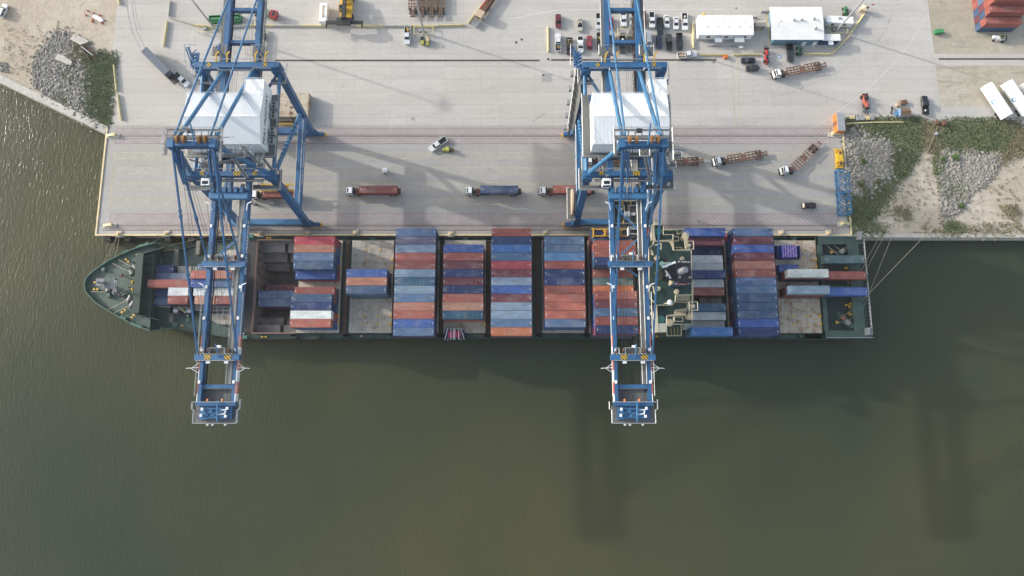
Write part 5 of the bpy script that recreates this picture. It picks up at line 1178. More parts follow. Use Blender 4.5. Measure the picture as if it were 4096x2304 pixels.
fillbay('b7', {12:(3,'navy'),11:(3,'navy'),10:(5,'brick'),9:(5,'brick'),8:(5,'navy'),7:(3,'brick'),6:(3,'green'),5:(3,'orange'),4:(5,'brick'),3:(5,'maroon'),2:(5,'steel'),1:(5,'brick'),0:(5,'navy')}, 'tall bay by the bridge')
fillbay('b8', {12:(13.3,'royal'),11:(11.8,'maroon'),10:(8.0,'navy'),9:(9.2,'grey'),8:(9.2,'grey'),7:(11.2,'navy'),6:(9.2,'grey'),5:(9.4,'brick'),3:(10.1,'teal'),2:(9.4,'grey'),1:(7.6,'grey'),0:(13.4,'bright',.6)}, 'bay behind the bridge')
fillbay('b9', dict(zip(range(12,-1,-1), [(3,c_) for c_ in ['steel','maroon','royal','maroon','salmon','brick','steel','steel','slate','slate','slate','royal','navy']])), 'last full bay')
fillbay('b10', {7:(3,'grey'),5:(3,'lsteel')}, 'on the rusty stern hatch')
fillbay('poop', {9:(9.2,'green'),7:(9.2,'brick'),5:(9.4,'royal')}, 'over the stern mooring deck', base=5.8)
p = CF(592,505,7.3); container(p[0], row(8), HZ, 'royal', 'short royal blue container low on the stern hatch', 6.06)
p = CC(930,1330,0); container(CC(835,1320,6)[0]+.1, row(0), 3.0, 'navy', 'short dark blue container under a magenta machine at the outer ship rail', 6.06)
# forward bays
fw = lambda x, y, z: CA(x, y, z)[0]
def fcont(x0, x1, ym, ztop, r_, col, lab, L):
    xc = (CA(x0, ym, ztop)[0]+CA(x1, ym, ztop)[0])/2; k = 0; z = ztop-TH_
    while z > 2.6:
        container(xc, row(r_), z, col if k == 0 else 'navy', lab if k == 0 else 'navy container under the '+lab.replace(' container','',1), L, 0, 'containers stacked on the ship', full=(k == 0)); z -= TH_; k += 1
fcont(930,1180,490,6.5,8,'navy','dark navy blue short container nearest the quay behind the breakwater',6.06)
fcont(918,1155,585,6.5,7,'steel','steel blue short container, second from the quay behind the breakwater',6.06)
fcont(1155,1395,585,6.5,7,'lsteel','pale grey blue short container beside a steel blue one at the bow',6.06)
fcont(845,1385,680,9.2,6,'brick','brick red long container closest to the breakwater at the bow',12.95)
fcont(915,1150,800,6.5,5,'navy','dark navy short container below the long red one at the bow',6.06)
fcont(905,1140,905,6.5,4,'slate','slate blue short container at the outer bow corner near the breakwater',6.06)
fcont(1112,1352,787,9.2,5,'white','white short container topping its stack at the bow',6.06)
fcont(1105,1350,890,9.2,4,'brick','brick red short container beside the white one at the bow',6.06)
fcont(1478,1720,460,8.6,8,'steel','steel blue short container nearest the quay, under the left boom',6.06)
fcont(1395,1640,550,10.6,7,'dustred','dusty red short container by the left boom girder, quayside pair',6.06)
fcont(1655,1895,550,10.6,7,'salmon','faded salmon short container between the left boom girders',6.06)
fcont(1395,1640,655,9.8,6,'royal','royal blue short container left of the boom girder at the bow',6.06)
fcont(1660,1900,655,9.8,6,'steel','steel blue short container between the left boom girders',6.06)
fcont(1435,1670,780,9.0,5,'white','white short container half under the left boom girder',6.06)
fcont(1685,1950,780,9.0,5,'white' if 0 else 'grey','pale grey short container between the left boom girders',6.06)
fcont(1440,1690,890,9.0,4,'peach','washed out orange short container under the left boom girder',6.06)
fcont(1700,1960,890,9.0,4,'brick','brick red short container next to the boom walkway at the bow',6.06)
# open hold boxes
for (r_, col, z_) in ((5,'slate',.6),(4,'slate',.6)):
    for k in range(3): container((hx0+hx1)/2, row(r_), z_-k*2.7, 'slate' if k == 0 else 'maroon', ('slate blue container %s the open hold, %s' % (('on top in' if k == 0 else 'below in'), 'nearer the quay' if r_ == 5 else 'farther from the quay')) if k == 0 else 'maroon container %s deep in the open hold, %s' % (['','second','third'][k], 'quay side stack' if r_ == 5 else 'water side stack'), 12.19, 0, 'containers in the open hold')
container((hx0+hx1)/2+1, row(6), -2.6, 'maroon', 'dark maroon container deep in the open hold, next to the blue pair', 12.19, 0, 'containers in the open hold')
# open top box with machinery at the bow
p = CA(1275,1005,5.5); e = empty('open_top_container', (p[0], p[1], 3.0), 0, 'dark open top container with two grey machine parts lashed inside', 'container')
m = MB(); m.b2(-3.6,3.6,-1.3,1.3,0,.2); m.b2(-3.6,3.6,-1.3,-1.2,.2,2.5); m.b2(-3.6,3.6,1.2,1.3,.2,2.5); m.b2(-3.6,-3.5,-1.2,1.2,.2,2.5); m.b2(3.5,3.6,-1.2,1.2,.2,2.5); m.build('box', mat('dark navy box', (.02,.03,.06), .5), e)
for x, r_ in ((-2.0,.95),(2.1,.95)): m = MB(); m.tube((x-.5,-.1,1.4),(x+.9,-.4,1.5),r_,14); m.build('machine_part', M['galv'], e)
m = MB(); m.beam((-1.3,.9,2.4),(1.3,-1.0,2.2),.15,.15); m.beam((-1.0,1.0,2.4),(1.7,-.9,2.2),.15,.15); m.build('lashing_beam', M['cream'], e)
# magenta machine with white frame at the outer rail
p = CC(838,1315,6.5); e = empty('crated_machine', (p[0], p[1]-.1, 5.62), 0, 'magenta machine in a white tubular frame on a dark blue box by the ship side', 'machine')
m = MB(); m.b2(-2.0,2.0,-1.0,1.0,0,1.2); m.b2(-1.5,1.5,-.7,.7,1.2,1.6); m.b2(-.6,.6,-.9,.9,1.6,1.8); m.build('engine', mat('magenta paint', (.42,.02,.09), .5), e)
m = MB()
for x in (-1.0,-.2,.2,1.4): m.b2(x-.08,x+.08,-1.75,1.75,1.7,1.86)
for sx in (-1,1): m.beam((sx*2,1.7,1.7),(sx*3,-1.6,.1),.14,.14); m.beam((sx*2,-1.7,0),(sx*2,-1.7,1.8),.14,.14); m.beam((sx*2,1.7,0),(sx*2,1.7,1.8),.14,.14)
m.build('frame', M['white'], e)
# flat rack with striped blue cargo
p = CF(578,325,6); e = empty('flat_rack', (p[0], p[1], HZ), 0, 'blue flat rack holding a blue tarpaulin load with pink straps on the stern hatch', 'flat rack')
m = MB(); m.b2(-3.6,3.6,-2.2,2.2,0,.4); m.b2(-3.6,-3.3,-1.9,1.9,.4,2.2); m.b2(3.3,3.6,-1.9,1.9,.4,2.2); m.build('rack', mat('dark rack blue', (.02,.04,.14), .5), e)
m = MB(); m.box((0,0,1.5),(5.0,4.0,2.2),0,0,.96,.94); m.build('tarpaulin_load', mat('blue tarpaulin', (.04,.09,.42), .6), e)
m = MB()
for k in range(6): x = -2.0+k*.8; m.b2(x-.09,x+.09,-2.05,2.05,2.6,2.66)
m.beam((-2.2,-1.7,2.66),(2.2,1.7,2.66),.12,.05); m.beam((-2.2,1.7,2.67),(2.2,-1.7,2.67),.12,.05); m.build('strap', M['pink'], e)
# lettering on a few container sides
for k_ in (('b1',8),('b2',5),('b3',0),('b9',0),('b1',1)): letter(REG[k_], 'CMA CGM')
# spreaders
spreader(XC2-.6, row(12)-.2, 12.9, 34, 'yellow container spreader hanging from the right crane over the ship', 'yellow')
# ================================================================ MOORING ROPES (each a thing)
M['ropemat'] = M['rope']
def mrope(p, q, label, r=.055, sag=.6):
    p, q = Vector(p), Vector(q); pts = [p.lerp(q, i/8)-Vector((0,0,sag*4*(i/8)*(1-i/8))) for i in range(9)]
    o = p.copy(); m = MB(); m.path([a-o for a in pts], r, 5); ob = m.build('mooring_rope', M['rope'], loc=o); tag(ob, label, 'rope', 'mooring ropes of the ship')
def land(px, py, z=.6): p = G(px, py, z); return (p[0], p[1], z)
mrope(land(471,934),(*G(388,1085,7.8),7.8),'leftmost mooring rope from the corner bollard to the bow tip')
mrope(land(474,936),(*G(404,1068,7.8),7.8),'second mooring rope from the corner bollard to the bow')
mrope(land(477,934),(*G(455,1037,7.8),7.8),'steep mooring rope from the corner bollard to the bow rail')
mrope(land(664,936),(*G(578,982,7.8),7.8),'short mooring rope from the second bollard to the bow shoulder')
mrope(land(860,934),(*G(676,983,6),6),'long slanting mooring rope under the left boom to the bow shoulder')
mrope((*G(3540,912,.3),.3),(*G(3446,1082,5.2),5.2),'left one of two parallel mooring ropes from the sand to the stern')
mrope((*G(3560,905,.3),.3),(*G(3465,1082,5.2),5.2),'right one of two parallel mooring ropes from the sand to the stern')
mrope((*G(3775,868,.3),.3),(*G(3449,1203,5.2),5.2),'long brown mooring rope running far up the sand from the stern',.08)
mrope((*G(3740,538,.3),.3),(*G(3452,1234,5.2),5.2),'longest mooring rope reaching a grey anchor block by the brush')
p = G(3741,536,.4); m = MB(); m.tube((0,0,0),(0,0,.9),.35,10); m.tube((0,0,.9),(0,0,1.05),.6,10); m.b2(-.8,.8,-.5,.5,-.1,.15); o = m.build('mooring_post', M['galv'], loc=(p[0],p[1],0)); tag(o, 'small grey mooring post in the dry brush right of the sand track', 'bollard')
# ================================================================ VEHICLES (local +x is the front)
def car(kind, px, py, deg, rgb, label, k=1.0, bed=None, group=None, catn=None, top=None):
    L, W_ = dict(pickup=(5.9,2.0), sedan=(4.8,1.85), suv=(4.8,1.95), hatch=(4.3,1.8), van=(5.9,2.05), jeep=(4.2,1.85))[kind]
    L *= k; W_ *= min(k, 1.03); hood = dict(pickup=.78, sedan=.78, suv=.92, hatch=.82, van=.95, jeep=.95)[kind]; x, y = G(px, py, .8)
    nm = dict(pickup='pickup_truck', sedan='sedan_car', suv='suv_car', hatch='hatchback_car', van='cargo_van', jeep='jeep_car')[kind]
    e = empty(nm, (x, y, 0), R(deg), label, catn or dict(pickup='pickup truck', sedan='car', suv='suv', hatch='car', van='van', jeep='jeep')[kind], group or 'vehicles on the apron'); col = C(*rgb) if isinstance(rgb, tuple) else rgb
    hL, hW = L/2, W_/2; zt = hood+.22
    def plan(x0, x1, w_, c_=.28, f=.85): # rounded plan outline
        return [(x0,-w_*f),(x0+c_*.4,-w_*.97),(x0+c_,-w_),(x1-c_*1.6,-w_),(x1-c_*.5,-w_*.93),(x1,-w_*f*.8),(x1,w_*f*.8),(x1-c_*.5,w_*.93),(x1-c_*1.6,w_),(x0+c_,w_),(x0+c_*.4,w_*.97),(x0,w_*f)]
    m = MB(); lo = plan(-hL, hL, hW); n = len(lo); up_ = [(a*.985, b_*.93) for a, b_ in lo]
    zr = 1.0 if kind != 'jeep' else 1.05; zf = zr if kind in ('suv','van','jeep') else .95
    if kind == 'pickup': cabx0, cabx1, c0, c1 = -.35*k, 1.55*k, .05, .62
    elif kind == 'sedan': cabx0, cabx1, c0, c1 = -1.75, 1.05, .75, .85
    elif kind == 'hatch': cabx0, cabx1, c0, c1 = -2.05*k, .95, .45, .8
    elif kind == 'van': cabx0, cabx1, c0, c1 = -hL+.08, 1.75, .1, .8
    elif kind == 'jeep': cabx0, cabx1, c0, c1 = -1.8, .55, .1, .2
    else: cabx0, cabx1, c0, c1 = -hL+.1, 1.1, .35, .75
    hh = dict(pickup=1.88, sedan=1.45, suv=1.78, hatch=1.5, van=2.1, jeep=1.85)[kind]
    if kind != 'pickup':
        m.add([(a,b_,.38) for a,b_ in lo]+[(a,b_,zf-.12) for a,b_ in lo]+[(a,b_,zf) for a,b_ in up_], [(i,(i+1)%n,n+(i+1)%n,n+i) for i in range(n)]+[(n+i,n+(i+1)%n,2*n+(i+1)%n,2*n+i) for i in range(n)]+[tuple(range(2*n,3*n)), tuple(range(n))[::-1]])
    else:
        fl = plan(cabx0-.1, hL, hW); up2 = [(a*.99, b_*.93) for a, b_ in fl]
        m.add([(a,b_,.42) for a,b_ in fl]+[(a,b_,.98) for a,b_ in fl]+[(a,b_,1.1) for a,b_ in up2], [(i,(i+1)%n,n+(i+1)%n,n+i) for i in range(n)]+[(n+i,n+(i+1)%n,2*n+(i+1)%n,2*n+i) for i in range(n)]+[tuple(range(2*n,3*n)), tuple(range(n))[::-1]])
    body = m.build('body', M['carpaint'], e, color=col)
    zc = 1.1 if kind == 'pickup' else zf
    # glass band
    w0, w1 = hW*.9, hW*.72
    m = MB(); m.add([(cabx0,-w0,zc),(cabx1,-w0,zc),(cabx1,w0,zc),(cabx0,w0,zc),(cabx0+c0,-w1,hh-.05),(cabx1-c1,-w1,hh-.05),(cabx1-c1,w1,hh-.05),(cabx0+c0,w1,hh-.05)], [(3,2,1,0),(4,5,6,7),(0,1,5,4),(1,2,6,5),(2,3,7,6),(3,0,4,7)])
    m.build('window', M['glass'], e)
    m = MB(); rx0, rx1 = cabx0+c0-.03, cabx1-c1+.05; m.b2(rx0, rx1, -w1-.02, w1+.02, hh-.06, hh-.01); m.b2(rx0+.1, rx1-.1, -w1+.08, w1-.08, hh-.01, hh+.02)
    for sy in (-1,1):
        for (a, b_) in (((cabx0,sy*w0,zc),(cabx0+c0,sy*w1,hh-.03)),((cabx1,sy*w0,zc),(cabx1-c1,sy*w1,hh-.03)),(((cabx0+cabx1)/2,sy*w0,zc),((cabx0+c0+cabx1-c1)/2,sy*w1,hh-.03))): m.beam(a, b_, .11, .11)
    r_ = m.build('roof', M['carpaint'], e, color=col)
    for sx in (-1,1):
        for sy in (-1,1):
            wx = sx*L*.31-(.05 if sx < 0 else -.05); m = MB(); m.tube((wx,sy*(hW-.22),.36),(wx,sy*(hW+.0),.36),.37,12,0); wheel = m.build('wheel', M['rubber'], e)
            m = MB(); m.tube((wx,sy*(hW-.02),.36),(wx,sy*(hW+.02),.36),.2,8); m.build('rim', M['galv'], wheel)
    for sy in (-1,1):
        m = MB(); m.b2(hL-.22,hL+.005,sy*hW*.55,sy*hW*.82,.68,.86); m.build('headlight', M['galv'], e)
        m = MB(); m.box((cabx1-.25,sy*(hW+.1),zc+.08),(.14,.22,.16)); m.build('mirror', M['carpaint'], e, color=col)
    if kind == 'pickup':
        bx0, bx1 = -hL, cabx0-.14
        m = MB(); m.b2(bx0,bx1,-hW,-hW+.13,.5,1.08); m.b2(bx0,bx1,hW-.13,hW,.5,1.08); m.b2(bx0,bx0+.1,-hW+.13,hW-.13,.5,1.06); m.b2(bx1-.08,bx1,-hW+.13,hW-.13,.5,1.1); m.b2(bx0,bx1,-hW+.02,hW-.02,.42,.5); bd = m.build('cargo_bed', M['carpaint'], e, color=col)
        m = MB(); m.b2(bx0+.11,bx1-.09,-hW+.14,hW-.14,.505,.56); m.build('bed_liner', M['black'], bd)
        if bed:
            rnd = random.Random(int(px)); m = MB()
            if bed == 'tools':
                for i in range(9): m.box((rnd.uniform(bx0+.4,bx1-.4), rnd.uniform(-.6,.6), .75), (rnd.uniform(.2,.7),rnd.uniform(.2,.5),.4), rnd.uniform(0,3), rnd.randrange(3))
                m.build('loose_tools', [M['yellow'],M['galv'],M['wood']], bd)
            elif bed == 'lumber':
                for i in range(7): m.beam((bx0+.2,rnd.uniform(-.6,.6),.7),(bx1-.3,rnd.uniform(-.6,.6),1.25),.12,.12)
                m.build('lumber', M['tan'], bd)
            elif bed == 'bucket': m.tube(((bx0+bx1)/2,.1,.56),((bx0+bx1)/2,.1,.95),.3,10); m.build('bucket', M['white'], bd)
            elif bed == 'box': m.b2(bx1-.9,bx1-.15,-hW+.1,hW-.1,.8,1.2); m.build('tool_box', M['white'], bd)
        m = MB(); m.b2(-hL-.12,-hL,-hW*.8,hW*.8,.45,.62); m.build('bumper', M['galv'], e)
    if kind == 'van':
        m = MB()
        for i in range(9): m.b2(rx0+.2+i*.5,rx0+.27+i*.5,-w1,w1,hh+.1,hh+.15)
        for yy in (-w1,-w1*.33,w1*.33,w1): m.b2(rx0+.2,rx1-.2,yy-.03,yy+.03,hh+.06,hh+.12)
        m.build('roof_rack', M['galv'], e)
    if kind == 'jeep': m = MB(); m.tube((-hL-.02,0,.95),(-hL-.25,0,.95),.38,12); m.build('spare_wheel', M['rubber'], e)
    if kind in ('sedan','suv') and top == 'sunroof': m = MB(); m.b2((rx0+rx1)/2,(rx0+rx1)/2+.6,-.4,.4,hh+.021,hh+.03); m.build('sunroof', M['glass'], e)
    return e
WH, BK, MA, SI, NV = (225,228,230), (30,34,36), (110,30,42), (165,170,176), (28,38,72)
S_, N_ = -90, 90
g = 'vehicles in the two parking rows'
car('suv',2233,84,S_,MA,'maroon suv at the left end of the rear parking row',group=g)
car('sedan',2320,98,S_,(190,186,168),'beige sedan with open sunroof, second in the rear parking row',group=g,top='sunroof')
car('pickup',2395,84,S_,(205,208,212),'white pickup with black empty bed just left of the crane girder, rear row',group=g)
car('hatch',2443,92,S_,(170,30,50),'red car mostly hidden under the left rear girder of the right crane',group=g)
car('pickup',2494,71,S_,WH,'white pickup seen between the right crane girders, farthest up',1.08,group=g)
car('pickup',2530,68,S_,WH,'white pickup partly hidden by the right girder of the right crane',group=g)
car('pickup',2572,76,S_,(95,35,40),'dark red pickup peeking out right of the crane girder',group=g)
car('pickup',2608,79,S_,WH,'white pickup with dark bed right of the crane, rear row',group=g)
car('pickup',2640,105,S_,(30,40,38),'black crew cab pickup between a white pickup and a white sedan',1.05,group=g)
car('sedan',2667,85,S_,WH,'white sedan right beside the black pickup in the rear row',group=g)
car('sedan',2704,92,S_,WH,'white sedan parked next to the last white pickup of the rear row',.98,group=g)
car('pickup',2739,86,S_,WH,'white pickup with a white bucket in its black bed by the office trailer',1.08,'bucket',group=g)
car('pickup',2232,170,N_,WH,'white pickup full of yellow tools, first of the front row, facing away',1.08,'tools',group=g)
car('pickup',2278,185,S_,(52,32,40),'dark plum pickup with junk in the bed, second in front row',1.05,'tools',group=g)
car('pickup',2322,178,S_,WH,'white pickup with a box in its open bed, third in front row',1.0,'box',group=g)
car('hatch',2358,169,N_,(150,45,58),'red hatchback parked between a white and a black pickup',1.12,group=g)
car('pickup',2400,166,S_,BK,'black pickup with cluttered bed beside the left rear crane girder',1.08,'tools',group=g)
car('pickup',2447,172,S_,SI,'silver pickup half hidden under the left rear crane girder, front row',group=g)
car('pickup',2490,177,S_,(44,48,56),'dark grey pickup with a white bucket, below the mast cage',1.05,'bucket',group=g)
car('suv',2521,177,S_,BK,'black suv between the girders, right of the dark grey pickup',1.12,group=g)
car('van',2594,163,S_,WH,'white van with a long roof rack right of the crane',1.05,group=g)
car('suv',2636,168,S_,NV,'navy blue suv parked beside the white van',group=g)
car('pickup',2676,169,N_,(66,64,60),'dark olive grey pickup facing away, right of the navy suv',1.02,group=g)
car('pickup',2718,166,S_,(24,34,34),'black pickup at the right end of the front parking row',1.05,group=g)
car('pickup',2748,219,8,WH,'white crew cab pickup loaded with lumber parked crosswise at the drain',1.1,'lumber')
car('suv',12,42,75,(228,232,232),'white suv at the left edge of the picture on the sand',1.05)
car('pickup',1629,141,S_,(215,220,226),'white work pickup beside the yellow mast cage at the barriers',1.12,'tools')
car('pickup',1752,577,-142,(225,228,228),'white pickup with open door on the quay between the cranes',1.15)
p = G(1747,588,.8); m = MB(); m.box((0,0,.85),(1.05,.08,.9),R(-60)); 
car('sedan',2993,242,180,(26,28,48),'black sedan parked near the red lift tractor, facing left')
car('jeep',3009,273,184,(44,50,52),'black soft top jeep parked below the black sedan')
car('pickup',3160,211,S_,(38,44,48),'black pickup with covered bed in front of the white roofed building',1.12)
car('pickup',3700,421,N_,(32,38,48),'black pickup parked by the shed with the brown roof',1.1,'bucket')
car('hatch',3236,822,2,(52,32,46),'dark plum car alone on the quay near the yellow hatching end',1.05)
car('pickup',726,317,-42,(222,228,234),'white pickup pulling the long grey trailer beside the left crane',1.12)
# ---- yard trucks with skeleton trailers
def wheels(m, x, hw, r=.5, w_=.5, mi=0):
    for sy in (-1,1): m.tube((x,sy*(hw-w_),r),(x,sy*hw,r),r,12,mi)
def yard_truck(cx, cy, tx, ty, label, cabang=None, white=M['white'], L=12.8, rails=True, z=.0, chas='rust'):
    # cab centre pixel and trailer tail pixel
    c0 = Vector(G(cx, cy, 2)); t0 = Vector(G(tx, ty, 1.2)); d = (c0-t0).normalized(); ang = math.atan2(d.y, d.x); ca = ang if cabang is None else R(cabang)
    e = empty('yard_truck', (c0.x, c0.y, 0), ca, label, 'truck', 'container yard trucks')
    m = MB(); m.b2(-3.6,1.0,-.45,.45,.7,1.0); m.b2(-3.4,-1.6,-.6,.6,1.0,1.25); fr = m.build('truck_frame', M['black'], e)
    m = MB(); m.b2(-1.0,1.1,-1.15,1.15,1.0,2.2); m.box((.0,0,2.62),(2.0,2.3,.85),0,0,.82,.88,-.08); cb = m.build('cab', white, e)
    m = MB(); m.add([(.83,-.98,2.25),(.83,.98,2.25),(.68,.88,2.98),(.68,-.88,2.98)],[(0,1,2,3)]); m.add([(1.02,-1.0,2.22),(1.02,1.0,2.22),(.80,.9,2.95),(.80,-.9,2.95)],[(0,1,2,3)])
    for sy in (-1,1): m.add([(-.7,sy*1.16,2.25),(.7,sy*1.16,2.25),(.5,sy*1.06,2.95),(-.6,sy*1.06,2.95)],[(0,1,2,3)])
    m.b2(.25,.62,-.8,.8,3.05,3.07); m.build('window', M['glass'], cb)
    m = MB(); m.b2(1.1,1.35,-1.15,1.15,.5,1.0); m.tube((-1.3,1.0,1),(-1.3,1.0,3.3),.12,6); m.box((.9,1.4,2.3),(.15,.3,.5)); m.box((.9,-1.4,2.3),(.15,.3,.5)); m.b2(-1.5,-1.1,-1.1,1.1,1.0,2.6); m.build('bumper_and_stack', M['black'], e)
    for x in (.1,-2.7): m = MB(); wheels(m, x, 1.2, .52, .4 if x > 0 else .7); m.build('wheel', M['rubber'], e)
    # trailer
    kp = Vector((c0.x, c0.y))+Vector((cos(ca), sin(ca)))*-2.6; tl = (kp-t0).length; ta = math.atan2((kp-t0).y, (kp-t0).x)
    tr = MB(); o = lambda x, y_: ((x)*cos(ta)-y_*sin(ta)+kp.x-c0.x, (x)*sin(ta)+y_*cos(ta)+kp.y-c0.y)
    def loc(x, y_): a, b_ = o(x, y_); return (a*cos(-ca)-b_*sin(-ca), a*sin(-ca)+b_*cos(-ca))
    def bm(x0, y0_, x1, y1_, zz, w_, h_, mb): a, b_ = loc(x0, y0_), loc(x1, y1_); mb.beam((*a, zz), (*b_, zz), w_, h_)
    for sy in (-1,1): bm(-tl,sy*.45,.9,sy*.45,1.15,.22,.4,tr)
    if rails:
        bm(-tl*.45-.9,0,-tl*.45+.9,0,1.3,2.0,.12,tr)
        for sy in (-1,1): bm(-tl*.42,sy*1.3,-1.2,sy*1.3,1.4,.22,.35,tr); bm(-tl*.86,sy*1.3,-tl*.5,sy*1.3,1.4,.22,.35,tr)
        for k in range(5): x = -1.4-k*(tl*.42-1.4)/4; bm(x,-1.3,x,1.3,1.25,.22,.2,tr)
        for k in range(5): x = -tl*.5-k*(tl*.36)/4; bm(x,-1.3,x,1.3,1.25,.22,.2,tr)
        bm(-tl,-.9,-tl,.9,1.25,.3,.3,tr); bm(-1.1,0,.8,0,1.28,1.0,.1,tr)
    else: bm(-tl,0,.8,0,1.3,2.3,.1,tr); bm(-tl,-1.1,-tl,1.1,1.4,.3,.4,tr)
    t_ = tr.build('trailer_frame', M[chas], e)
    for x in (-tl+1.8,-tl+3.1):
        m = MB()
        for sy in (-1,1): a, b_ = loc(x, sy*.65), loc(x, sy*1.2); m.tube((*a,.5),(*b_,.5),.5,12)
        m.build('wheel', M['rubber'], e)
    return e, kp, ta, tl
yard_truck(3108,294,3302,258,'white cab yard truck with an empty brown trailer below the sedan and jeep')
yard_truck(2869,645,3066,612,'white cab yard truck with an empty tan trailer, middle one right of the crane',chas='rust')
yard_truck(3138,681,3278,572,'white cab yard truck with an empty trailer turned upward near the quay corner',cabang=188)
yard_truck(2660,648,2812,643,'yard truck with an empty brown trailer emerging behind the right crane')
yard_truck(2345+10,640,2492,645,'yard truck with an empty brown trailer under the right crane house')
for (cx, x0, x1, yy, col, lab, lab2) in ((1399,1433,1591,757,'brick','white cab yard truck carrying a brick red container, left of three on the quay','brick red container on the left of three loaded yard trucks'),
    (1876,1921,2073,757,'slate','white cab yard truck carrying a dark blue container in the middle of the quay','dark slate blue container on the middle loaded yard truck'),
    (2170,2211,2366,756,'dustred','white cab yard truck carrying a dusty red container, entering the right crane','dusty red container on the yard truck by the right crane leg'),
    (1017,1049,1190,772,'brick','yard truck with a brick red container being served below the left crane','brick red container under the yellow spreader below the left crane')):
    e, kp, ta, tl = yard_truck(cx, yy+7, x1+10, yy+10, lab, rails=False)
    a, b_ = G(x0, yy, 4.1), G(x1, yy, 4.1); e = container((a[0]+b_[0])/2, (a[1]+b_[1])/2, 1.45, col, lab2, min(12.19, b_[0]-a[0]), 0, flip=False)
    if col == 'slate': text('CMA CGM', 1.3, (1.0,-1.235,1.5), (R(90),0,0), M['white'], e, sx=1.3)
a = G(1120,766,4.3); sp1 = spreader(a[0], a[1]+1.2, 4.5, 34, 'yellow container spreader landing on the brick red container below the left crane', 'yellow')
spx = G(3356,634,.5); sp = spreader(spx[0], spx[1], .25, 0, 'yellow spreader parked on the ground at the right quay edge', 'yellow', rot=R(89), hl=3.1)
# ---- long grey trailer behind the white pickup
a, b_ = Vector(G(578,200,2.8)), Vector(G(700,322,2.8)); mid_ = (a+b_)/2; ang = math.atan2(b_.y-a.y, b_.x-a.x); L_ = (b_-a).length-3.6
e = empty('box_trailer', (mid_.x-1.7*cos(ang), mid_.y-1.7*sin(ang), 0), ang, 'long dark grey ribbed trailer standing diagonally beside the left crane', 'trailer')
m = MB(); m.b2(-L_/2,L_/2,-1.25,1.25,1.1,3.6); m.build('box', mat('dark grey ribbed roof', (.12,.14,.17), .5), e); m = MB()
for i in range(30): x = -L_/2+.2+i*L_/30; m.b2(x,x+.12,-1.26,1.26,3.6,3.68)
m.build('roof_rib', mat('light ribs', (.28,.31,.36), .5), e)
m = MB(); m.b2(L_/2,L_/2+3.3,-1.2,1.2,1.0,1.25); m.b2(-L_/2,L_/2,-.5,.5,.7,1.1); m.build('front_deck', M['black'], e)
for x in (-L_/2+1.5,-L_/2+2.8): m = MB(); wheels(m, x, 1.2); m.build('wheel', M['rubber'], e)
# ---- white semi trailers at the right
def semi(p0, p1, z, label, logo=True):
    a, b_ = Vector(G(*p0, 3.9)), Vector(G(*p1, 3.9)); mid_ = (a+b_)/2; ang = math.atan2(b_.y-a.y, b_.x-a.x); L = (b_-a).length
    e = empty('white_semi_trailer', (mid_.x, mid_.y, 0), ang, label, 'trailer', 'white semi trailers')
    m = MB(); m.b2(-L/2,L/2,-1.3,1.3,1.2,3.9); m.build('box', M['white'], e); m = MB(); m.b2(-L/2+.05,L/2-.05,-1.25,1.25,3.9,3.95)
    for i in range(40): x = -L/2+.2+i*(L-.4)/40; m.b2(x,x+.05,-1.25,1.25,3.95,3.97)
    m.build('roof', M['whiteroof'], e)
    m = MB(); m.b2(-L/2,L/2,-.5,.5,.8,1.2); m.build('chassis', M['black'], e)
    for x in (L/2-1.2,L/2-2.5): m = MB(); wheels(m, x, 1.25); m.build('wheel', M['rubber'], e)
    if logo:
        for sy in (-1,):
            m = MB(); m.tube((0,sy*1.3,2.6),(0,sy*1.33,2.6),.85,18); lg = m.build('logo', M['mblue'], e); m = MB(); m.b2(-.6,.6,sy*1.345-.01,sy*1.345,2.5,2.85); m.tube((.1,sy*1.33,3.0),(.1,sy*1.35,3.0),.3,10); m.build('logo_mark', [M['white']], lg)
    return e
semi((3955,332),(4040,460),0,'white semi trailer with a round blue logo, left one of three')
semi((4036,322),(4124,448),0,'white semi trailer with a round blue logo, second from the left')
semi((4110,322),(4198,445),0,'white semi trailer cut off by the right picture edge',False)
# ---- yellow tuggers / small forklifts
def tugger(px, py, deg, c1, top, label):
    x, y = G(px, py, .8); e = empty('small_forklift', (x, y, 0), R(deg), label, 'forklift')
    m = MB(); m.b2(-1.0,1.3,-.55,.55,.4,1.0); m.box((.95,0,1.0),(.8,1.0,.5),0,0,.8,.8); m.build('body', M[c1], e)
    m = MB(); m.b2(-.9,.4,-.55,.55,1.95,2.03); m.build('canopy', M[top], e)
    m = MB()
    for (a, b_) in ((-.85,-.5),(.35,-.5),(.35,.5),(-.85,.5)): m.beam((a,b_,.9),(a,b_,1.95),.07,.07)
    m.build('canopy_post', M['black'], e)
    for x_ in (-.7,.8): m = MB(); wheels(m, x_, .62, .3, .2); m.build('wheel', M['rubber'], e)
    m = MB(); m.b2(-1.15,-1.0,-.5,.5,.2,1.7); m.b2(-2.1,-1.15,-.4,-.25,.12,.2); m.b2(-2.1,-1.15,.25,.4,.12,.2); m.build('mast', M['black'], e); return e
tugger(1690,164,S_,'hivis','glass','small forklift with black canopy and yellow nose below the mast cage')
tugger(1711,166,S_,'hivis','tan','small forklift with tan canopy and yellow nose below the mast cage')
e = tugger(1786,599,180,'hivis','hivis','yellow green forklift carrying a crate beside the open white pickup')
m = MB(); m.b2(-2.4,-1.2,-.5,.5,.25,.9); m.build('crate', M['wood'], e)
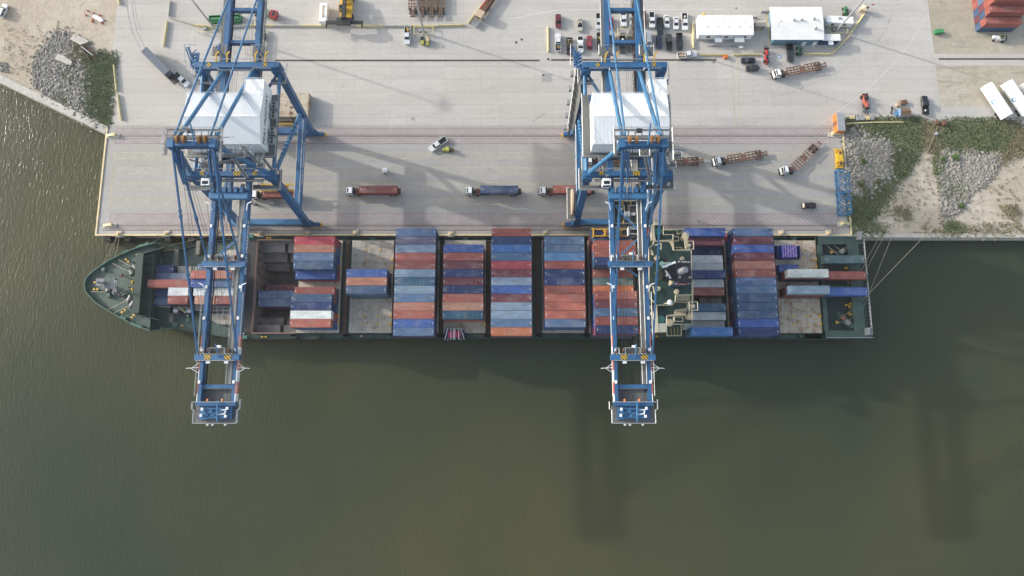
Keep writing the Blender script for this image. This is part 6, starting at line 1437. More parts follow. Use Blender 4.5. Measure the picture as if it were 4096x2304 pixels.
# reach stacker
x, y = G(1381,40,3); e = empty('reach_stacker', (x, y, 0), R(-90), 'black and yellow reach stacker with its wide spreader facing the barriers', 'reach stacker')
m = MB(); m.b2(-6.5,2.0,.2,2.0,.8,2.2); m.b2(-6.5,2.0,-2.0,-.2,.8,2.2); m.box((-4.5,0,2.0),(4,3.6,1.6)); m.build('body', M['yellow'], e)
m = MB(); m.beam((-5.5,0,3.6),(4.6,0,5.2),1.1,1.2); m.b2(4.4,5.6,-6.0,6.0,3.4,3.9); m.b2(3.8,6.2,-2.4,2.4,3.7,4.6)
for sy in (-1,1): m.b2(4.2,6.6,sy*6.0-.2,sy*6.0+.2,3.0,3.7)
m.build('boom_and_spreader', M['black'], e)
m = MB(); m.b2(-1.6,.4,-2.0,-.7,2.2,4.0); cb = m.build('cab', M['yellow'], e); m = MB(); m.b2(-1.4,.3,-1.9,-.8,4.0,4.03); m.b2(.4,.43,-1.9,-.8,2.6,3.9); m.build('window', M['glass'], cb)
for x_ in (-5.5,1.2): m = MB(); wheels(m, x_, 2.2, .9, .8); m.build('wheel', M['rubber'], e)
m = MB()
for k in range(6): m.beam((-3+k*1.1,-.5,4.6),(-3+k*1.1,.5,4.8),.15,.1)
m.build('boom_step', M['tan'], e)
# row of four empty chassis
for i, (px_, c_) in enumerate(((1649,'rust'),(1686,'rust'),(1724,'wood'),(1761,'wood'))):
    x, y = G(px_+1, 66, 1.2); e = empty('empty_chassis', (x, y, 0), R(-90), f'rusty empty container chassis, {["leftmost","second","third","rightmost"][i]} of the row of four above the barriers', 'trailer', 'row of empty chassis')
    m = MB()
    for sy in (-1,1): m.b2(-12.5,0,sy*.45-.12,sy*.45+.12,.95,1.35); m.b2(-12.5,-2.4,sy*1.35-.12,sy*1.35+.12,1.2,1.5)
    for k in range(9): m.b2(-2.5-k*1.2,-2.3-k*1.2,-1.35,1.35,1.1,1.3)
    m.b2(-.2,.1,-.9,.9,.9,1.2); m.b2(-1.4,-1.1,-.8,.8,1.0,1.3); m.build('frame', M[c_], e)
    for x_ in (-1.8,-3.1): m = MB(); wheels(m, x_, 1.2); m.build('wheel', M['rubber'], e)
# low red brown transporter at the top
a, b_ = Vector(G(1975,-20,1.5)), Vector(G(1921,62,1.5)); e = empty('boom_truck', (b_.x, b_.y, 0), math.atan2(b_.y-a.y, b_.x-a.x), 'long red brown flatbed machine standing diagonally beside a concrete barrier', 'truck')
m = MB(); m.b2(-14,-1.0,-1.3,1.3,1.0,1.4); m.b2(-14,-1.5,.3,.7,1.4,1.9); m.build('flatbed', M['rust'], e); m = MB(); m.b2(-1.2,1.5,-1.25,1.25,1.0,3.0); m.build('cab', M['tan'], e); m = MB(); m.b2(1.5,1.53,-1.0,1.0,1.9,2.8); m.build('window', M['glass'], e)
m = MB(); m.beam((-8,-1.0,1.6),(-2,-1.2,2.2),.3,.3); m.build('red_bar', M['red'], e)
m = MB(); m.b2(1.6,4.4,-1.0,-.8,.5,1.1); m.b2(1.6,4.4,.8,1.0,.5,1.1)
for k in range(5): m.b2(1.8+k*.6,1.95+k*.6,-1,1,.9,1.1)
m.build('outrigger_frame', M['galv'], e)
for x_ in (.3,-4,-10,-11.4): m = MB(); wheels(m, x_, 1.2); m.build('wheel', M['rubber'], e)
# white bus trailer, green tanks, cement truck
x, y = G(1293,50,2.6); e = empty('white_trailer_box', (x, y, 0), R(-90), 'narrow white trailer with a rusty roof strip left of the reach stacker', 'trailer')
m = MB(); m.b2(-3.4,3.4,-1.25,1.25,.6,2.9); m.build('box', M['white'], e); m = MB(); m.b2(-2.2,2.0,-.3,.35,2.9,2.96); m.tube((-2.2,0,2.9),(-2.2,0,3.2),.25,8); m.tube((1.4,0,2.9),(1.4,0,3.2),.3,8); m.build('roof_strip', M['tan'], e); m = MB(); wheels(m, 1.2, 1.2, .4); m.build('wheel', M['rubber'], e)
x, y = G(900,75,1.2); e = empty('green_tank_skid', (x, y, 0), R(3), 'green skid frame holding two green cylinders behind the left crane girder', 'tank')
m = MB(); 
for yy in (-1.2,1.2): m.b2(-5.4,5.4,yy-.1,yy+.1,0,1.6)
m.b2(-5.4,-5.2,-1.2,1.2,0,1.6); m.b2(5.2,5.4,-1.2,1.2,0,1.6); m.build('frame', M['green'], e)
for x_ in (-2.8,2.8): m = MB(); m.tube((x_-2,0,.9),(x_+2,0,.9),.75,12); m.build('cylinder', M['green'], e)
x, y = G(1062,50,2); e = empty('mixer_truck', (x, y, 0), R(-12), 'red and cream concrete mixer truck beside the left crane girder', 'truck')
m = MB(); m.b2(1.8,4.0,-1.2,1.2,.7,2.6); m.build('cab', M['red'], e); m = MB(); m.b2(4.0,4.03,-1,1,1.6,2.5); m.b2(2.6,3.6,-1,1,2.6,2.63); m.build('window', M['glass'], e)
m = MB(); m.b2(-4.4,1.6,-.5,.5,.7,1.1); m.build('frame', M['black'], e); m = MB(); m.tube((-3.6,0,2.3),(.3,0,2.3),.8,14,0,1.35); m.tube((.3,0,2.3),(1.5,0,2.1),1.35,14,0,.8); m.build('drum', M['cream'], e)
for x_ in (3.0,-2.2,-3.6): m = MB(); wheels(m, x_, 1.2); m.build('wheel', M['rubber'], e)
# lift machines / tractors
def machine(px, py, deg, col, label, name, L=3.6, cat='machine', col2='black', forks=True, W_=1.6):
    x, y = G(px, py, 1); e = empty(name, (x, y, 0), R(deg), label, cat)
    m = MB(); m.box((-L*.15,0,.95),(L*.7,W_*.62,.8),0,0,.92,.9); m.box((L*.33,0,1.15),(L*.36,W_*.5,.5),0,0,.8,.8); m.build('hood', M[col], e)
    m = MB(); m.box((-L*.08,0,1.75),(L*.22,W_*.45,.35)); m.box((-L*.4,0,1.4),(.3,W_*.8,.7)); m.build('seat', M['black'], e)
    m = MB()
    for (a, b_) in ((-L*.25,-.5),(L*.08,-.5),(L*.08,.5),(-L*.25,.5)): m.beam((a,b_,1.2),(a,b_,2.3),.08,.08)
    m.beam((-L*.25,-.5,2.3),(L*.08,-.5,2.3),.08,.08); m.beam((-L*.25,.5,2.3),(L*.08,.5,2.3),.08,.08); m.build('roll_bar', M[col2], e)
    for x_, r in ((-L*.28,.62),(L*.36,.45)): 
        for sy in (-1,1): m = MB(); m.tube((x_,sy*(W_/2-.28),r),(x_,sy*W_/2,r),r,12); m.build('wheel', M['rubber'], e)
    if forks: m = MB(); m.b2(L*.55,L*.6,-.7,.7,.2,1.6); m.b2(L*.6,L*.9,-.5,-.36,.15,.25); m.b2(L*.6,L*.9,.36,.5,.15,.25); m.build('fork', M[col2], e)
    return e
machine(3066,228,N_-4,'red','red tractor lift parked left of the black pickup by the buildings','lift_tractor',5.2)
machine(3198,203,N_-8,'green','dark green utility cart beside the black pickup','utility_cart',3.4,forks=False)
machine(3383,45,N_,'green','green tractor above the white camper trailer','farm_tractor',3.4,'tractor',forks=False)
machine(3462,402,-84,'redstripe','orange forklift tractor in front of metal racks near the right corner','orange_forklift',5.0,'forklift',W_=2.2)
machine(3998,152,170,'white','white and lime tractor below the stacked containers','yard_tractor',4.6,'tractor','hivis',forks=False,W_=2.2)
machine(1011,812,-20,'white','small white scooter cart under the left crane','scooter_cart',1.8,'cart',forks=False,W_=.8)
# ================================================================ MASTS with yellow cages
def mast(px, py, ht, label):
    x, y = G(px, py); e = empty('light_mast', (x, y, 0), 0, label, 'light mast', 'tall light masts in yellow cages')
    m = MB(); m.tube((0,0,.6),(0,0,ht),.36,12,0,.16); m.build('pole', M['galv'], e)
    m = MB(); m.tube((0,0,0),(0,0,.7),.75,14,0,.6); m.build('base', M['concrete'], e)
    m = MB(); m.tube((0,0,ht-.5),(0,0,ht-.3),1.4,16); m.build('head_ring', M['grey'], e)
    for k in range(8): a = k*pi/4; m = MB(); m.box((1.7*cos(a),1.7*sin(a),ht-.8),(.9,.6,.4),a); m.build('lamp', M['galv'], e)
    return x, y
def cage(x, y, w_, h_, label, dx=0, dy=0):
    e = empty('safety_cage', (x+dx, y+dy, 0), 0, label, 'safety cage', 'yellow safety cages round the masts'); m = MB(); a, b_ = w_/2, h_/2
    P_ = [(-a,-b_),(a,-b_),(a,b_),(-a,b_)]
    for p, q in zip(P_, P_[1:]+P_[:1]):
        m.tube((*p,1.2),(*q,1.2),.11,6); 
    m.build('top_bar', M['paleyellow'], e); m = MB()
    for p in P_+[(-a*.45,-b_),(a*.45,-b_),(-a*.45,b_),(a*.45,b_)]: m.tube((*p,0),(*p,1.25),.12,6)
    m.build('post', M['paleyellow'], e); m = MB(); m.box((-1.2,.2,.5),(1.0,.8,1.0)); m.build('switch_box', M['grey'], e)
for (px_, py_, lab, lab2, w_, h_, dx, dy) in ((864,121,'leftmost light mast, beside the left crane girder','yellow cage around the leftmost light mast by the left crane',6.6,2.6,-2.3,0),(1696,131,'light mast standing behind the two small forklifts','yellow cage right behind the two small forklifts',6.4,2.7,0,.2),(2514,135,'light mast rising between the girders of the right crane','yellow cage between the girders of the right crane',5.2,2.4,-1.2,0),(3341,129,'rightmost light mast, between the camper and small blue building','yellow cage next to the white camper trailer',6.4,2.4,.5,.4)):
    x, y = mast(px_, py_, 31, lab); cage(x, y, w_, h_, lab2, dx, dy)
# ================================================================ CONCRETE BARRIERS
def barrier(p, q, col, label, hgt=.85, wd=.6):
    a, b_ = Vector(G(*p, .8)), Vector(G(*q, .8)); mid_ = (a+b_)/2; ang = math.atan2(b_.y-a.y, b_.x-a.x); L = (b_-a).length
    m = MB(); m.add([(-L/2,-wd/2,0),(L/2,-wd/2,0),(L/2,wd/2,0),(-L/2,wd/2,0),(-L/2,-wd/2,.12),(L/2,-wd/2,.12),(L/2,wd/2,.12),(-L/2,wd/2,.12),(-L/2,-.16,.35),(L/2,-.16,.35),(L/2,.16,.35),(-L/2,.16,.35),(-L/2,-.12,hgt),(L/2,-.12,hgt),(L/2,.12,hgt),(-L/2,.12,hgt)],
        [(3,2,1,0),(12,13,14,15)]+[(o+i, o+(i+1)%4, o+4+(i+1)%4, o+4+i) for o in (0,4,8) for i in range(4)])
    o = m.build('concrete_barrier', M[col], loc=(mid_.x, mid_.y, 0), rz=ang); tag(o, label, 'barrier', 'concrete barriers on the apron')
Y_, C_ = 'paleyellow', 'concrete'
BL = [((470,-20),(476,15),Y_,'short yellow barrier end at the top edge by the sand'),((667,82),(652,183),Y_,'yellow barrier left of the left crane, above the grey trailer'),((453,258),(463,362),Y_,'upper of two yellow barriers along the left apron edge'),((468,376),(482,478),Y_,'lower of two yellow barriers along the left apron edge'),
 ((678,0),(672,64),C_,'grey vertical barrier at the top left beside the mast shadow'),((672,66),(772,96),C_,'grey slanted barrier starting the long barrier line on the left'),((774,97),(876,112),Y_,'yellow barrier before the left girder in the long line'),((880,110),(986,100),C_,'grey barrier between the left crane girders'),((988,99),(1096,101),Y_,'yellow barrier right of the left crane girder, first in the straight line'),((1098,101),(1204,101),C_,'grey barrier between two yellow ones right of the left crane'),((1206,101),(1313,101),Y_,'yellow barrier below the narrow white trailer'),((1315,99),(1421,100),C_,'grey barrier below the reach stacker'),((1423,101),(1530,101),Y_,'yellow barrier right of the reach stacker'),((1532,101),(1638,101),C_,'grey barrier above the white work pickup'),((1640,101),(1747,102),Y_,'yellow barrier crossed by the second light mast'),((1750,100),(1859,97),Y_,'last yellow barrier of the long line, below the chassis row'),
 ((1872,90),(1932,12),Y_,'yellow barrier slanting beside the red brown flatbed'),((2192,104),(2193,205),Y_,'yellow barrier closing the left end of the parking rows'),((2771,90),(2775,190),Y_,'yellow barrier between parking row and office trailer'),((2800,217),(2908,217),Y_,'yellow barrier below the office trailer, left of two'),((2934,217),(3044,216),Y_,'yellow barrier below the office trailer, right of two'),((3216,214),(3325,213),Y_,'yellow barrier below the small blue building'),((3333,210),(3404,138),Y_,'lower of two slanted yellow barriers by the camper trailer'),((3406,130),(3460,53),Y_,'upper of two slanted yellow barriers by the camper trailer'),((3044,44),(3082,42),C_,'short grey barrier at the corner of the white roofed building'),((3008,66),(3028,66),C_,'short barrier stub between office trailer and tan shed'),
 ((3386,493),(3500,488),Y_,'left of two yellow barriers on the upper edge of the weeds'),((3502,488),(3616,488),Y_,'right of two yellow barriers on the upper edge of the weeds')]
for a in BL: barrier(*a)
stops = [((3782,482),(3802,478)),((3808,479),(3826,472)),((3840,474),(3864,475)),((3873,477),(3898,479)),((3901,478),(3925,479)),((3942,473),(3965,474)),((3990,474),(4015,475)),((4024,475),(4046,476))]
for i, (p, q) in enumerate(stops): barrier(p, q, 'concrete', f'low concrete wheel stop, {ORD[i]} from the left along the green brush edge', .25, .3)
# ================================================================ BUILDINGS
def building(name, label, cat, rp, zr, zb=0, wall='white', roof='whiteroof', ridge=0.0, ins=.15):
    # rp: roof corner pixels (x0,y0,x1,y1) seen at roof height
    a = G(rp[0], rp[3], zr); b_ = G(rp[2], rp[1], zr); cx, cy = (a[0]+b_[0])/2, (a[1]+b_[1])/2; w_, d = b_[0]-a[0], b_[1]-a[1]
    e = empty(name, (cx, cy, 0), 0, label, cat); W2, D2 = w_/2, d/2
    m = MB(); m.b2(-W2+ins,W2-ins,-D2+.15,D2-.15,zb,zr-.05); m.add([(-W2+ins,-D2+.15,zr-.05),(-W2+ins,D2-.15,zr-.05),(-W2+ins,0,zr+ridge-.05),(W2-ins,-D2+.15,zr-.05),(W2-ins,D2-.15,zr-.05),(W2-ins,0,zr+ridge-.05)],[(0,2,1),(3,4,5)]) if ridge else None
    m.build('wall', M[wall] if isinstance(wall, str) else wall, e)
    m = MB(); m.add([(-W2,-D2,zr),(W2,-D2,zr),(W2,0,zr+ridge),(-W2,0,zr+ridge),(-W2,D2,zr),(W2,D2,zr)]+[(-W2,-D2,zr+.08),(W2,-D2,zr+.08),(W2,0,zr+ridge+.08),(-W2,0,zr+ridge+.08),(-W2,D2,zr+.08),(W2,D2,zr+.08)],[(3,2,1,0),(4,5,2,3),(6,7,8,9),(9,8,11,10),(0,1,7,6),(5,4,10,11),(1,2,8,7),(2,5,11,8),(4,3,9,10),(3,0,6,9)])
    rf = m.build('roof', M[roof] if isinstance(roof, str) else roof, e); return e, rf, W2, D2
e, rf, W2, D2 = building('office_trailer', 'long white office trailer with grey roof vents and two porch canopies', 'building', (2795,62,3010,140), 3.5, .4, ridge=.35)
for i in range(10): x = -W2+3+i*1.8; m = MB(); m.tube((x,.9 if i % 2 else -.8,3.6),(x,.9 if i % 2 else -.8,3.95),.18,8); m.build('roof_vent', M['grey'], rf)
for x in (-5.6,.4,3.6,6.6):
    m = MB(); m.b2(x-.6,x+.6,-D2+.05,-D2+.16,1.6,2.5); m.build('window', M['glass'], e)
for (x, w_) in ((-2.4,2.4),(4.6,3.2)):
    m = MB(); m.b2(x-w_/2,x+w_/2,-D2-2.2,-D2+.1,2.7,2.78); m.build('porch_canopy', mat('canopy grey %.1f' % x, (.45,.48,.50), .5), e)
    m = MB(); m.b2(x-w_/2,x+w_/2,-D2-2.2,-D2,.4,.5); m.beam((x-w_/2,-D2-1.5,.45),(x-w_/2-2,-D2-1.5,.05),1.2,.1); m.rail([(x-w_/2-2,-D2-2.1,.1),(x-w_/2,-D2-2.1,.5),(x+w_/2,-D2-2.1,.5)],1,.05,.8); m.build('porch', M['galv'], e)
m = MB(); m.b2(5.0,6.4,-D2-3.1,-D2-2.4,.6,.7); m.build('bench', M['white'], e)
M['blueroofwall'] = mat('blue corrugated wall', (.10,.20,.28), .6)
M['dirtyroof'] = mat('stained white roof', (.72,.73,.71), .6, var=.05, scale=.3, dirt=(.40,.36,.28), dirtamt=.35, dirtscale=.35)
e, rf, W2, D2 = building('workshop', 'large white roofed building with blue walls and round roof vents', 'building', (3086,28,3286,158), 3.9, 0, 'blueroofwall', 'dirtyroof', ridge=.5, ins=1.1)
m = MB(); m.b2(-W2-.05,W2+.05,-D2-.1,-D2+.02,3.75,4.0); m.build('gutter', M['white'], rf)
for (x, y_) in ((-1.2,.8),(1.3,.8),(5.5,1.2),(5.8,-2.2)): m = MB(); m.tube((x,y_,4.0),(x,y_,4.9),.42,12); m.sphere((x,y_,5.0),.45,8); m.build('roof_vent', M['galv'], rf)
m = MB(); m.tube((-6.8,-1.6,4.0),(-6.8,-1.6,8.5),.05,5); m.tube((-7.6,-1.4,7.6),(-6.0,-1.8,7.6),.04,4); m.build('antenna', M['black'], rf)
for x in (3.2,6.8): m = MB(); m.b2(x-.6,x+.6,-D2+.05,-D2+.14,0,2.1); m.build('door', M['white'], e)
e, rf, W2, D2 = building('small_blue_office', 'small blue building with a white flat roof beside the mast cage', 'building', (3288,136,3360,163), 3.0, 0, mat('navy wall', (.02,.06,.16), .5), 'dirtyroof', ridge=.05)
m = MB(); m.b2(-.9,.7,-D2-1.3,-D2+.1,2.75,2.83); m.build('porch_canopy', M['white'], e)
for x in (-2.0,1.9): m = MB(); m.b2(x-.6,x+.6,-D2+.04,-D2+.13,1.2,2.2); m.build('window', M['glass'], e)
e, rf, W2, D2 = building('tan_shed', 'tan shed with a gabled roof between the two large white roofs', 'shed', (3022,82,3061,106), 2.6, 0, mat('taupe wall', (.24,.20,.17), .7), mat('taupe roof', (.42,.37,.31), .7), ridge=.7)
m = MB(); m.b2(-.5,.5,-D2+.05,-D2+.14,0,1.9); m.build('door', M['tan'], e)
# camper trailer
x, y = G(3362,80,2.6); e = empty('camper_trailer', (x, y, 0), R(-3), 'white camper trailer with a pale blue front behind the rightmost mast', 'camper')
m = MB(); m.prism([(-4.4,-1.25),(4.2,-1.25),(4.2,1.25),(-4.4,1.25),(-5.0,.5),(-5.0,-.5)], .5, 2.9); m.build('body', M['white'], e); m = MB(); m.box((-.4,.4,3.05),(1.0,.8,.3)); m.build('roof_unit', M['galv'], e)
m = MB(); m.b2(-2.9,-2.0,-1.29,-1.24,1.5,2.2); m.b2(1.2,2.2,-1.29,-1.24,1.5,2.2); m.build('window', M['glass'], e); m = MB(); wheels(m, .6, 1.3, .35, .25); m.build('wheel', M['rubber'], e); m = MB(); m.beam((-4.9,0,.6),(-6.2,0,.5),.2,.1); m.build('hitch', M['black'], e)
# tan guard box with flag
x, y = G(3455,36,1.2); e = empty('guard_booth', (x, y, 0), R(-20), 'tan booth with a red and white flag at the top end of the slanted barriers', 'booth')
m = MB(); m.b2(-.9,.9,-.8,.8,0,2.0); m.build('wall', M['tan'], e); m = MB(); m.add([(-1.1,-1,2.0),(1.1,-1,2.0),(1.1,1,2.0),(-1.1,1,2.0),(0,0,2.7)],[(0,1,4),(1,2,4),(2,3,4),(3,0,4),(3,2,1,0)]); m.build('roof', mat('light tan roof', (.60,.48,.33), .7), e)
m = MB(); m.tube((1.2,.6,0),(1.2,.6,4.2),.05,5); m.build('flag_pole', M['galv'], e); m = MB(); m.b2(1.2,2.2,.58,.62,3.6,4.1); m.build('flag', M['red'], e); m = MB(); m.b2(.7,1.1,-.2,.2,2.2,2.8) ; m.build('window', M['glass'], e)
# brown roofed kiosk on the right
x, y = G(3622,446,2.2); e = empty('wooden_kiosk', (x, y, 0), R(-4), 'blue sided kiosk with a brown shingle roof near the weeds', 'kiosk')
m = MB(); m.b2(-1.5,1.5,-1.3,1.3,0,2.0); m.build('wall', mat('blue grey siding', (.16,.25,.38), .7), e); m = MB(); m.add([(-1.5,-1.6,1.8),(1.7,-1.6,1.8),(1.7,0,2.7),(-1.5,0,2.7),(-1.5,1.6,1.8),(1.7,1.6,1.8)],[(0,1,2,3),(3,2,5,4)]); m.build('roof', M['wood'], e); m = MB(); m.b2(-2.3,-1.5,-.8,.8,.0,.9); m.build('side_shelf', M['mblue'], e); m = MB(); m.b2(-1.3,-.5,-1.36,-1.29,1.0,1.6); m.build('window', M['white'], e)
# orange container office with the pale ribbed roof
a, b_ = G(3366,449,2.9), G(3363,522,2.9); cx, cy = (a[0]+b_[0])/2, (a[1]+b_[1])/2; L = a[1]-b_[1]; e = empty('orange_container_office', (cx, cy, 0), 0, 'orange container office with a silver ribbed roof at the right quay corner', 'container')
m = MB(); m.b2(-1.25,1.25,-L/2,L/2,0,2.75); m.build('wall', M['orange'], e); m = MB(); m.b2(-1.24,1.24,-L/2+.02,L/2-.02,2.75,2.82)
for k in range(14): yy = -L/2+.3+k*(L-.6)/14; m.b2(-1.15,1.15,yy,yy+.16,2.82,2.87)
m.build('roof', M['galv'], e); m = MB(); m.b2(-1.29,-1.24,-.9,.7,0,2.4); m.build('side_opening', M['rust'], e); m = MB(); m.b2(-1.1,1.1,-L/2-.05,-L/2+.02,.2,2.6); m.build('door', M['orange'], e)
# white kiosk on the quay
x, y = G(1540,684,1.2); e = empty('white_kiosk', (x, y, 0), 0, 'small white utility kiosk alone between the yellow hatched lanes', 'kiosk')
m = MB(); m.b2(-.65,.65,-.65,.65,0,1.9); m.build('body', M['white'], e); m = MB(); m.b2(-.7,.7,-.7,.7,1.9,2.0); m.build('roof', M['white'], e); m = MB(); m.b2(-.45,.45,-.68,-.64,.2,1.7); m.build('door', M['grey'], e); m = MB(); m.b2(-.4,.4,-.3,-.1,2.0,2.05); m.build('vent', M['grey'], e)
# stacked old hatch covers under the left crane
a = G(1085,466,3.0); b_ = G(1236,369,3.0); x0, x1, y0, y1 = a[0], b_[0], a[1], b_[1]; e = empty('hatch_cover_stack', ((x0+x1)/2, (y0+y1)/2, 0), 0, 'stack of rusty cream ship hatch covers standing behind the left crane house', 'hatch covers')
w_, d = (x1-x0)/2, (y1-y0)/2
for k, zz in enumerate((.1, 1.6)): m = MB(); m.b2(-w_+k*.3,w_,-d-(.8 if k == 0 else 0),d-k*.2,zz,zz+1.3); m.build('cover', M['hatchr'], e)
m = MB()
for k in range(4): m.box((.4,-d+1.3+k*1.9,2.95),(1.2,.35,.12)); m.box((.4,-d+1.3+k*1.9,2.95),(.35,1.0,.14))
m.build('lashing_pot', M['rust'], e)
y_ = G(0,500,0)[1]; e = empty('yellow_pipe_rack', (G(1130,502)[0], y_, 0), 0, 'yellow pipe lying beside the hatch covers behind the left crane', 'pipe'); m = MB(); m.tube((-5,0,.9),(5,0,.9),.25,8); m.build('pipe', M['yellow'], e); m = MB(); m.b2(-4,-3.7,-.4,.4,0,.7); m.b2(3.7,4,-.4,.4,0,.7); m.build('stand', M['yellow'], e)
# dark red chassis along the left crane girder
x, y = G(1042,180,1.2); e = empty('parked_chassis', (x, y, 0), R(90), 'rust brown empty chassis parked along the left crane rear girder', 'trailer')
m = MB()
for sy in (-1,1): m.b2(-6.5,6.5,sy*.45-.12,sy*.45+.12,.95,1.35); m.b2(-5.5,5.5,sy*1.3-.1,sy*1.3+.1,1.2,1.5)
for k in range(9): m.b2(-5.4+k*1.3,-5.2+k*1.3,-1.3,1.3,1.1,1.3)
m.build('frame', M['rust'], e)
for x_ in (4.4,3.1): m = MB(); wheels(m, x_, 1.2); m.build('wheel', M['rubber'], e)
# blue truss frames
def truss(px, py, L, label):
    x, y = G(px, py, 1.4); e = empty('blue_truss_frame', (x, y, 0), R(90), label, 'steel frame', 'blue truss frames at the quay edge'); m = MB(); W2, H = 1.75, 2.4
    P_ = [(-L/2,-W2),(L/2-1,-W2),(L/2,0-.6),(L/2,W2),(-L/2,W2)]
    for zz in (.25, H):
        for p, q in zip(P_, P_[1:]+P_[:1]): m.beam((*p,zz),(*q,zz),.28,.28)
    m.build('chord', M['blue_light'], e); m = MB()
    for p in P_: m.beam((*p,.2),(*p,H),.25,.25)
    n = 3
    for k in range(n):
        a, b_ = -L/2+k*L/n, -L/2+(k+1)*L/n; m.beam((a,-W2,H),(b_,W2,H),.25,.2); m.beam((b_,-W2,H),(b_,W2,H),.2,.2) if k < n-1 else None; m.beam((a,-W2,.3),(b_,W2,.3),.2,.2); m.beam((a,W2,.3),(b_,W2,H),.15,.15)
    m.build('brace', M['blue_light'], e)
    for k in range(n): m = MB(); m.tube((-L/2+.6+k*L/n,W2-.3,1.3),(-L/2+L/n+k*L/n-.3,W2-1.0,1.9),.16,8); m.build('cylinder', M['galv'], e)
truss(3370,726,7.4,'upper blue truss frame on the right quay edge below the yellow spreader'); truss(3376,816,7.0,'lower blue truss frame on the right quay edge near the quay corner')
# container block at top right
def gx(px, py, z=0): return G(px, py, z)
bx, by = G(3900,128)[0], G(0,128)[1]
cols = ['slate','brick','steel','brick','maroon','slate','brick','brick']
rnd = random.Random(5)
for r_ in range(5):
    nt_ = (2,3,4,5,5)[r_]
    for t in range(nt_):
        col = 'slate' if (r_ == 0 and t == 0) else ('brick' if t == nt_-1 else rnd.choice(['brick','steel','slate','brick','maroon']))
        cc0 = container(bx+6.3, by+1.25+r_*2.6, t*2.62, col, f'{PAL[col][0]} container, {ORD[t]} from ground, {ORD[r_]} row of the upper right block', 12.19, 0, 'containers stacked at the upper right corner', flip=True)

# small green dumpster, pallets, racks
x, y = G(3755,127,.7); e = empty('green_dumpster', (x, y, 0), R(4), 'green dumpster alone on the dirt yard at the upper right', 'dumpster')
m = MB(); m.box((0,0,.65),(2.7,1.3,1.2),0,0,1.05,1.1); m.build('bin', M['green'], e); m = MB(); m.b2(-1.3,0-.05,-.65,.65,1.25,1.32); m.b2(.05,1.3,-.65,.65,1.25,1.32); m.build('lid', mat('green lid', (.05,.26,.10), .5), e)
def smallbox(px, py, w_, d, h_, m_, name, label, cat, rz=0, lid=None):
    x, y = G(px, py, h_/2); e = empty(name, (x, y, 0), R(rz), label, cat); m = MB(); m.b2(-w_/2,w_/2,-d/2,d/2,.1,h_); m.build('body', M[m_], e); m = MB()
    for k in range(5): m.b2(-w_/2+k*w_/5,-w_/2+(k+.6)*w_/5,-d/2-.02,d/2+.02,h_,h_+.06)
    m.build('slat', M[lid or m_], e); m = MB(); m.b2(-w_/2,w_/2,-d/2,-d/2+.12,0,.1); m.b2(-w_/2,w_/2,d/2-.12,d/2,0,.1); m.build('skid', M['wood'], e)
smallbox(3410,470,1.2,1.1,.7,'tan','pallet_crate','yellowish pallet crate left of the grey rack near the orange office','crate',0,'paleyellow')
smallbox(3440,475,2.8,1.1,.8,'galv','metal_rack','long grey metal rack between two small crates','rack',0,'grey')
smallbox(3470,473,1.2,1.2,.8,'tan','pallet_crate','small tan crate right of the grey rack','crate',0,'paleyellow')
smallbox(3488,474,1.1,1.2,.9,'grey','metal_crate','grey crate right of the small tan crate','crate')
smallbox(3592,419,1.3,1.3,.8,'tan','pallet_stack','tan pallet stack above left of the kiosk','pallets')
smallbox(3614,410,2.0,1.4,1.0,'rust','pallet_stack','rust coloured pile next to the tan pallet stack above the kiosk','pallets',10)
smallbox(3748,491,1.1,1.1,1.0,'rust','brown_bin','left one of two brown bins at the weeds','bin'); smallbox(3775,493,1.3,1.4,1.1,'rust','brown_bin','right one of two brown bins at the weeds','bin',15)
smallbox(1090,811,1.6,1.2,1.1,'grey','grey_bin','grey bin beside the lowest yellow lane under the left crane','bin'); smallbox(1042,738,1.5,1.3,1.3,'grey','grey_box','grey box left of the yellow spreader below the left crane','box')
smallbox(2903,228,1.2,1.0,1.1,'orange','orange_box','orange box with a flag below the left barrier of the office trailer','box')
smallbox(3462,432,2.4,2.6,.5,'grey','metal_ramp','grey grated ramp lying behind the orange forklift','ramp')
x, y = G(3566,440,.4); e = empty('motorcycle', (x, y, 0), R(80), 'dark motorcycle shaped machine between forklift and kiosk', 'motorcycle')
for s in (-.9,.9): m = MB(); m.tube((s,-.1,.35),(s,.1,.35),.35,10); m.build('wheel', M['rubber'], e)
m = MB(); m.box((0,0,.75),(1.3,.35,.4)); m.beam((.6,0,.7),(.9,0,1.15),.1,.1); m.beam((.8,-.4,1.15),(.8,.4,1.15),.08,.08); m.build('body', M['black'], e)
x, y = G(2814,59,1); e = empty('yellow_dome_tank', (x, y, 0), 0, 'small yellow tank behind the upper left corner of the office trailer', 'tank'); m = MB(); m.tube((0,0,0),(0,0,1.6),.45,12); m.sphere((0,0,1.6),.45,10); m.build('tank', M['yellow'], e)
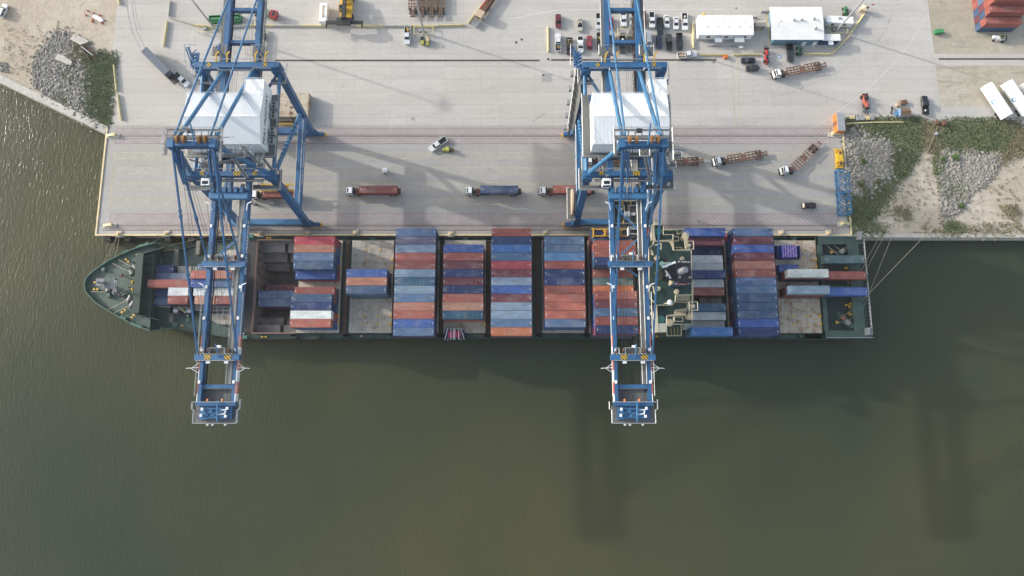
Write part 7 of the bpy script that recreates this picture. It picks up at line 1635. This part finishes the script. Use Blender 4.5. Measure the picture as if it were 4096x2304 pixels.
# road barricade group on the sand
a, b_ = Vector(G(372,60,.3)), Vector(G(410,84,.3)); mid_ = (a+b_)/2; e = empty('white_boat_dock_panel', (mid_.x, mid_.y, 0), math.atan2(b_.y-a.y, b_.x-a.x), 'long white panel lying on the sand ringed by red cones', 'panel')
L = (b_-a).length; m = MB(); m.prism([(-L/2,-.6),(L/2-.4,-.6),(L/2,0),(L/2,.7),(-L/2+.3,.5)], 0, .35); m.build('panel', M['white'], e); m = MB()
for k in (-.3,0,.3): m.b2(k*L-.06,k*L+.06,-.55,.5,.35,.38)
m.build('seam', M['grey'], e)
for i, (px_, py_) in enumerate(((352,44),(375,54),(346,62),(371,80),(371,88),(400,61),(414,80),(409,94))):
    x, y = G(px_, py_); m = MB(); m.tube((0,0,0),(0,0,.9),.22,8,0,.05); m.b2(-.3,.3,-.3,.3,0,.06); o = m.build('traffic_cone', M['red'], loc=(x,y,0)); tag(o, f'small red cone near the white panel on the sand, {["top left","second along the top","far left","lower left","lowest left","upper right","far right","bottom right"][i]}', 'cone', 'red cones round the white panel')
# bollards on plinths, rail stops
for i, (px_, py_) in enumerate(((475,935),(665,934),(860,934),(1040,934),(1232,933),(1421,931),(1612,932),(1802,935),(1990,934),(2180,932),(2940,932),(3125,931),(3315,931))):
    x, y = G(px_, py_, .3); e = empty('mooring_bollard', (x, y, 0), 0, f'cream mooring bollard on a concrete plinth at the quay edge, {ORD[i]} from the left', 'bollard', 'mooring bollards along the quay')
    m = MB(); m.b2(-.85,1.1,-1.0,1.0,0,.28); m.build('plinth', M['concrete'], e); m = MB(); m.box((0,-.1,.38),(1.3,1.2,.2)); m.tube((0,-.1,.4),(0,-.1,.95),.38,12,0,.3); m.tube((0,-.1,.95),(0,-.1,1.2),.55,12,0,.4); m.build('bollard', M['curb'], e)
for (px_, py_, s, lab) in ((450,543,1,'upper left'),(437,903,1,'lower left'),(3340,537,-1,'upper right'),(3378,896,-1,'lower right')):
    x, y = G(px_, py_, .4); e = empty('rail_stop', (x, y, 0), 0, f'pale yellow rail end buffer at the {lab} end of the crane rails', 'rail stop', 'rail end buffers')
    m = MB(); m.b2(-2.2,2.2,-.8,.8,0,.25); m.build('base', M['concrete'], e); m = MB(); m.beam((-s*1.9,0,.3),(s*.6,.25,1.1),.7,.35); m.box((s*.8,.2,.7),(.6,1.0,1.1)); m.build('buffer', M['paleyellow'], e)
# ================================================================ PEOPLE
def person(px, py, label, vest, deg=0):
    x, y = G(px, py, .8); e = empty('person', (x, y, 0), R(deg), label, 'person')
    V = [((0,0,.95),.17),((0,0,1.15),.15),((0,0,1.38),.19),((0,0,1.52),.07),((0,0,1.66),.11),((0,.22,1.42),.08),((.08,.32,1.15),.055),((.2,.30,.92),.04),((0,-.22,1.42),.08),((-.05,-.32,1.15),.055),((.05,-.34,.9),.04),((0,.1,.85),.11),((.12,.11,.48),.075),((.05,.11,.06),.05),((0,-.1,.85),.11),((-.08,-.11,.48),.075),((-.18,-.11,.06),.05),((.2,.11,.04),.045),((-.02,-.11,.04),.045),((.27,.29,.86),.03),((.1,-.33,.83),.03),((0,0,1.8),.07)]
    E_ = [(0,1),(1,2),(2,3),(3,4),(4,21),(2,5),(5,6),(6,7),(7,19),(2,8),(8,9),(9,10),(10,20),(0,11),(11,12),(12,13),(13,17),(0,14),(14,15),(15,16),(16,18)]
    me = bpy.data.meshes.new('body'); me.from_pydata([v for v, r in V], E_, []); o = bpy.data.objects.new('body', me); COL.objects.link(o)
    sk = o.modifiers.new('s', 'SKIN'); 
    for i, (v, r) in enumerate(V): me.skin_vertices[0].data[i].radius = (r, r)
    me.skin_vertices[0].data[0].use_root = True
    o.modifiers.new('u', 'SUBSURF').levels = 1; bpy.context.view_layer.update()
    m2 = bpy.data.meshes.new_from_object(o.evaluated_get(bpy.context.evaluated_depsgraph_get())); bpy.data.objects.remove(o); m2.materials.clear(); m2.materials.append(M['cloth']); m2.materials.append(M['skin']); m2.materials.append(M[vest])
    for p in m2.polygons:
        z_ = p.center.z; p.material_index = 1 if (z_ > 1.54 or (z_ < .93 and abs(p.center.y) > .26)) else (2 if z_ > .98 and abs(p.center.y) < .28 else 0); p.use_smooth = True
    o = bpy.data.objects.new('body', m2); COL.objects.link(o); o.parent = e
    m = MB(); m.sphere((0,0,1.76),.14,10,0,.75); m.tube((0,0,1.75),(0,0,1.77),.18,12); m.build('hard_hat', M['white'], e, smooth=False); return e
person(2796,883,'person in dark clothes and white hard hat walking beside the waterside rail','cloth',10)
person(1068,795,'person in an orange top beside the truck below the left crane','orange',60)
e = person(0,0,'worker in a yellow vest on the ship deck near the bow rail','hivis',20); p = CA(1375,1085,3.6); e.location = (p[0],p[1],3.0)
e = person(0,0,'worker with an orange vest at the outer corner of the open hold','orange',120); p = CB(60,1315,3.6); e.location = (p[0],p[1],3.0)
# ================================================================ HAZE
hz = MB(); hz.b2(-2600,2600,-2600,2600,WZ-3,CH+4)
hm = bpy.data.materials.new('haze air'); hm.use_nodes = True; hn = hm.node_tree.nodes; hn.remove(hn['Principled BSDF'])
pv = hn.new('ShaderNodeVolumePrincipled'); pv.inputs['Color'].default_value = (.82,.88,.95,1); pv.inputs['Density'].default_value = .00010; pv.inputs['Anisotropy'].default_value = .2
hm.node_tree.links.new(pv.outputs[0], hn['Material Output'].inputs['Volume'])
tag(hz.build('haze', hm), kind='stuff')
